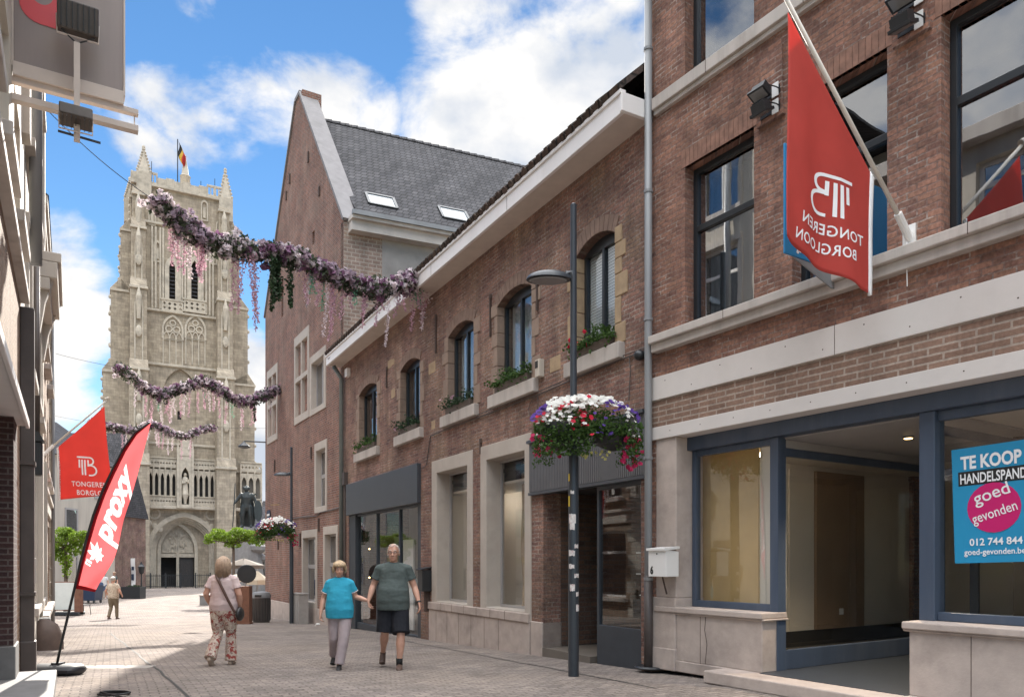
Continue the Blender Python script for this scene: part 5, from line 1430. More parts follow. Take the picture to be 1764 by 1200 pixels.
build_tower_flag()

# ------------------------------------------------------------------ buildings round the far square
def far_house(name, label, cat, px0, px1, ytop, Y, depth, wm, rm, roof_h=3.0, rot=0, wins=(), base=-2.4):
    a = at(px0, HY, Y); b = at(px1, HY, Y); w = b.x-a.x; zt = at(px0, ytop, Y).z
    T = thing(name, label, cat, ((a.x+b.x)/2, Y, 0), rot)
    MB().box(-w/2, w/2, 0, depth, base, zt).build('wall', wm, T)
    MB().plate([(-.3, zt), (depth+.3, zt), (depth/2, zt+roof_h)], [], -w/2-.2, w/2+.2, conv=lambda p, y, q: (y, p, q)).build('roof', rm, T)
    for i, (u, z0, ww, hh) in enumerate(wins):
        f = MB().plate(rect(-w/2+w*u-ww/2, -w/2+w*u+ww/2, z0, z0+hh), [rect(-w/2+w*u-ww/2+.1, -w/2+w*u+ww/2-.1, z0+.1, z0+hh-.1)], -.06, .05).build('window', M['grey_wood'], T)
        MB().box(-w/2+w*u-ww/2+.08, -w/2+w*u+ww/2-.08, -.02, -.01, z0+.08, z0+hh-.08).build('pane', M['glass_dark'], f)
    return T
h1 = far_house('slate_roof_house', 'low building with dark slate roof at the far end beside the church', 'house', 20, 172, 885, 72, 9, M['brick_old'], M['slate'], 8.5, 0, ((.62, 0.2, 1.4, 1.8), (.8, .2, 1.4, 1.8), (.7, 3.0, 1.0, 1.3), (.88, 3.0, 1.0, 1.3)))
MB().box(2.4, 3.3, 3.2, 4.2, 6, 12.6).build('chimney', M['brick_red'], h1)
h2 = far_house('white_gable_house', 'pale far house between the church and the gable house', 'house', 438, 530, 905, 125, 10, M['cream'], M['slate'], 4.5, 0, ((.1, 0.2, 1.2, 1.9), (.3, .2, 1.2, 1.9), (.1, 3.2, 1.2, 1.9)))
h3 = far_house('cafe_house', 'low cafe building behind the taupe parasol on the square', 'cafe', 405, 505, 930, 60, 9, M['cream'], M['slate'], 3.0, 0, ((.12, -.6, 1.6, 2.4), (.36, -.6, 1.6, 2.4)))
MB().box(-1.9, .4, -.08, .0, 1.7, 2.1).build('orange_fascia', M['orange'] if 'orange' in M else M['corten'], h3)

def build_added_house():  # added out of view so the shop windows have a house to reflect
    T = thing('added_house', 'cream house added out of view for the window reflections', 'house', (-30, 44, 0), rad(90))
    MB().box(-13, 13, 0, 9, -1.2, 8.5).build('wall', M['cream'], T)
    MB().plate([(-.3, 8.5), (9.3, 8.5), (4.5, 12)], [], -13.2, 13.2, conv=lambda p, y, q: (y, p, q)).build('roof', M['slate'], T)
    for i in range(7):
        for z in (-.2, 3.0, 6.0):
            x = -11.4+i*3.6; f = MB().plate(rect(x, x+1.5, z, z+2.1), [rect(x+.12, x+1.38, z+.12, z+1.98)], -.06, .05).build('window', M['grey_wood'], T)
            MB().box(x+.1, x+1.4, -.02, -.01, z+.1, z+2.0).build('pane', M['glass_dark'], f)
build_added_house()

# ------------------------------------------------------------------ letter box
def build_letter_box():
    T = thing('letter_box', 'white metal letter box numbered 6 on the stone pier beside the downpipe', 'letter box', F1.w(.40, -.155, 0), F1.rz)
    MB().plate([(-.12, 1.29), (.12, 1.29), (.12, 1.63), (-.12, 1.66)], [], -.17, .17, conv=lambda p, y, q: (y, p, q)).build('box', M['white'], T, bevel=.008)
    MB().plate([(-.15, 1.64), (.125, 1.67), (.125, 1.70), (-.15, 1.675)], [], -.185, .185, conv=lambda p, y, q: (y, p, q)).build('lid', M['white'], T, bevel=.006)
    MB().lathe([(.012, 0), (.012, .006)], (0, 0, 0), 8).build('lock', M['black_metal'], T); o = T.children[-1]; o.location = (.0, -.12, 1.60); o.rotation_euler = (rad(90), 0, 0)
    m = MB(); put2d(m, text2d('6', .14, .008), lambda a, b: (-.10+a*.8, -.1225, 1.33+b)); m.build('number', M['black'], T)
    MB().tube([(-.02, -.0, 1.29), (-.02, .08, 1.05)], .012).build('bracket', M['iron'], T)
build_letter_box()

# ------------------------------------------------------------------ city flags
def emblem2d():
    sh = []
    w = .085
    sh.append(stroke2d([(0.0, 1.0), (.62, 1.0)] + arc2d((.68, .80), .20, 90, -70, 10)+[(.62, .58)], w))
    sh.append(stroke2d([(.58, .56), (.70, .56)] + arc2d((.72, .28), .28, 80, -90, 12)+[(.60, 0.0)], w))
    sh.append(stroke2d([(.60, .86), (.60, .50)], w))
    sh.append(stroke2d([(.43, .86), (.43, .0)], w)); sh.append(stroke2d([(.28, .86), (.28, .0)], w)); sh.append(stroke2d([(.13, .86), (.13, .40)], w))
    return sh
def subdiv2d(shape, n=1):
    """split the faces so that marks can follow the folds of a cloth"""
    vs, fs = shape; vs = list(vs)
    bm = bmesh.new()
    V = [bm.verts.new((a, b, 0)) for a, b in vs]
    for f in fs:
        try: bm.faces.new([V[i] for i in f])
        except ValueError: pass
    bmesh.ops.triangulate(bm, faces=bm.faces)
    if n: bmesh.ops.subdivide_edges(bm, edges=bm.edges, cuts=n, use_grid_fill=True)
    bm.verts.index_update()
    out = ([(v.co.x, v.co.y) for v in bm.verts], [tuple(v.index for v in f.verts) for f in bm.faces]); bm.free(); return out
def city_flag(name, label, base, n, m0, z0, m1, z1, zb, lab2, pole_ext, fold, seed, two_sided=True, lean=0.0):
    """pole leaning out of a wall along the outward direction n; cloth hangs from the pole between m0 and m1"""
    T = thing(name, label, 'flag', base)
    n = Vector((n[0], n[1], 0)).normalized(); s = Vector((-n.y, n.x, 0))
    zz = lambda m: z0+(z1-z0)*(m-m0)/(m1-m0)
    loc = lambda m, z, o=0.0: n*m+s*o+Vector((0, 0, z-base.z))
    zbase = zz(0.0)+.10
    MB().tube([loc(.03, zz(.03)+.10), loc(m1+pole_ext, zz(m1+pole_ext)+.06)], [.023, .019], 10).build('pole', M['pole_white'], T, smooth=True)
    MB().tube([loc(m1+pole_ext-.03, zz(m1+pole_ext)+.08), loc(m1+pole_ext+.05, zz(m1+pole_ext)+.13)], .035, 8).build('pole_tip', M['pole_white'], T)
    b = MB(); e = s*.06
    p0 = loc(.0, zbase)
    b.tube([loc(0.0, zbase-.02), loc(.22, zz(.22)+.1)], .04, 10)
    Mx = Matrix((n.to_4d(), s.to_4d(), Vector((0,0,1,0)), Vector((0,0,0,1)))).transposed()
    Mx[3][0] = Mx[3][1] = Mx[3][2] = 0; Mx[3][3] = 1
    for i in range(3): Mx[i][3] = 0
    b.obox(Matrix.Translation(loc(.012, zbase-.05)) @ Mx, .025, .13, .34); b.build('wall_bracket', M['white'], T, bevel=.004)
    MB().tube([loc(.06, zbase-.06), loc(.08, zbase-.25, .01), loc(.05, zbase-.5, .0)], .006, 5).build('cord', M['white'], T)
    def P(u, v, o=0.0):
        """u 0..1 along the pole from the wall end, v 0..1 downwards"""
        m = m0+(m1-m0)*u; zt = zz(m)-.03; z = zt+(zb(u)-zt)*v
        w_ = fold*v*(math.sin(u*7.5+seed)+.4*math.sin(u*15+v*3+seed*2))*(.25+.75*u) + lean*v*u
        m2 = m + v*(.05+.13*u) + .015*math.sin(v*4+u*3)
        return loc(m2, z, w_+o)
    c = MB().surf(lambda u, v: P(u, v), 44, 40, .004).build('cloth', M['red_flag'], T, smooth=True)
    MB().surf(lambda u, v: P(u*.045-.022, v*1.01, .0), 2, 30, .012).build('sleeve', M['white_cloth'], c, smooth=True)
    MB().tube([P(0, 0), P(0, 1.015)], .016, 8).build('sleeve_bar', M['white'], c)
    # printed emblem and lettering, seen from both sides of the thin cloth
    W_, zc = m1-m0, None
    def put(shape, fn, mb):
        for o in (-.004, .008):
            vs, fs = subdiv2d(shape, 1); mb.add([fn(a, b_, o) for a, b_ in vs], fs)
    return T, P, put, c
M['pole_white'] = plain('cream pole paint', (.62, .57, .50), .5, .05, 6)
def lettered(T, P, put, c, eu0, eu1, ezt, ezb, lines, zuv):
    em = MB()
    fn = lambda a, b_, o: P(eu0+(eu1-eu0)*a, zuv(eu0+(eu1-eu0)*a, ezb+(ezt-ezb)*b_), o)
    for s_ in emblem2d(): put(s_, fn, em)
    em.build('emblem', M['white_cloth'], c)
    lt = MB()
    for body, u0, u1, zc, h in lines:
        vs, fs = text2d(body, 1.0, .012, 'LEFT', 1.08); wd = max(v[0] for v in vs)
        put((vs, fs), lambda a, b_, o: P(u0+(u1-u0)*a/wd, zuv(u0+(u1-u0)*a/wd, zc+h*b_/.72), o), lt)
    lt.build_each('lettering', M['white_cloth'], c, margin=.05)
def build_flags():
    # near flag on the brown brick house
    b2 = F1.w(3.72, 0, 4.80); n = -F1.Y
    m0, z0, m1, z1 = .67, 5.22, 1.92, 6.28
    zb = lambda u: 4.05+.20*max(0, u-.15)**.8-.0*u
    T, P, put, c = city_flag('city_flag', 'red city flag with mirrored white emblem hanging above the shopfront', b2, n, m0, z0, m1, z1, zb, None, .06, .085, .4, lean=.05)
    zuv = lambda u, z: (lambda zt: (z-zt)/(zb(u)-zt))(z0+(z1-z0)*u-.03)
    lettered(T, P, put, c, .24, .68, 5.00, 4.64, [('TONGEREN', .10, .80, 4.46, .10), ('BORGLOON', .20, .86, 4.29, .10)], zuv)
    # far flag on the sunny side
    bs = FL.w(8.0, 0, 4.0); n = -FL.Y
    m0, z0, m1, z1 = .30, 4.17, 1.26, 5.23
    zb2 = lambda u: 2.93+.16*u
    T, P, put, c = city_flag('city_flag', 'red city flag with white emblem on a pole from the rendered house', Vector((bs.x, bs.y, 3.9)), n, m0, z0, m1, z1, zb2, None, .05, .05, 2.0, lean=-.05)
    zuv = lambda u, z: (lambda zt: (z-zt)/(zb2(u)-zt))(z0+(z1-z0)*u-.03)
    lettered(T, P, put, c, .36, .74, 3.95, 3.53, [('TONGEREN', .24, .92, 3.26, .12), ('BORGLOON', .33, .99, 3.06, .12)], zuv)
build_flags()

# ------------------------------------------------------------------ blue board behind the near flag, poster in the window
def build_blue_sign():
    x, y = F1.x(1413, -.55), -.55
    z0, z1 = F1.z(1350, 452, -.75), F1.z(1350, 268, -.75)
    T = F1.thing('blue_sign', 'plain blue board projecting from the wall behind the red flag', 'sign')
    xs = F1.x(1349, -.95)
    MB().box(xs, xs+.022, -.95, -.08, z0, z1).build('board', M['cyan_board'], T, bevel=.006)
    MB().plate([(-.80, z0-.01), (-.1, z0-.01), (-.1, z0-.20), (-.16, z0-.20)], [], xs+.004, xs+.018, conv=lambda p, y, q: (y, p, q)).build('bracket', M['zinc'], T)
    m = MB()
    put2d(m, text2d('goed-gevonden', .085, .004), lambda a, b: (xs+.0245, -.5+a, z0+.06+b)); m.build('lettering', M['letter_white'], T)
M['cyan_board'] = plain('blue board', (.02, .22, .46), .4, .03, 2)
build_blue_sign()
def build_poster():
    yg = .33
    T = F1.thing('for_sale_poster', 'bright blue for sale poster with magenta disc stuck in the shop window', 'poster')
    x0 = F1.x(1643, yg); wd = .735; z1, z0 = F1.z(1643, 773, yg), F1.z(1643, 968, yg); x1 = x0+wd
    rot = .03; cx, cz = (x0+x1)/2, (z0+z1)/2; H = z1-z0
    def pt(a, b, o=0.0):   # a 0..1 across, b 0..1 up
        X_, Z_ = (a-.5)*wd, (b-.5)*H
        return (cx+X_*math.cos(rot)-Z_*math.sin(rot), yg-.010-o, cz+X_*math.sin(rot)+Z_*math.cos(rot))
    MB().surf(lambda u, v: Vector(pt(u, v, .002*math.sin(u*9))), 8, 8, .0015).build('sheet', M['cyan'], T)
    def line(body, a0, a1, b0, h, mat, nm, weight, o=.008, tilt=0.0):
        vs, fs = text2d(body, 1.0, weight, 'LEFT'); w_ = max(v[0] for v in vs); m = MB()
        vs = [(v[0]/w_, v[1]/.73) for v in vs]
        m.add([pt(a0+(a1-a0)*a-tilt*h*b*H/wd, b0+h*b+tilt*(a1-a0)*a*wd/H, o) for a, b in vs], fs); m.build(nm, mat, T)
    line('TE KOOP', .12, .86, .818, .112, M['letter_white'], 'heading', .035)
    m = MB(); m.add([pt(.08, .672, .0050), pt(.945, .672, .0050), pt(.945, .795, .0050), pt(.08, .795, .0050)], [(0,1,2,3)]); m.build('black_band', M['black'], T)
    line('HANDELSPAND', .10, .915, .690, .088, M['letter_white'], 'subheading', .02)
    disc = MB(); r = .275
    disc.add([pt(.51, .465, .0055)] + [pt(.51+r*1.75*.5/wd*math.cos(q*.2618)*1.0, .465+r*1.75*.5/H*math.sin(q*.2618), .0055) for q in range(24)], [(0, 1+q, 1+(q+1) % 24) for q in range(24)]); disc.build('disc', M['magenta'], T)
    line('goed', .29, .72, .50, .105, M['letter_white'], 'disc_lettering', .008, .009, .28)
    line('gevonden', .26, .80, .335, .085, M['letter_white'], 'disc_lettering', .006, .009, .28)
    line('012 744 844', .20, .84, .150, .062, M['letter_white'], 'phone_number', .02)
    line('goed-gevonden.be', .13, .87, .070, .052, M['letter_white'], 'web_address', .012)
build_poster()

# ------------------------------------------------------------------ floodlights on the brown brick house
def floodlight(loc, rz, label, group, tilt, flip=False):
    T = thing('floodlight', label, 'floodlight', loc, rz, group)
    T.scale = (.62, .62, .62)
    Rm = Matrix.Rotation(rad(tilt), 4, 'X'); c = Matrix.Translation((0, -.28, 0)) @ Rm
    b = MB()
    b.obox(c, .30, .20, .16)
    n0 = len(b.v); b.box(-.19, .19, -.13, .13, -.125, -.07)
    for i in range(n0, len(b.v)): b.v[i] = tuple(c @ Vector(b.v[i]))
    for i in range(6):
        b.obox(c @ Matrix.Translation((-.11+i*.044, 0, .09)), .008, .18, .04)
    b.build('housing', M['black_metal'], T, bevel=.02)
    g = MB(); g.obox(c @ Matrix.Translation((0, 0, -.128)), .30, .19, .008); g.build('lens', M['lamp_lens'], T)
    y = MB(); y.tube([(.2, -.28, 0), (.21, -.1, .02), (.21, .0, .02)], .012, 6); y.tube([(-.2, -.28, 0), (-.21, -.1, .02), (-.21, .0, .02)], .012, 6); y.box(-.22, .22, -.02, .0, -.06, .10)
    y.build('yoke', M['black_metal'], T); y2 = MB().box(.06, .20, -.035, -.018, -.10, .16); y2.build('mounting_plate', M['white'], T)
    return T
M['lamp_lens'] = plain('lamp lens', (.20, .20, .20), .15, .05, 3)
for px, ups in ((1303, (152, 181)), (1546, (-12, 30))):
    for k, py in enumerate(ups):
        x, z = F1.p(px, py, -.3)
        where = 'between the first and second window' if px < 1400 else 'above the middle pilaster beside the red flag pole'
        floodlight(F1.w(x, -.05, z), F1.rz, ('upper' if k == 0 else 'lower')+' black floodlight of the pair '+where, 'floodlights on the brown brick house', -28 if k == 0 else 22)

# ------------------------------------------------------------------ street lamps
def build_lamp():
    g = ground_at(988, 1164)
    T = thing('street_lamp', 'tall dark grey street lamp in front of the ribbed fascia, covered in stickers', 'street lamp', g, 0, 'street lamps')
    MB().lathe([(.072, -.05), (.072, 1.0), (.070, 2.95), (.058, 3.0), (.047, 3.05), (.043, 6.34), (.02, 6.36)], (0, 0, 0), 16).build('pole', M['lamp_paint'], T, smooth='auto')
    h = MB(); n, m = 20, 6; vs = []; fs = []
    # flat shell shaped head: egg outline, low dome
    for j in range(m+1):
        k = math.cos(j/m*math.pi/2); zz = .12*math.sin(j/m*math.pi/2)
        for i in range(n):
            a = 2*math.pi*i/n; vs.append((-.33+.31*k*math.cos(a)+.06*(1-k), .19*k*math.sin(a)*(1-.15*math.cos(a)), 5.33+zz))
    for j in range(m):
        for i in range(n): fs.append((j*n+i, j*n+(i+1) % n, (j+1)*n+(i+1) % n, (j+1)*n+i))
    fs.append(tuple(m*n+i for i in range(n))); fs.append(tuple(reversed(range(n))))
    h.add(vs, fs); h.tube([(-.10, 0, 5.40), (-.03, 0, 5.42), (.0, 0, 5.30)], [.055, .05, .04], 8)
    ho = h.build('lamp_head', M['lamp_paint'], T, smooth='auto')
    MB().lathe([(.17, 0), (.19, .012), (.02, .02)], (-.34, 0, 5.308), 18, 1.35, .82).build('lamp_lens', M['lamp_lens'], ho)
    s = MB(); R = random.Random(14)
    T2 = []
    for z, w_, hh, k in ((2.05, .1, .13, 0), (1.97, .07, .10, 0), (1.62, .09, .07, 0), (1.45, .08, .06, 0), (1.33, .08, .05, 0), (1.15, .07, .09, 0), (.88, .09, .09, 0), (1.08, .05, .06, 0), (1.72, .06, .05, 0), (2.45, .05, .04, 0)):
        a0 = R.uniform(-1.2, .5)-math.pi/2; nn = 5; aw = w_/.073; v = []
        for i in range(nn+1):
            a = a0+aw*i/nn; v += [(.0745*math.cos(a), .0745*math.sin(a), z+R.uniform(-.008, .008)), (.0745*math.cos(a), .0745*math.sin(a), z+hh+R.uniform(-.01, .01))]
        s.add(v, [(2*i, 2*i+2, 2*i+3, 2*i+1) for i in range(nn)])
    s.build('sticker', M['sticker'], T)
    y = MB()
    for z, hh in ((2.62, .10), (2.28, .14)):
        v = []
        for i in range(4):
            a = -math.pi/2-1.3+.5*i/3; v += [(.075*math.cos(a), .075*math.sin(a), z), (.075*math.cos(a), .075*math.sin(a), z+hh)]
        y.add(v, [(2*i, 2*i+2, 2*i+3, 2*i+1) for i in range(3)])
    y.build('sticker', M['yellow'], T)
    # far lamp
    c = T.copy(); COL.objects.link(c); c.location = Vector((-7.95, 27.2, gz(27.2))); c.scale = (1, 1, 1)
    c['label'] = 'tall dark street lamp against the red brick gable house'
    for ch in T.children:
        if ch.name.startswith('sticker'): continue
        copy_tree(ch, c)
    return T, c
M['sticker'] = plain('torn paper sticker', (.62, .58, .55), .7, .3, 30, dirt=(.35, .1, .1), dirt_amt=.8, dirt_scale=22)
LAMP, LAMP2 = build_lamp()

# ------------------------------------------------------------------ flowers
def blossom(mb, c, r, R, n=5, up=None):
    """one open flower: a ring of petals round a centre"""
    c = Vector(c); ax = Vector((R.gauss(0, 1), R.gauss(0, 1), R.gauss(0, 1)+.4))
    if up is not None: ax = Vector(up)+ax*.35
    ax.normalize(); s = ax.orthogonal().normalized(); t_ = ax.cross(s); a0 = R.uniform(0, 6.28)
    for i in range(n):
        a = a0+2*math.pi*i/n; d = s*math.cos(a)+t_*math.sin(a); e = ax.cross(d)
        mb.add([c, c+d*r*.6-e*r*.48+ax*r*.16, c+d*r*1.02+ax*r*.10, c+d*r*.6+e*r*.48+ax*r*.16], [(0,1,2,3)])
def flower_basket(loc, label, seed, group):
    R = random.Random(seed)
    T = thing('flower_basket', label, 'flower basket', loc, 0, group)
    b = MB()
    for sx in (-1, 1):
        b.lathe([(.05, -.30), (.22, -.22), (.30, -.05), (.32, .04), (.30, .04)], (sx*.36, -.02, .08), 14)
    b.build('basket', M['black_metal'], T, smooth='auto')
    MB().tube([(-.4, 0, -.1), (0, -.08, -.12), (.4, 0, -.1)], .02, 6).tube([(0, 0, -.05), (0, -.08, -.12)], .03, 6).build('bracket', M['black_metal'], T)
    fo = MB(); W_ = MB(); Rd = MB(); Pk = MB(); Pu = MB(); Ye = MB()
    def spot(dome=True):
        a = R.uniform(0, 2*math.pi); q = math.sqrt(R.random())
        x = .70*q*math.cos(a); y = .34*q*math.sin(a); h = .40*math.sqrt(max(0, 1-q*q))
        return Vector((x, y, h)), q
    for i in range(2600):
        p, q = spot(); p.z = p.z*R.uniform(.1, 1.0)-.10-max(0, q-.7)*R.uniform(0, .9)+R.gauss(0, .03)
        fo.leaf(p+Vector((R.gauss(0, .03), R.gauss(0, .03), .08)), R.uniform(.035, .075), R, .55)
    for i in range(500):   # trailing growth at both ends
        sx = R.choice((-1, 1)); p = Vector((sx*R.uniform(.42, .72), R.uniform(-.25, .25), -R.uniform(.05, .42)))
        fo.leaf(p, R.uniform(.03, .06), R, .5)
    for i in range(1500):   # leaves spilling over the front of the baskets
        x = R.uniform(-.70, .72); p = Vector((x, -.30-R.uniform(-.03, .07), .10-R.uniform(0, .42 if x < .05 or x > .52 else .16))); fo.leaf(p, R.uniform(.035, .07), R, .6)
    def top(x0, x1, n, mb, r0, r1, side=False):
        for i in range(n):
            x = R.uniform(x0, x1); y = -.34*math.sqrt(max(0.02, 1-(x/.75)**2))*R.uniform(-.4, 1.0)
            k = math.sqrt(max(0, 1-(x/.74)**2-(y/.40)**2)) if (x/.74)**2+(y/.40)**2 < 1 else 0
            p = Vector((x, y, .12+.38*k+R.gauss(0, .02)))
            if side: p = Vector((x, y-.07, .12+.38*k-R.uniform(.05, .42)))
            blossom(mb, p, R.uniform(r0, r1), R, 5, (p.x*.6, -1.1, .9))
    top(-.52, .22, 150, W_, .032, .046); top(.22, .62, 36, W_, .030, .042); top(-.45, .0, 46, W_, .03, .042, True); top(.5, .68, 10, W_, .03, .04, True); top(-.66, -.4, 26, W_, .028, .036, True)
    top(-.68, .05, 52, Rd, .030, .042, True); top(-.25, .05, 10, Rd, .03, .042)
    for i in range(60):
        sx = -1 if R.random() < .45 else 1
        x = sx*R.uniform(.48, .74) if sx > 0 else -R.uniform(.35, .74)
        p = Vector((x, R.uniform(-.32, .1), -R.uniform(.02, .50 if sx > 0 else .30))); blossom(Pk, p, R.uniform(.032, .045), R, 5, (sx*.5, -1, .2))
    top(.3, .72, 26, Pu, .03, .042); top(-.72, -.5, 26, Pu, .03, .042); top(.0, .45, 20, Pu, .026, .034, True)
    for i in range(20): blossom(Ye, (R.uniform(-.1, .3), R.uniform(-.3, -.1), -.24-R.uniform(0, .12)), .025, R, 4)
    fo.build('foliage', M['leaf'], T, recalc=False); W_.build('white_blossom', M['petal_white'], T, recalc=False); Rd.build('red_blossom', M['petal_red'], T, recalc=False)
    Pk.build('pink_blossom', M['petal_pink'], T, recalc=False); Pu.build('purple_blossom', M['petal_purple'], T, recalc=False); Ye.build('yellow_blossom', M['petal_yellow'], T, recalc=False)
    return T
M['petal_yellow'] = cloth('pale yellow petal', (.55, .50, .15), .35)
lp = LAMP.location
flower_basket(Vector((lp.x+.16, lp.y, 3.20)), 'large basket of white, red and purple flowers on the sticker covered lamp post', 3, 'flower baskets on lamp posts')
l2 = LAMP2.location
fb2 = flower_basket(Vector((l2.x-.55, l2.y+.05, 2.55)), 'flower basket on the lamp post by the gable house', 8, 'flower baskets on lamp posts')

def window_box(k, g, fl, dens):
    x0, x1, za = g[0], g[1], g[2]; R = random.Random(40+k)
    nm = ['with bushy green geraniums below the white blind', 'with trailing green plants beside the alarm box', 'with small plants at the middle arched window', 'with pale foliage at the fourth arched window', 'at the arched window next to the gable house']
    T = thing('flower_box', 'planter '+nm[k], 'flower box', F2.w((x0+x1)/2, -.02, za), F2.rz, 'flower boxes on the arched windows')
    w = (x1-x0)
    MB().box(-w/2+.04, w/2-.04, -.075, .12, .0, .15).build('planter', M['planter'], T, bevel=.012)
    f = MB(); r = MB()
    for i in range(dens):
        x = R.uniform(-w/2-.04, w/2+.04); c = .12+.16*R.random()*(1+.7*math.sin(x*7+k*2)); y = R.gauss(-.05, .09)
        f.leaf((x, y, c if R.random() < .93 or y > -.1 else .1-R.uniform(0, .12)), R.uniform(.03, .07), R, .8)
    for i in range(fl): blossom(r, (R.uniform(-w/2-.1, 0), R.uniform(-.16, -.04), R.uniform(.12, .36)), .04, R)
    f.build('foliage', M['leaf' if k in (0, 1, 4) else 'leaf_dark'], T, recalc=False)
    if fl: r.build('blossom', M['petal_red' if k == 0 else 'petal_rose'], T, recalc=False)
M['planter'] = plain('brown planter', (.10, .075, .06), .7, .1, 5)
for k in range(5): window_box(k, B2GEO[k], (9, 0, 6, 3, 4)[k], (1100, 1000, 600, 600, 700)[k])

# ------------------------------------------------------------------ flower garlands across the street
def garland(label, pts, r, strands, seed, dens, wires):
    """pts: world points along the swag; strands: (t 0..1, length, colour)"""
    R = random.Random(seed); P = [Vector(p) for p in pts]
    mid = P[len(P)//2].copy()
    T = thing('flower_garland', label, 'garland', mid, 0, 'flower garlands over the street')
    P = [p-mid for p in P]
    L = [0.0]
    for i in range(1, len(P)): L.append(L[-1]+(P[i]-P[i-1]).length)
    def pos(t):
        d = t*L[-1]
        for i in range(1, len(P)):
            if d <= L[i] or i == len(P)-1:
                k = (d-L[i-1])/max(L[i]-L[i-1], 1e-6); return P[i-1].lerp(P[i], min(max(k, 0), 1))
    total = L[-1]
    MB().tube(P, .035, 6).build('rope', M['bark'], T)
    w = MB()
    for a, b in wires:
        a = Vector(a)-mid; b = Vector(b)-mid
        n = 12; w.tube([a.lerp(b, i/n)-Vector((0, 0, .12*math.sin(math.pi*i/n))) for i in range(n+1)], .007, 5)
    if wires: w.build_each('cable', M['black_metal'], T)
    def scatter(t, rr):
        v = Vector((R.gauss(0, 1), R.gauss(0, 1), R.gauss(0, 1)-.15)).normalized()*rr*(.35+.65*math.sqrt(R.random())); return pos(t)+v
    fo = MB()
    for i in range(int(total*dens*.55)):
        t = R.random(); wob = 1+.75*noise.noise(Vector((t*total*2.6, seed, 0)))
        fo.leaf(scatter(t, r*1.05*wob), R.uniform(.05, .11)*max(r/.2, .9), R, .6)
    fo.build('foliage', M['leaf_grey'], T, recalc=False)
    heads = {'mauve_blossom': (MB(), M['petal_mauve']), 'lilac_blossom': (MB(), M['petal_lilac']), 'plum_blossom': (MB(), M['petal_plum'])}
    names = list(heads)
    nh = int(total*dens/12)
    for i in range(nh):
        t = R.random(); run = noise.noise(Vector((t*total*.9, seed*3, 1)))
        nm = names[0] if run < -.12 else (names[1] if run > .16 else R.choice(names))
        if R.random() < .25: nm = R.choice(names)
        v = Vector((R.gauss(0, 1), R.gauss(0, 1), R.gauss(0, .8)+.25)).normalized(); c = pos(t)+v*r*R.uniform(.45, 1.15)*(1+.6*noise.noise(Vector((t*total*2.6, seed, 0))))
        rr = R.uniform(.05, .115)*max(r/.2, .9)
        for q in range(9):
            d = Vector((R.gauss(0, 1), R.gauss(0, 1), R.gauss(0, 1))).normalized(); heads[nm][0].leaf(c+d*rr*.6, rr*1.25, R, .8)
    for nm in names: heads[nm][0].build(nm, heads[nm][1], T, recalc=False)
    names_ = {'rose': ('rose_wisteria', 'petal_rose'), 'white': ('white_wisteria', 'petal_white2'), 'green': ('green_trail', 'leaf_mint'), 'ivy': ('ivy_trail', 'leaf_dark')}
    for t, ln, col in strands:                              # every hanging strand is a part of its own
        top = pos(t)+Vector((R.gauss(0, r*.35), R.gauss(0, r*.35), -r*.4)); n = int(ln*95)
        sw = R.uniform(-.1, .1); m = MB()
        m.tube([top+Vector((sw*k*k, 0, -ln*k)) for k in (0, .33, .66, 1)], .004, 4)
        for i in range(n):
            k = i/n; wd = .075*(1-k*.55)*max(r/.2, .8)
            p = top+Vector((R.gauss(0, wd*.5)+sw*k*k, R.gauss(0, wd*.5), -ln*k))
            m.leaf(p, R.uniform(.035, .06) if col != 'ivy' else R.uniform(.05, .1), R, .8)
        m.build(names_[col][0], M[names_[col][1]], T, recalc=False)
M['petal_white2'] = cloth('pale wisteria petal', (.68, .58, .60), .4, .7, .12, 9)
M['leaf_mint'] = cloth('mint leaf', (.16, .36, .24), .4)
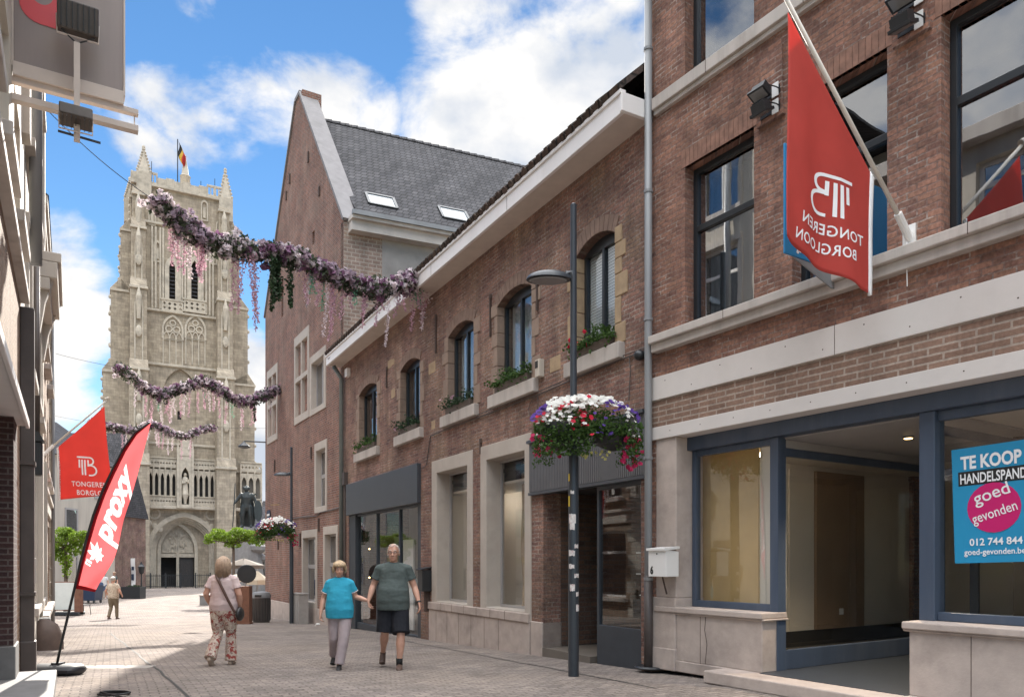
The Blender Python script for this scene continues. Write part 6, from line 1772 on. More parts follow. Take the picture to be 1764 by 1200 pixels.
def build_garlands():
    R = random.Random(77)
    px = [(270, 348), (292, 366), (318, 392), (350, 412), (378, 428), (405, 425), (440, 436), (480, 438), (515, 446), (548, 462), (585, 482), (625, 497), (660, 497), (700, 487), (742, 474)]
    pts = [at(a, b, 14.0+(a-270)/475*3.6) for a, b in px]
    st = []
    for i in range(15): st.append((R.uniform(.03, .17), R.uniform(.4, .85), R.choice(('rose', 'rose', 'white'))))
    for i in range(7): st.append((R.uniform(.25, .33), R.uniform(.8, 1.5), 'rose'))
    for i in range(8): st.append((R.uniform(.36, .46), R.uniform(.6, 1.1), 'ivy'))
    for t, l in ((.50, .8), (.545, .7), (.58, 1.3), (.60, 1.15), (.615, 1.2), (.66, .5), (.73, .8), (.755, .75), (.80, 1.25), (.86, .55), (.885, .7), (.90, 1.0), (.93, .6), (.955, .95), (.985, 1.2), (.995, .8)):
        st.append((t, l, R.choice(('rose', 'rose', 'white'))))
    for i in range(12): st.append((R.uniform(.45, .99), R.uniform(.35, .9), R.choice(('rose', 'white', 'rose', 'green'))))
    st += [(.53, .5, 'green'), (.67, .4, 'green'), (.95, .5, 'green'), (.965, .5, 'white'), (.42, .9, 'ivy')]
    e = F2.w(-8.0, -.5, 8.0)
    garland('large garland of mauve flowers with long pink wisteria above the low old house', pts, .225, st, 2, 1250,
            [(pts[0], FL.w(1.0, 0, 8.6)), (pts[-1], e+Vector((.05, 0, .1))), (pts[4]+Vector((0, 0, .2)), pts[8]+Vector((0, 0, .12)))])
    px = [(205, 633), (225, 648), (248, 668), (275, 682), (300, 674), (325, 664), (345, 657), (362, 661), (385, 676), (405, 690), (430, 692), (455, 682), (482, 670)]
    pts = [at(a, b, 27.0+(a-205)/277*4.4) for a, b in px]
    st = [(R.uniform(.05, .95), R.uniform(.6, 1.1), R.choice(('rose', 'rose', 'white'))) for i in range(26)] + [(.25, .5, 'green'), (.70, .6, 'green'), (.52, .7, 'green'), (.82, .8, 'ivy')]
    garland('middle garland of mauve flowers ending at the red brick gable house', pts, .23, st, 5, 900, [(pts[0], pts[0]+Vector((-3.5, -1.5, .8)))])
    px = [(160, 728), (190, 736), (222, 742), (245, 738), (265, 730), (290, 745), (318, 752), (345, 741), (368, 735)]
    pts = [at(a, b, 38.0+(a-160)/210*5) for a, b in px]
    st = [(R.uniform(.05, .95), R.uniform(.6, 1.3), R.choice(('rose', 'white'))) for i in range(18)] + [(.55, .7, 'green')]
    garland('small far garland of mauve flowers in front of the church tower', pts, .22, st, 9, 900, [(pts[-1], pts[-1]+Vector((4, 3, .6))), (pts[0], pts[0]+Vector((-4, -3, .8)))])
build_garlands()

# ------------------------------------------------------------------ feather banner
def build_feather():
    Y = 10.35; g = ground_at(98, 1154); g = Vector((g.x, Y, gz(Y)))
    T = thing('feather_banner', 'leaning red feather banner with white proxy lettering in a black foot', 'banner', g)
    A = lambda px, py: at(px, py, Y)-g
    b = MB(); b.tube([A(66, 1153), A(131, 1153)], .085, 14, ry=.22, side=(0, 0, 1), dome=True)
    b.box(A(92, 0).x, A(108, 0).x, -.06, .06, .10, .17); b.build('foot', M['rubber'], T, smooth='auto')
    pole = [(99, 1146), (107, 1108), (118, 1062), (130, 1012), (140, 968), (150, 930), (162, 888), (178, 845), (195, 808), (214, 772), (234, 745), (259, 728)]
    P3 = [A(a, b_)+Vector((0, -.02, 0)) for a, b_ in pole]
    MB().tube(P3, [.018]*8+[.012]*4, 8).build('pole', M['black_metal'], T, smooth=True)
    left = [(130, 1012), (140, 968), (150, 930), (162, 888), (178, 845), (195, 808), (214, 772), (234, 745), (259, 728)]
    right = [(166, 1018), (180, 992), (193, 963), (204, 930), (214, 896), (225, 862), (237, 818), (249, 772), (259.5, 729)]
    def interp(c, t):
        k = t*(len(c)-1); i = min(int(k), len(c)-2); f = k-i; return c[i][0]+(c[i+1][0]-c[i][0])*f, c[i][1]+(c[i+1][1]-c[i][1])*f
    def sail(t, u, o=0.0):
        a = interp(left, t); c = interp(right, t); p = A(a[0]+(c[0]-a[0])*u, a[1]+(c[1]-a[1])*u)
        fold = .035*math.sin(u*5+t*9)*math.sin(math.pi*min(t*1.2, 1))*u + .03*math.sin((u*1.8-t*5)*3)*u*(1-t)
        p.y += fold+o; return p
    # cells of the cloth that carry white print are split off as lettering and emblem, so that the sun shines through both
    NT, NU = 420, 72
    def tris(shape):
        vs, fs = shape
        for f in fs:
            for q in range(1, len(f)-1): yield vs[f[0]], vs[f[q]], vs[f[q+1]]
    def cells(shapes):
        out = set()
        for sh in shapes:
            for A_, B_, C_ in tris(sh):
                den = (B_[1]-C_[1])*(A_[0]-C_[0])+(C_[0]-B_[0])*(A_[1]-C_[1])
                if abs(den) < 1e-12: continue
                for i in range(int(min(A_[0], B_[0], C_[0])*NT), int(max(A_[0], B_[0], C_[0])*NT)+1):
                    for j in range(int(min(A_[1], B_[1], C_[1])*NU), int(max(A_[1], B_[1], C_[1])*NU)+1):
                        p, q = (i+.5)/NT, (j+.5)/NU
                        l1 = ((B_[1]-C_[1])*(p-C_[0])+(C_[0]-B_[0])*(q-C_[1]))/den; l2 = ((C_[1]-A_[1])*(p-C_[0])+(A_[0]-C_[0])*(q-C_[1]))/den
                        if l1 >= -.001 and l2 >= -.001 and l1+l2 <= 1.001: out.add((i, j))
        return out
    vs, fs = text2d('proxy', 1.0, .045, 'LEFT', 1.02); w_ = max(v[0] for v in vs)
    letters = cells([([(.315+.40*a/w_, .76-.64*b_/.75) for a, b_ in vs], fs)])
    shapes = []
    for a0, l0, wd in ((20, .9, .30), (60, 1.0, .30), (100, .95, .3), (140, .8, .28), (-15, .7, .25), (200, .55, .25), (250, .5, .3), (300, .55, .3)):
        d = Vector((math.cos(rad(a0)), math.sin(rad(a0)))); e = Vector((-d.y, d.x))
        q = [Vector((0, 0)), d*l0*.55-e*wd*.6, d*l0, d*l0*.6+e*wd*.6]; shapes.append(([tuple(p) for p in q], [(0, 1, 2, 3)]))
    shapes.append(stroke2d([(-.75, .25), (-.75, .75)], .16)); shapes.append(stroke2d([(-.98, .30), (-.98, .75), (-.86, .75)], .12))
    logo = cells([([(.215+.080*a, .50-.44*b_) for a, b_ in v2], f2) for v2, f2 in shapes])
    grid = [sail(i/NT, j/NU) for i in range(NT+1) for j in range(NU+1)]
    def patch(keep, nm, mt, par):
        m = MB(); mp = {}
        for i in range(NT):
            for j in range(NU):
                if not keep(i, j): continue
                f = []
                for a, b_ in ((i, j), (i+1, j), (i+1, j+1), (i, j+1)):
                    k = a*(NU+1)+b_
                    if k not in mp: mp[k] = len(m.v); m.v.append(tuple(grid[k]))
                    f.append(mp[k])
                m.f.append(tuple(f)); m.m.append(0)
        return m.build(nm, mt, par, smooth=True, recalc=False)
    c = patch(lambda i, j: (i, j) not in letters and (i, j) not in logo, 'sail', M['red_sail'], T)
    patch(lambda i, j: (i, j) in letters, 'lettering', M['white_sail'], c); patch(lambda i, j: (i, j) in logo and (i, j) not in letters, 'emblem', M['white_sail'], c)
    MB().surf(lambda t, u: sail(t, u*.13-.02, -.006), 60, 3, .014).build('pole_sleeve', M['red_dark'], c, smooth=True)
    MB().surf(lambda t, u: sail(t*.02-.004, u, -.003), 2, 20, .008).build('hem', M['red_dark'], c)
M['rubber'] = plain('black rubber foot', (.018, .019, .024), .55, .15, 8, .1, 40)
build_feather()

# ------------------------------------------------------------------ projecting sign with its floodlights
def build_projecting_sign():
    s = -2.55; T = thing('projecting_sign', 'large grey sign board with red rounded letter on a bracket high on the brick shop', 'sign', FL.w(s, 0, 6.8), math.atan2(-FL.Y.y, -FL.Y.x))
    # local x = out from the wall, local -y = towards the camera side
    z0, z1 = .02, 2.6
    bd = MB().box(.03, 1.10, -.06, .06, z0+.14, z1).build('board', M['sign_grey'], T, bevel=.006)
    MB().box(.02, 1.105, -.075, .075, z0, z0+.15).box(1.10, 1.12, -.07, .07, z0+.1, z1).box(.01, .03, -.07, .07, z0+.1, z1).build('board_frame', M['soffit'], T, bevel=.005)
    def rr(cx, cz, w, h, r, n=6, sq=False):
        p = []
        for k, (sx, sz, a) in enumerate(((1, -1, -90), (1, 1, 0), (-1, 1, 90), (-1, -1, 180))):
            q = .02 if (sq and k == 0) else r
            p += [(cx+sx*(w/2-q)+q*math.cos(rad(a+90*i/n)), cz+sz*(h/2-q)+q*math.sin(rad(a+90*i/n))) for i in range(n+1)]
        return p
    MB().plate(rr(.30, .98, .44, .64, .20, sq=True), [[(.29+.115*math.cos(q*.314), 1.02+.14*math.sin(q*.314)) for q in range(20)]], -.066, -.061).build('letter_panel', M['red_logo'], bd)
    b = MB(); b.box(-.02, 1.26, -.05, .05, -.24, -.17); b.box(-.02, 1.26, -.04, .04, z0-.06, z0); b.tube([(1.22, 0, .02), (1.22, 0, -.2)], .008, 5)
    b.build('bracket', M['soffit'], T, bevel=.004)
    m = MB(); m.box(.60, .66, -.34, -.28, -.66, .42); m.box(.6, .66, -.30, 0, -.23, -.18); m.build('lamp_post', M['soffit'], T)
    m = MB(); m.tube([(.48, -.33, .52), (.63, -.31, .42), (.80, -.33, .52)], .01, 5); m.tube([(.45, -.32, -.60), (.86, -.32, -.62)], .014, 5); m.build('cable', M['black_metal'], T)
    W_ = Matrix.Translation(T.location) @ Matrix.Rotation(T.rotation_euler.z, 4, 'Z')
    def lamp(c, lab, tl):
        L = thing('sign_floodlight', lab, 'floodlight', W_ @ Vector(c), T.rotation_euler.z, 'floodlights on the sign bracket')
        if tl > 60: L.scale = (.8, .8, .8)
        Mx = Matrix.Rotation(rad(tl), 4, 'X')
        MB().obox(Mx, .40, .16, .30).build('housing', M['sign_lamp'], L, bevel=.015)
        MB().obox(Mx @ Matrix.Translation((0, .083, 0)), .35, .008, .25).build('lens', M['lamp_lens'], L)
        f = MB()
        for i in range(7): f.obox(Mx @ Matrix.Translation((-.16+i*.053, -.09, 0)), .008, .03, .26)
        f.build('cooling_fin', M['black_metal'], L)
        MB().tube([(-.2, 0, 0), (-.2, 0, -.2), (.2, 0, -.2), (.2, 0, 0)], .012, 6).build('yoke', M['soffit'], L)
    lamp((.64, -.32, .68), 'boxy dark floodlight tilted up at the red letter of the sign board', 12)
    lamp((.62, -.36, -.42), 'flat floodlight hanging under the sign bracket', 82)
M['sign_lamp'] = plain('worn lamp housing', (.075, .06, .05), .5, .2, 8)
build_projecting_sign()

# ------------------------------------------------------------------ small street furniture
def build_furniture():
    # black box on the old house between shop windows
    x, z = F2.p(727, 998, -.18)
    T = thing('wall_ashtray', 'black metal box fixed to the brick wall beside the dark shopfront', 'letter box', F2.w(x+.02, -.10, z-.25), F2.rz)
    MB().box(-.15, .15, -.14, .10, -.02, .48).build('box', M['black_metal'], T, bevel=.015)
    MB().plate([(-.18, .47), (.11, .53), (.11, .56), (-.18, .50)], [], -.17, .17, conv=lambda p, y, q: (y, p, q)).build('lid', M['black_metal'], T, bevel=.006)
    MB().box(-.05, .05, -.02, .12, -.5, -.02).build('bracket', M['iron'], T)
    # litter bin
    g = Vector((-12.05+2.7, 28.4, gz(28.4)))
    g = Vector(((450-CX)/FPX*28.2, 28.2, gz(28.2)))
    T = thing('litter_bin', 'dark grey round litter bin at the corner of the gable house', 'litter bin', g)
    MB().lathe([(.29, 0), (.31, .05), (.33, .9), (.34, .92)], (0, 0, 0), 20).build('body', M['bin_grey'], T, smooth='auto')
    MB().lathe([(.35, .92), (.36, 1.0), (.30, 1.12), (.12, 1.16), (.02, 1.16)], (0, 0, 0), 20).build('lid', M['zinc'], T, smooth='auto')
    sl_ = MB()
    for i in range(20): a = i*math.pi/10; sl_.box(.325*math.cos(a)-.015, .325*math.cos(a)+.015, .325*math.sin(a)-.015, .325*math.sin(a)+.015, .08, .88)
    sl_.build('slat', M['bin_grey'], T)
    MB().box(-.12, .12, -.36, -.30, .96, 1.04).build('opening', M['dark_void'], T)
    # rusty steel pillar with round sign
    Y = 26.8; g = Vector(((420-CX)/FPX*Y, Y, gz(Y)))
    T = thing('steel_pillar', 'rust brown steel information pillar topped by a dark round disc', 'pillar', g)
    MB().box(-.25, .25, -.16, .16, 0, 1.35).box(-.27, .27, -.18, .18, 0, .06).build('pillar', M['corten'], T, bevel=.01)
    dsc = MB().lathe([(.31, -.03), (.33, 0), (.31, .03)], (0, 0, 0), 24).build('disc', M['black_metal'], T, smooth='auto'); dsc.location = (.10, 0, 1.78); dsc.rotation_euler = (rad(90), 0, rad(12))
    MB().tube([(.06, 0, 1.33), (.08, 0, 1.5)], .025, 8).build('stem', M['zinc'], T)
    # utility cabinet
    x, z = F3.p(514, 1046, -.5)
    T = thing('utility_cabinet', 'grey ribbed utility cabinet against the gable house', 'cabinet', F3.w(x, -.42, gz(27.3)-.02), F3.rz)
    MB().box(-.38, .38, -.17, .17, 0, 1.08).build('body', M['cabinet'], T, bevel=.012)
    MB().box(-.40, .40, -.19, .19, 1.08, 1.13).build('lid', M['cabinet'], T, bevel=.008)
    rb = MB()
    for q in (-.25, 0, .25): rb.box(q-.015, q+.015, -.182, -.17, .08, 1.02); rb.box(-.392, -.38, -.12+q*.3, -.10+q*.3, .08, 1.02)
    rb.build('rib', M['cabinet'], T)
    # concrete block
    Y = 42; g = Vector(((354-CX)/FPX*Y, Y, gz(Y)))
    T = thing('stone_block', 'squat stone seat block on the square behind the woman in pink', 'block', g)
    MB().box(-.24, .24, -.24, .24, .0, .50).build('block', M['grey_stone'], T, bevel=.03); MB().box(-.27, .27, -.27, .27, .50, .58).build('seat_slab', M['slab'], T, bevel=.02)
    # black cable loop on the paving near the camera
    pts = []
    g0 = ground_at(198, 1196)
    for i in range(30):
        a = i/29*2*math.pi*1.4; pts.append((g0.x+.17*math.cos(a+.5)+.02*i/29, g0.y+.10*math.sin(a+.5)-.04, .012+.0009*i))
    pts += [(g0.x+.3, g0.y-.3, .012), (g0.x+.2, g0.y-.8, .012)]
    tag(MB().tube(pts, .011, 8).build('power_cable', M['black'], smooth=True), 'loop of black cable lying on the paving at the very front', 'cable')
build_furniture()

# ------------------------------------------------------------------ the square: trees, panel, railings, parasols
def leafy(mb, blobs, n, size, R, hang=0):
    tot = sum(b[3]*b[4]*b[5] for b in blobs)
    for cx, cy, cz, rx, ry, rz_ in blobs:
        for i in range(int(n*rx*ry*rz_/tot)):
            v = Vector((R.gauss(0, 1), R.gauss(0, 1), R.gauss(0, 1))).normalized()*(.45+.6*R.random()**.6)
            mb.leaf((cx+v.x*rx, cy+v.y*ry, cz+v.z*rz_), R.uniform(.7, 1.3)*size, R, .7)
def square_tree(label, px, Y, ztrunk, blobs, n, seed, mat='leaf_lime', size=.13):
    R = random.Random(seed); g = Vector(((px-CX)/FPX*Y, Y, gz(Y)))
    T = thing('square_tree', label, 'tree', g, 0, 'pruned trees on the square')
    tr = MB().tube([(0, 0, -.1), (.02, 0, ztrunk*.5), (0, .02, ztrunk)], [.10, .085, .07], 9)
    for b in blobs:
        tr.tube([(0, .02, ztrunk-.1), (b[0]*.5, b[1]*.5, (ztrunk+b[2])/2+.05), (b[0]*.95, b[1]*.9, b[2])], [.05, .035, .02], 6)
    tr.build('trunk', M['bark'], T, smooth=True)
    f = MB(); leafy(f, blobs, n, size, R); f.build('crown', M[mat], T, recalc=False)
    return T
R_ = random.Random(50)
bl = [(-.75+R_.uniform(-.1, .1)+.42*i, R_.uniform(-.4, .4), 3.45+R_.uniform(-.22, .25), R_.uniform(.30, .46), .4, R_.uniform(.24, .40)) for i in range(5)] + [(-.55, .1, 2.95, .38, .4, .28), (.45, 0, 3.0, .42, .4, .3), (-.1, .1, 3.85, .42, .4, .24), (.02, 0, 2.45, .28, .3, .34), (.05, 0, 1.95, .2, .2, .34), (-.3, 0, 2.75, .33, .3, .3), (.75, 0, 3.7, .25, .3, .2)]
square_tree('lime green pruned tree behind the white panel', 113, 36, 3.1, bl, 3000, 1)
bl = [(-1.35+.45*i, R_.uniform(-.5, .5), 3.82+R_.uniform(-.20, .20), R_.uniform(.32, .50), .5, R_.uniform(.24, .40)) for i in range(7)] + [(-.9, 0, 4.15, .4, .4, .2), (.2, 0, 4.2, .4, .4, .22), (.9, 0, 4.1, .4, .4, .2), (0, 0, 3.4, .5, .4, .22), (-1.5, 0, 3.6, .25, .3, .2)]
square_tree('flat topped lime green tree in front of the bronze statue', 402, 44, 3.5, bl, 3000, 2)

def build_panel():
    Y = 34; g = Vector(((112-CX)/FPX*Y, Y, gz(Y)))
    T = thing('menu_panel', 'white framed panel between reddish posts on a wheeled base', 'panel', g)
    MB().box(-.48, .48, -.04, .04, .22, 1.52).build('frame', M['corten'], T, bevel=.01)
    MB().box(-.44, .44, -.047, -.04, .26, 1.48).build('sheet', M['panel_white'], T)
    for x in (-.62, .62): MB().box(x-.13, x+.13, -.13, .13, .05, 1.25 if x < 0 else 1.5).build('post', M['corten'], T, bevel=.01)
    MB().box(-.75, .75, -.28, .28, .03, .16).build('base', M['black_metal'], T, bevel=.01)
    # chair beside it
    Y = 34.5; g = Vector(((143-CX)/FPX*Y, Y, gz(Y)))
    T = thing('terrace_chair', 'dark metal terrace chair beside the white panel', 'chair', g, rad(70))
    MB().box(-.21, .21, -.21, .21, .44, .47).build('seat', M['black_metal'], T)
    bk = MB(); bk.tube([(-.2, .2, .45), (-.2, .27, .88), (.2, .27, .88), (.2, .2, .45)], .018, 6); bk.box(-.2, .2, .245, .265, .6, .66); bk.box(-.2, .2, .255, .275, .75, .80); bk.build('backrest', M['black_metal'], T)
    for sx in (-1, 1):
        for sy in (-1, 1): MB().tube([(sx*.19, sy*.19, .45), (sx*.22, sy*.22, 0)], .016, 6).build('leg', M['black_metal'], T)
    # blue wheeled container
    Y = 44; g = Vector(((157-CX)/FPX*Y, Y, gz(Y)))
    T = thing('wheeled_container', 'dark blue wheeled rubbish container on the square', 'rubbish container', g)
    MB().plate([(-.42, .16), (.42, .16), (.5, 1.05), (-.5, 1.05)], [], -.45, .45).build('body', M['blue_bin'], T, bevel=.03)
    MB().plate([(-.5, 1.05), (.5, 1.05), (.4, 1.2), (-.4, 1.2)], [], -.5, .5).build('lid', M['blue_bin'], T, bevel=.03)
    for sx in (-1, 1):
        for sy in (-1, 1): MB().tube([(sx*.36-.03, sy*.36, .09), (sx*.36+.03, sy*.36, .09)], .09, 10).build('wheel', M['black_metal'], T)
M['panel_white'] = plain('matt white sheet', (.60, .62, .58), .5, .06, 2, dirt=(.45, .48, .45), dirt_amt=.5, dirt_scale=4)
build_panel()

M['lantern_glass'] = plain('greenish lantern glass', (.16, .20, .12), .2, .1, 3)
def build_square():
    # railings before the church portal
    T = FC.thing('iron_railing', 'long black iron railing in front of the church portal', 'railing')
    zg = -.95; xa, xb, y = FC.x(205, -2.6), FC.x(362, -2.6), -2.6
    MB().box(xa, xb, y-.02, y+.02, zg+1.12, zg+1.17).box(xa, xb, y-.02, y+.02, zg+.18, zg+.23).build('rail', M['black_metal'], T)
    b = MB(); n = int((xb-xa)/.15)
    for i in range(n+1):
        x = xa+(xb-xa)*i/n; b.box(x-.014, x+.014, y-.014, y+.014, zg+.05, zg+1.28)
    b.build('bars', M['black_metal'], T)
    for i in range(7):
        x = xa+(xb-xa)*i/6; MB().box(x-.05, x+.05, y-.05, y+.05, zg, zg+1.4).build('post', M['black_metal'], T)
    real_size(T)
    # lantern post
    Y = 62; g = Vector(((243.5-CX)/FPX*Y, Y, gz(Y)))
    T = thing('lantern_post', 'old fashioned black lantern post in front of the church', 'street lamp', g)
    MB().lathe([(.16, 0), (.16, .3), (.07, .4), (.05, 1.6), (.05, 1.75)], (0, 0, 0), 10).build('pole', M['black_metal'], T, smooth='auto')
    MB().lathe([(.10, 1.72), (.20, 1.85), (.27, 2.3), (.29, 2.32), (.12, 2.5), (.03, 2.72)], (0, 0, 0), 6).build('lantern', M['black_metal'], T)
    MB().lathe([(.19, 1.92), (.255, 2.26)], (0, 0, 0), 6).build('lantern_glass', M['lantern_glass'], T); T.children[-1].scale = (1.03, 1.03, 1)
    # white beach flag
    Y = 60; g = Vector(((229-CX)/FPX*Y, Y, gz(Y)))
    T = thing('beach_flag', 'narrow white and blue upright banner near the church railing', 'banner', g)
    MB().tube([(-.16, 0, 0), (-.16, 0, 3.0)], .02, 6).build('pole', M['black_metal'], T)
    MB().surf(lambda u, v: Vector((-.15+.34*u, .06*math.sin(v*5), .75+2.2*v)), 3, 10, .004).build('cloth', M['white_cloth'], T)
    MB().box(-.08, .12, -.08, -.07, 1.2, 1.7).box(-.08, .12, -.08, -.07, 2.0, 2.3).build('print', M['blue_bin'], T)
    # dark planter boxes
    for k, (px, Y, w) in enumerate(((219, 52, .55), (230, 50, .62))):
        g = Vector(((px-CX)/FPX*Y, Y, gz(Y)))
        T = thing('planter_box', ('low' if k == 0 else 'tall')+' dark planter box standing before the church railing', 'planter', g, 0, 'planter boxes')
        h = .55 if k == 0 else .8
        MB().plate(rect(-w, w, -.4, .4), [rect(-w+.05, w-.05, -.35, .35)], 0, h, conv=lambda a, y, b_: (a, b_, y)).build('box', M['black_metal'], T)
        MB().box(-w+.05, w-.05, -.35, .35, h-.12, h-.08).build('soil', M['dark_void'], T)
        f = MB(); leafy(f, [(0, 0, h, w*.8, .3, .12)], 160, .09, random.Random(k)); f.build('foliage', M['leaf_dark'], T, recalc=False)
    # parasols
    def parasol(px, Y, ztop, rr, drop, mat, label):
        g = Vector(((px-CX)/FPX*Y, Y, gz(Y))); T = thing('cafe_parasol', label, 'parasol', g, rad(20), 'cafe parasols')
        MB().tube([(0, 0, 0), (0, 0, ztop+.05)], .035, 8).build('pole', M['zinc'], T)
        MB().box(-.35, .35, -.35, .35, 0, .1).build('base', M['grey_stone'], T, bevel=.02)
        n = 8; c = MB(); vs = [(0, 0, ztop)] + [(rr*math.cos(i*math.pi/4)*1.0, rr*math.sin(i*math.pi/4), ztop-drop) for i in range(n)] + [(rr*math.cos(i*math.pi/4)*1.0, rr*math.sin(i*math.pi/4), ztop-drop-.22) for i in range(n)]
        c.add(vs, [(0, 1+i, 1+(i+1) % n) for i in range(n)] + [(1+i, 9+i, 9+(i+1) % n, 1+(i+1) % n) for i in range(n)]); c.build('canopy', M[mat], T)
        r = MB()
        for i in range(n): a = i*math.pi/4; r.tube([(0, 0, ztop-drop*.9-.2), (rr*.6*math.cos(a), rr*.6*math.sin(a), ztop-drop*.6-.03)], .012, 4); r.tube([(0, 0, ztop-.02), (rr*.98*math.cos(a), rr*.98*math.sin(a), ztop-drop-.02)], .012, 4)
        r.build('rib', M['zinc'], T)
    parasol(420, 46, 2.62, 1.2, .42, 'parasol_dark', 'taupe cafe parasol beside the bronze statue'); parasol(412, 38, 1.80, .98, .16, 'parasol', 'low beige cafe parasol above the round disc'); parasol(443, 36, 2.0, .55, .45, 'parasol', 'beige cafe parasol at the corner of the gable house')
build_square()

# ------------------------------------------------------------------ people
def fused(mb, name, mat, parent, voxel, smooth=4, disp=None):
    """join overlapping closed volumes into one continuous skin"""
    o = mb.build(name, mat, None)
    r = o.modifiers.new('r', 'REMESH'); r.mode = 'VOXEL'; r.voxel_size = voxel; r.use_smooth_shade = True
    s = o.modifiers.new('s', 'SMOOTH'); s.factor = .5; s.iterations = smooth
    COL.objects.unlink(o); me = evaluated_mesh(o); COL.objects.link(o); old = o.data
    o.modifiers.clear(); o.data = me; bpy.data.meshes.remove(old); me.name = name
    if not me.materials: me.materials.append(mat)
    if disp:
        nn = [Vector(q.vector) for q in me.vertex_normals]; cc = [v.co.copy() for v in me.vertices]; fl = []
        for c, q in zip(cc, nn): fl.extend(c+q*disp(c))
        me.vertices.foreach_set('co', fl)
    me.polygons.foreach_set('use_smooth', [True]*len(me.polygons)); me.update()
    if parent: o.parent = parent
    return o
def V(*a): return Vector(a)
def hand(mb, wrist, d, palm_n, thumb_side, curl=.5, k=1.0):
    """palm, four unequal curled fingers and a thumb; d along the hand, palm_n the way the palm faces"""
    d = Vector(d).normalized(); pn = Vector(palm_n); pn = (pn-d*pn.dot(d)).normalized(); sd = d.cross(pn)*thumb_side
    w = Vector(wrist); pc = w+d*.085*k
    mb.tube([w-d*.01, w+d*.03*k, pc], [.025*k, .036*k, .040*k], 10, ry=[.019*k, .016*k, .014*k], side=sd, dome=True)
    for i, (off, ln) in enumerate(((.030, .072), (.010, .080), (-.010, .075), (-.029, .060))):
        b = pc+sd*off*k; p = [b]; ang = .15
        for sgl in (.42, .32, .26):
            ang += curl*.75; dd = d*math.cos(ang)+pn*math.sin(ang)+sd*off*.6; p.append(p[-1]+dd.normalized()*ln*sgl*k)
        mb.tube(p, [.0095*k, .009*k, .008*k, .0065*k], 7, dome=True)
    b = w+d*.028*k+sd*.028*k
    mb.tube([b, b+(d*.6+sd*.75+pn*.25).normalized()*.035*k, b+(d*.9+sd*.55+pn*.5).normalized()*.068*k], [.013*k, .011*k, .008*k], 7, dome=True)
def head(mb, c, k, yaw=0.0, pitch=0.0):
    """skull, jaw, nose, ears, brow and lips; faces -y"""
    Mx = Matrix.Translation(c) @ Matrix.Rotation(yaw, 4, 'Z') @ Matrix.Rotation(pitch, 4, 'X') @ Matrix.Scale(k, 4)
    q = MB()
    q.ell((0, .008, .025), .074, .096, .098, 16, 12)
    q.ell((0, -.024, -.045), .060, .068, .074, 14, 10)
    q.ell((0, -.062, -.088), .030, .026, .024, 10, 8)
    q.tube([(0, -.082, .020), (0, -.098, -.010), (0, -.108, -.030)], [.010, .012, .015], 8, dome=True)
    for s in (-1, 1):
        q.ell((s*.012, -.094, -.033), .010, .010, .008, 8, 6)
        q.ell((s*.028, -.078, .030), .026, .014, .011, 8, 6)
        q.ell((s*.040, -.066, -.022), .022, .020, .020, 8, 6)
        q.ell((s*.078, .012, -.012), .010, .020, .032, 8, 6)
    q.ell((0, -.088, -.060), .024, .011, .008, 8, 6); q.ell((0, -.085, -.070), .020, .011, .008, 8, 6)
    mb.add([Mx @ Vector(v) for v in q.v], q.f)
    return Mx
def face_parts(T, Mx, glasses=False, lip=True):
    e = MB(); w = MB()
    for s in (-1, 1):
        w.ell(Mx @ Vector((s*.031, -.079, .012)), .012, .008, .007, 8, 6); e.ell(Mx @ Vector((s*.031, -.086, .012)), .006, .004, .006, 8, 6)
    eo = w.build('eye', M['white'], T, smooth=True); e.build('iris', M['black'], eo, smooth=True)
    if lip:
        l = MB(); l.ell(Mx @ Vector((0, -.0985, -.065)), .021, .004, .004, 8, 6); l.build('mouth', M['lip'], T, smooth=True)
    b = MB()
    for s in (-1, 1): b.tube([Mx @ Vector((s*.016, -.091, .036)), Mx @ Vector((s*.034, -.090, .041)), Mx @ Vector((s*.050, -.080, .034))], .0045, 5)
    b.build('eyebrow', M['hair_grey'], T)
    if glasses:
        g = MB()
        for s in (-1, 1):
            g.tube([Mx @ Vector((s*.032+.024*math.cos(a*.628), -.101, .008+.017*math.sin(a*.628))) for a in range(11)], .0025, 5)
            g.tube([Mx @ Vector((s*.056, -.099, .014)), Mx @ Vector((s*.082, -.02, .010))], .0022, 5)
        g.tube([Mx @ Vector((-.009, -.102, .012)), Mx @ Vector((.009, -.102, .012))], .0022, 5); g.build('glasses', M['black_metal'], T)
M['lip'] = plain('lip', (.36, .13, .10), .5, .05, 5)

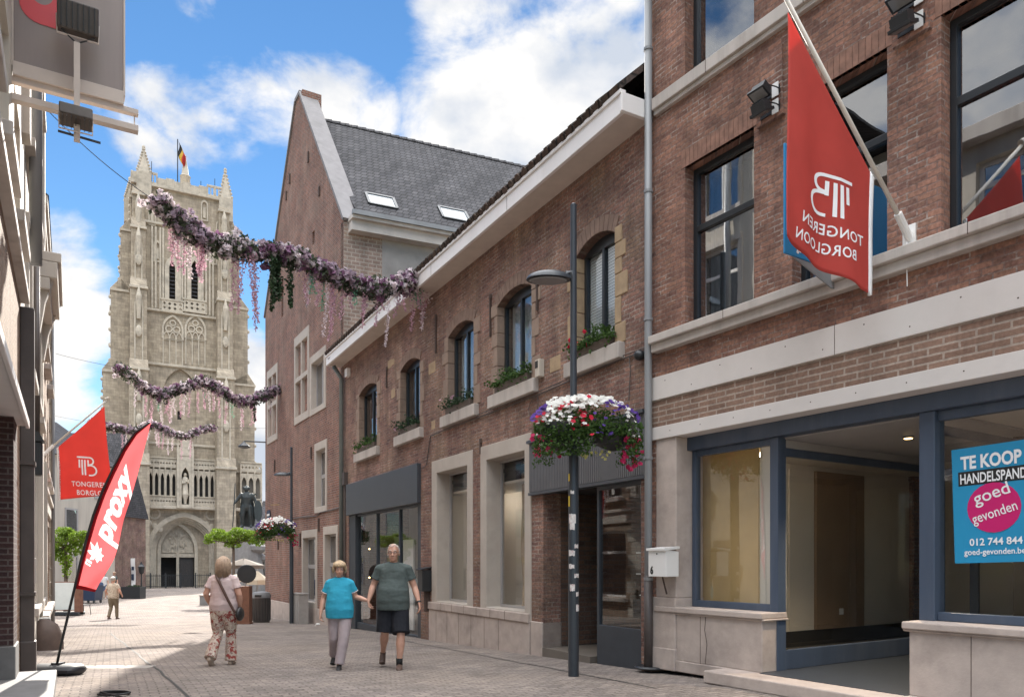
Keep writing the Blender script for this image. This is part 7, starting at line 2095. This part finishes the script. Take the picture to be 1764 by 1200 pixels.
def person(name_label, loc, rz, H, sk, J, girth=1.0, sleeve='short', top='shirt_blue', bottom='trouser_grey', legs='long', shoe='shoe_black', hairfn=None, yaw=0, pitch=0, glasses=False, face=True, group=None, belly=.0, hands=None, trim=None, vox=.009, hem=.93, bust=0, legw=1.0):
    """J: joints in metres for a 1.75 m figure, facing -y; H scales it"""
    k = H/1.75
    T = thing('person', name_label, 'person', loc, rz, group)
    j = {n: Vector(p)*k for n, p in J.items()}
    g = girth*k
    b = MB()
    # torso
    pel, wai, che, nek, hd = j['pelvis'], j['waist'], j['chest'], j['neck'], j['head']
    sh = (j['shL']-j['shR']); 
    lat = Vector((1, 0, 0))
    tor = [pel+V(0, 0, -.08*k), pel+V(0, 0, .02*k), wai, che+V(0, 0, -.06*k), che+V(0, 0, .08*k), che+V(0, 0, .165*k), nek]
    rx = [.13*g, .165*g, .145*g, .158*g, .150*g, .085*g, .052*k]; ry = [.10*g, .118*g, .105*g, .118*g, .108*g, .070*g, .055*k]
    b.tube(tor, rx, 18, ry=ry, side=lat, dome=True)
    b.tube([nek+V(0, .01*k, -.06*k), nek, hd+V(0, .012*k, -.05*k)], [.064*k, .055*k, .054*k], 12, dome=True)
    Mx = head(b, hd, k*1.06, yaw, pitch)
    for s in ('L', 'R'):
        S_, E, Wr = j['sh'+s], j['el'+s], j['wr'+s]
        b.tube([che+V(0, 0, .085*k), S_+V(0, 0, -.025*k)], [.066*g, .046*g], 10, dome=True)
        b.tube([S_+V(0, 0, -.025*k), S_.lerp(E, .5), E, E.lerp(Wr, .35), Wr], [.046*g, .047*g, .040*g, .041*g, .0245*k], 12, dome=True)
        hp = (hands or {}).get(s, ((Wr-E), (0, 0, 0), .45))
        pn = hp[1] if Vector(hp[1]).length > 0 else ((-1 if s == 'L' else 1), -.1, 0)
        hand(b, Wr, hp[0], pn, 1 if s == 'L' else -1, hp[2], k)
        Hp, K, A = j['hip'+s], j['kn'+s], j['an'+s]
        b.tube([Hp+V(0, 0, .03*k), Hp.lerp(K, .45), K, K.lerp(A, .3), K.lerp(A, .75), A], [.098*g, .080*g, .056*k, .058*k*min(1.1, girth), .040*k, .036*k], 12, dome=True)
    body = fused(b, 'body', M[sk], T, vox, 3)
    if face: face_parts(T, Mx, glasses)
    # shirt
    s_ = MB()
    low = pel+V(0, 0, (hem-1.0)*k)
    pts = [low, low.lerp(wai, .5), wai, che+V(0, -bust*.5, -.05*k), che+V(0, 0, .09*k), che+V(0, 0, .168*k), nek+V(0, .0, -.035*k)]
    rx2 = [.185*g+belly*.5, .178*g+belly, .166*g+belly, .176*g, .172*g, .112*g, .072*k]; ry2 = [.132*g+belly*.6, .132*g+belly*1.4, .126*g+belly*1.3, .134*g+bust, .120*g, .084*g, .070*k]
    if belly: pts = [p+V(0, -belly*.7, 0) if i < 3 else p for i, p in enumerate(pts)]
    s_.tube(pts, rx2, 22, ry=ry2, side=lat)
    for s in ('L', 'R'):
        S_, E = j['sh'+s], j['el'+s]
        q = .62 if sleeve == 'short' else 1.0
        s_.tube([che+V(0, 0, .115*k), S_+V(0, 0, -.012*k)], [.088*g, .064*g], 12, dome=True)
        s_.tube([S_, S_.lerp(E, q*.6), S_.lerp(E, q)], [.064*g, .062*g, .068*g], 12, dome=False)
        if sleeve == 'long': s_.tube([E, E.lerp(j['wr'+s], .95)], [.060*g, .040*k], 10, dome=True)
        s_.ell(S_+V(0, 0, -.012*k), .062*g, .064*g, .062*g)
    fold = lambda c: .006*k*noise.noise(Vector((c.x*7, c.y*7, c.z*13)))+.003*k*noise.noise(Vector((c.x*20, c.y*20, c.z*34)))
    shirt = fused(s_, 'shirt', M[top], T, vox, 4, fold)
    if trim:
        tm = MB()
        for s in ('L', 'R'):
            S_, E = j['sh'+s], j['el'+s]; c0, c1 = S_.lerp(E, .60), S_.lerp(E, .645); tm.tube([c0, c1], .073*g, 14, caps=False)
        n = nek+V(0, -.004, -.030*k); tm.tube([n+V(.078*k*math.cos(a*.3927), .074*k*math.sin(a*.3927), (.0 if math.sin(a*.3927) > 0 else .030*k*math.sin(a*.3927))) for a in range(17)], .007*k, 6)
        tm.build('trim', M['white_cloth'], shirt, smooth=True)
    # trousers or shorts
    t_ = MB()
    t_.tube([pel+V(0, 0, -.10*k), pel+V(0, 0, -.02*k), pel+V(0, 0, .08*k)], [.165*g, .182*g, .168*g], 18, ry=[.115*g, .128*g, .118*g], side=lat, dome=True)
    for s in ('L', 'R'):
        Hp, K, A = j['hip'+s], j['kn'+s], j['an'+s]
        if legs == 'long': t_.tube([Hp+V(0, 0, .04*k), Hp.lerp(K, .5), K, K.lerp(A, .5), A+V(0, 0, .015*k)], [.110*g, .094*g, .074*k*legw, .068*k*legw, .066*k*legw], 14, dome=False)
        elif legs == 'flare': t_.tube([Hp+V(0, 0, .04*k), Hp.lerp(K, .5), K, K.lerp(A, .5), A+V(0, 0, -.01*k)], [.112*g, .096*g, .080*k, .086*k, .098*k], 14, dome=False)
        else: t_.tube([Hp+V(0, 0, .04*k), Hp.lerp(K, .5), Hp.lerp(K, .97)], [.114*g, .110*g, .108*g], 14, dome=False)
    fused(t_, 'trousers' if legs != 'shorts' else 'shorts', M[bottom], T, vox, 3, lambda c: .006*k*noise.noise(Vector((c.x*9, c.y*9, c.z*7)))+.003*k*noise.noise(Vector((c.x*24, c.y*24, c.z*18))))
    # shoes
    for s in ('L', 'R'):
        A = j['an'+s]; d = Vector(J.get('toe'+s, (0, -1, 0))).normalized(); up = V(0, 0, 1)
        heel = A-d*.045*k+up*(-.045*k); toe = A+d*.165*k+up*(-.060*k)
        if 'toe'+s in J and abs(d.z) > .15: toe = A+d*.19*k-up*.03*k
        sdv = d.cross(up)
        m = MB(); m.tube([heel, A+d*.03*k-up*.035*k, A+d*.10*k+d.z*V(0, 0, 0)-up*.050*k+(up*d.z*.1*k), toe], [.036*k, .043*k, .048*k, .034*k], 12, ry=[.040*k, .046*k, .032*k, .022*k], side=sdv, dome=True)
        m.tube([A-up*.03*k, A+up*.015*k], [.043*k, .042*k], 10)
        fused(m, 'shoe', M[shoe], T, .006, 3)
    if hairfn: hairfn(T, Mx, k)
    return T, body, j, Mx, k

def hair_shell(body, Mx, mat, seed, length, fringe=True, vol=1.0, short=False):
    """locks laid over the skull: many thin tapered strands over a cap"""
    R = random.Random(seed); m = MB()
    q = MB()
    for v, f in (((0, .014, .034), (.083, .104, .097)),):
        q.ell(v, f[0]*vol, f[1]*vol, f[2]*vol, 18, 12)
    # drop the part of the cap that would cover the face
    keep = [i for i, v in enumerate(q.v) if not (v[1] < -.03 and v[2] < .075) and not (v[2] < -.02 and v[1] < .02)]
    ks = set(keep); q.f = [f for f in q.f if all(i in ks for i in f)]
    m.add([Mx @ Vector(v) for v in q.v], q.f)
    n = 460 if not short else 260
    for i in range(n):
        a = R.uniform(0, 2*math.pi); x, y = math.cos(a), math.sin(a)
        front = y < -.50
        if front and (not fringe or R.random() < .3): continue
        top = R.uniform(.0, .9); z0 = .128*vol*math.sqrt(max(.05, 1-(top*.75)**2))
        p0 = Vector((x*.070*top+R.gauss(0, .004), .012+y*.085*top, z0))
        p1 = Vector((x*.082*vol, .013+y*.103*vol, .080+R.gauss(0, .006)))
        fl = R.uniform(.94, 1.10)
        if front:
            sw = .022 if x > -.1 else -.02                      # fringe swept to the sides, clear of the eyes
            pts = [p0, p1, Vector((x*.085*vol+sw, .013+y*.106*vol, .058+R.gauss(0, .005)))]
        elif short: pts = [p0, p1, Vector((x*.086*vol, .014+y*.104*vol, R.uniform(-.02, .05)))]
        else:
            ln = length*R.uniform(.82, 1.06)
            pts = [p0, p1, Vector((x*.092*vol*fl, .014+y*.110*vol*fl, .012)), Vector((x*.090*vol*fl*R.uniform(.86, 1.1), .016+y*.108*vol*fl*R.uniform(.88, 1.06), .05-ln))]
        m.tube([Mx @ p for p in pts], [.006, .008, .0075, .003][:len(pts)], 4)
    m.build('hair', M[mat], body, smooth=True)

BASE = dict(pelvis=(0, 0, .93), waist=(0, -.005, 1.10), chest=(0, 0, 1.30), neck=(0, .01, 1.50), head=(0, -.005, 1.635),
            shL=(.170, .005, 1.415), shR=(-.170, .005, 1.415), elL=(.25, .02, 1.14), elR=(-.25, .02, 1.14), wrL=(.27, -.05, .90), wrR=(-.27, -.05, .90),
            hipL=(.09, 0, .90), hipR=(-.09, 0, .90), knL=(.10, -.02, .50), knR=(-.10, -.02, .50), anL=(.10, .02, .075), anR=(-.10, .02, .075))
def pose(**kw):
    d = dict(BASE); d.update(kw); return d

def build_people():
    # --- the couple walking hand in hand towards the camera
    Ym = 11.25; gm = gz(Ym)
    man = V((678-CX)/FPX*Ym, Ym, gm); wom = V((586-CX)/FPX*Ym, Ym-.02, gm)
    dx = man.x-wom.x
    km, kw = 1.84/1.75, 1.585/1.75
    meet = V((636-CX)/FPX*Ym, Ym-.06, EYE+(HY-1046)/FPX*Ym)
    a = (meet-man)/km; b = (meet-wom)/kw
    J = pose(wrR=(a.x, a.y, a.z+.10), elR=(-.29, .05, 1.17), elL=(.29, .03, 1.15), wrL=(.37, -.08, .92), shL=(.190, .005, 1.415), shR=(-.190, .005, 1.415),
             knL=(.12, -.15, .49), anL=(.10, -.16, .075), knR=(-.12, -.02, .50), anR=(-.19, .30, .19), toeR=(0, -1, -.55), toeL=(.1, -1, 0), head=(0, -.02, 1.632), chest=(0, .0, 1.30))
    def hair_m(body, Mx, k):
        m = MB(); R = random.Random(3)
        for i in range(150):
            t = R.uniform(0, 2*math.pi); x, y = math.cos(t), math.sin(t)
            if y < -.35: continue
            z0 = R.uniform(-.02, .10); rr = math.sqrt(max(.05, 1-((z0-.025)/.105)**2)); p = Vector((x*.077*rr, .010+y*.099*rr, z0)); m.tube([Mx @ p, Mx @ (p+Vector((x*.008, y*.008, -.022)))], [.007, .004], 4)
        for i in range(60):
            t = R.uniform(0, 6.28); q = R.random()**.5; p = Vector((math.cos(t)*.065*q, .0+math.sin(t)*.080*q, .118-.03*q*q)); m.tube([Mx @ p, Mx @ (p+Vector((R.gauss(0, .008), .022, -.004)))], [.008, .004], 4)
        m.build('hair', M['hair_grey'], body, smooth=True)
    T, body, j, Mx, k = person('grey haired man in slate green T-shirt and black shorts walking hand in hand', man, rad(2), 1.84, 'skin_tan', J, 1.14, 'short', 'shirt_grey', 'short_black', 'shorts', 'shoe_brown', hair_m, 0, .06, True, True, None, .035,
                               hands={'R': ((.15, -.1, -1), (1, 0, 0), .75), 'L': ((.15, -.25, -1), (-1, 0, 0), .5)}, hem=.90)
    w = MB(); wr = j['wrL']; d = (wr-j['elL']).normalized(); w.tube([wr-d*.035, wr-d*.010], .034, 12); w.build('wristwatch', M['black_metal'], T)
    # ankle socks
    sk = MB(); A = j['anL']; sk.tube([A+V(0, 0, -.01), A+V(0, 0, .09)], [.047, .050], 12); sk.build('sock', M['black_cloth'], T, smooth=True)
    J = pose(wrL=(b.x-.01, b.y+.0, b.z+.115), elL=(.245, .06, 1.17), elR=(-.27, .04, 1.15), wrR=(-.30, -.06, .90), shL=(.165, .005, 1.405), shR=(-.165, .005, 1.405),
             knL=(.08, -.14, .50), anL=(.02, -.20, .075), knR=(-.09, .0, .50), anR=(-.14, .28, .18), toeL=(.1, -1, .0), toeR=(-.05, -1, -.45), head=(0, -.035, 1.625))
    T, body, j, Mx, k = person('short haired woman in sky blue T-shirt and pale striped trousers holding his hand', wom, rad(4), 1.585, 'skin_tan', J, 1.12, 'short', 'shirt_blue', 'trouser_grey', 'long', 'shoe_black',
                               lambda bo, Mx, k: hair_shell(bo, Mx, 'hair_blond', 5, .10, True, 1.06), .15, .16, False, True, None, .03,
                               hands={'L': ((.25, 0, -1), (1, .2, 0), .75), 'R': ((-.05, -.2, -1), (1, -.1, 0), .7)}, trim=True, hem=.90, bust=.02, legw=1.2)
    cp = MB(); wr = j['wrR']; cp.box(wr.x-.055, wr.x+.0, wr.y-.075, wr.y-.045, wr.z-.155, wr.z-.135); cp.tube([wr+V(-.05, -.06, -.145), wr+V(-.075, -.05, -.175)], .006, 5); cp.build('folded_glasses', M['white'], T, bevel=.004)
    # --- woman in pink walking away
    Y = 11.75; p = V((385-CX)/FPX*Y, Y, gz(Y))
    J = pose(elL=(.27, .05, 1.17), wrL=(.26, -.10, .98), elR=(-.27, .03, 1.15), wrR=(-.25, -.06, .92), knL=(.10, -.02, .50), anL=(.12, .26, .15), knR=(-.09, -.10, .50), anR=(-.10, -.06, .075), toeL=(.05, -1, -.55), toeR=(0, -1, 0))
    T, body, j, Mx, k = person('woman in pale pink T-shirt and floral flared trousers with a shoulder bag walking away', p, rad(180), 1.655, 'skin_tan', J, 1.17, 'short', 'shirt_pink', 'trouser_floral', 'flare', 'shoe_beige',
                               lambda bo, Mx, k: hair_shell(bo, Mx, 'hair_ash', 9, .235, False, 1.12), 0, .05, False, True, None, .03, hem=.96)
    # strap crosses the back from one shoulder to the opposite hip
    st = MB(); pts = []
    for i in range(15):
        t = i/14; x = (.05-.30*t)*1.0; z = 1.46-.60*t
        pts.append(V(x, .155+.025*math.sin(t*3.1), z)*k)
    pts = [V(.09, .02, 1.50)*k, V(.07, .12, 1.49)*k]+pts[1:]
    st.tube(pts, .022, 6, ry=.004, side=(1, .0, .6)); st.tube([V(.09, .02, 1.50)*k, V(.04, -.13, 1.40)*k, V(-.2, -.17, 1.0)*k, V(-.28, -.0, .90)*k], .02, 6, ry=.004, side=(1, 0, .6))
    bag = st.build('bag_strap', M['leather'], T, smooth=True)
    MB().ell(V(-.285, .04, .84)*k, .055, .13, .11, 14, 10).build('shoulder_bag', M['black_leather'], bag, smooth=True)
    # --- people farther off
    Y = 31.5; p = V((195-CX)/FPX*Y, Y, gz(Y))
    J = pose(elL=(.30, .04, 1.17), wrL=(.30, -.12, 1.0), elR=(-.30, .04, 1.17), wrR=(-.30, -.12, 1.0), anL=(.10, .16, .09), anR=(-.09, -.12, .075), knR=(-.09, -.10, .5))
    person('man in pale checked shirt and khaki trousers walking away across the square', p, rad(178), 1.76, 'skin_tan', J, 1.15, 'short', 'shirt_plaid', 'trouser_khaki', 'long', 'shoe_brown',
           lambda bo, Mx, k: hair_shell(bo, Mx, 'hair_grey', 12, .06, False, 1.0, True), 0, 0, False, False, None, .02, vox=.014)
    Y = 50; p = V((179-CX)/FPX*Y, Y, gz(Y))
    person('distant person in white top and blue shorts beside the blue container', p, rad(20), 1.72, 'skin_tan', pose(), 1.0, 'short', 'white_top', 'short_blue', 'shorts', 'shoe_beige',
           lambda bo, Mx, k: hair_shell(bo, Mx, 'hair_grey', 13, .06, True, 1.0, True), 0, 0, False, False, None, 0, vox=.016)
    Y = 51; p = V((197-CX)/FPX*Y, Y, gz(Y))
    person('distant person in dark clothes mostly hidden behind the man in the checked shirt', p, rad(-20), 1.78, 'skin_tan', pose(), 1.0, 'short', 'shirt_grey', 'trouser_khaki', 'long', 'shoe_black',
           lambda bo, Mx, k: hair_shell(bo, Mx, 'hair_ash', 14, .06, True, 1.0, True), 0, 0, False, False, None, 0, vox=.016)
M['white_top'] = cloth('white cotton', (.74, .72, .70), .1)
M['short_blue'] = cloth('blue denim', (.10, .13, .2), 0)
M['black_leather'] = plain('black leather', (.02, .018, .018), .45, .1, 8)
build_people()

# ------------------------------------------------------------------ bronze statue on its rock pedestal
def build_statue():
    Y = 58; g = V((425-CX)/FPX*Y, Y, gz(Y))
    T = thing('bronze_statue', 'dark bronze statue of a caped warrior with shield and spear on a rough stone base', 'statue', g, rad(15))
    z0 = EYE+(HY-908)/FPX*Y-g.z; k = (EYE+(HY-836)/FPX*Y-g.z-z0)/1.82
    st = MB(); R = random.Random(4)
    for i in range(12):
        a = R.uniform(0, 6.28); h = R.uniform(.2, .95); st.ell((math.cos(a)*1.1*(1-h*.4), math.sin(a)*1.0*(1-h*.4), z0*h*.85), R.uniform(.5, .9), R.uniform(.5, .9), R.uniform(.4, .8), 7, 5)
    st.tube([(0, 0, 0), (0, 0, z0*.6), (0, 0, z0-.05)], [1.4, 1.1, .85], 9); st.build('rock_base', M['grey_stone'], T)
    b = MB(); o = V(0, 0, z0)
    P = lambda x, y, z: o+V(x, y, z)*k
    b.tube([P(0, 0, .85), P(0, 0, 1.05), P(0, 0, 1.30), P(0, 0, 1.45), P(0, 0, 1.55)], [.19*k, .18*k, .24*k, .16*k, .08*k], 14, ry=[.14*k, .13*k, .15*k, .11*k, .08*k], side=(1, 0, 0), dome=True)
    b.ell(P(0, -.02, 1.67), .10*k, .12*k, .13*k); b.tube([P(0, 0, 1.72), P(0, 0, 1.80)], [.12*k, .05*k], 10, dome=True)
    for s in (-1, 1):
        b.tube([P(s*.11, 0, .9), P(s*.16, -.05, .5), P(s*.17, .0, .02)], [.12*k, .09*k, .06*k], 10, dome=True); b.tube([P(s*.17, .03, .04), P(s*.19, -.18, .03)], [.06*k, .05*k], 8, dome=True)
        b.ell(P(s*.10, -.09, 1.70), .0+.05*k, .04*k, .09*k)
    b.tube([P(-.22, 0, 1.42), P(-.40, -.02, 1.18), P(-.50, -.12, 1.02)], [.085*k, .07*k, .05*k], 10, dome=True)
    b.tube([P(.22, 0, 1.42), P(.36, .02, 1.15), P(.40, -.1, .92)], [.085*k, .07*k, .05*k], 10, dome=True)
    hand(b, P(-.50, -.12, 1.02), (-.3, -.4, -.5), (1, 0, 0), -1, .8, k); hand(b, P(.40, -.1, .92), (.1, -.3, -1), (-1, 0, 0), 1, .8, k)
    b.tube([P(0, .16, 1.45), P(0, .24, 1.0), P(.02, .30, .35), P(.0, .28, .1)], [.22*k, .30*k, .34*k, .30*k], 12, ry=[.06*k, .07*k, .08*k, .06*k], side=(1, 0, 0), dome=True)
    fused(b, 'figure', M['bronze'], T, .05, 2)
    MB().tube([P(-.56, -.2, .0), P(-.50, -.18, 1.0), P(-.46, -.16, 1.9)], .02*k, 6).build('spear', M['bronze'], T)
    sd = MB().lathe([(.02, -.05), (.2, -.02), (.30, .03), (.31, .05), (.02, .06)], (0, 0, 0), 14, k, k*1.5).build('shield', M['bronze'], T, smooth='auto'); sd.location = P(.46, -.06, .72); sd.rotation_euler = (rad(90), 0, rad(60))
    sw = MB().tube([P(-.35, .2, .55), P(.36, .2, 1.5)], .022*k, 6).tube([P(.30, .2, 1.5), P(.42, .2, 1.42)], .018*k, 6).build('sword', M['bronze'], T)
build_statue()

bpy.data.scenes.remove(BENCH)
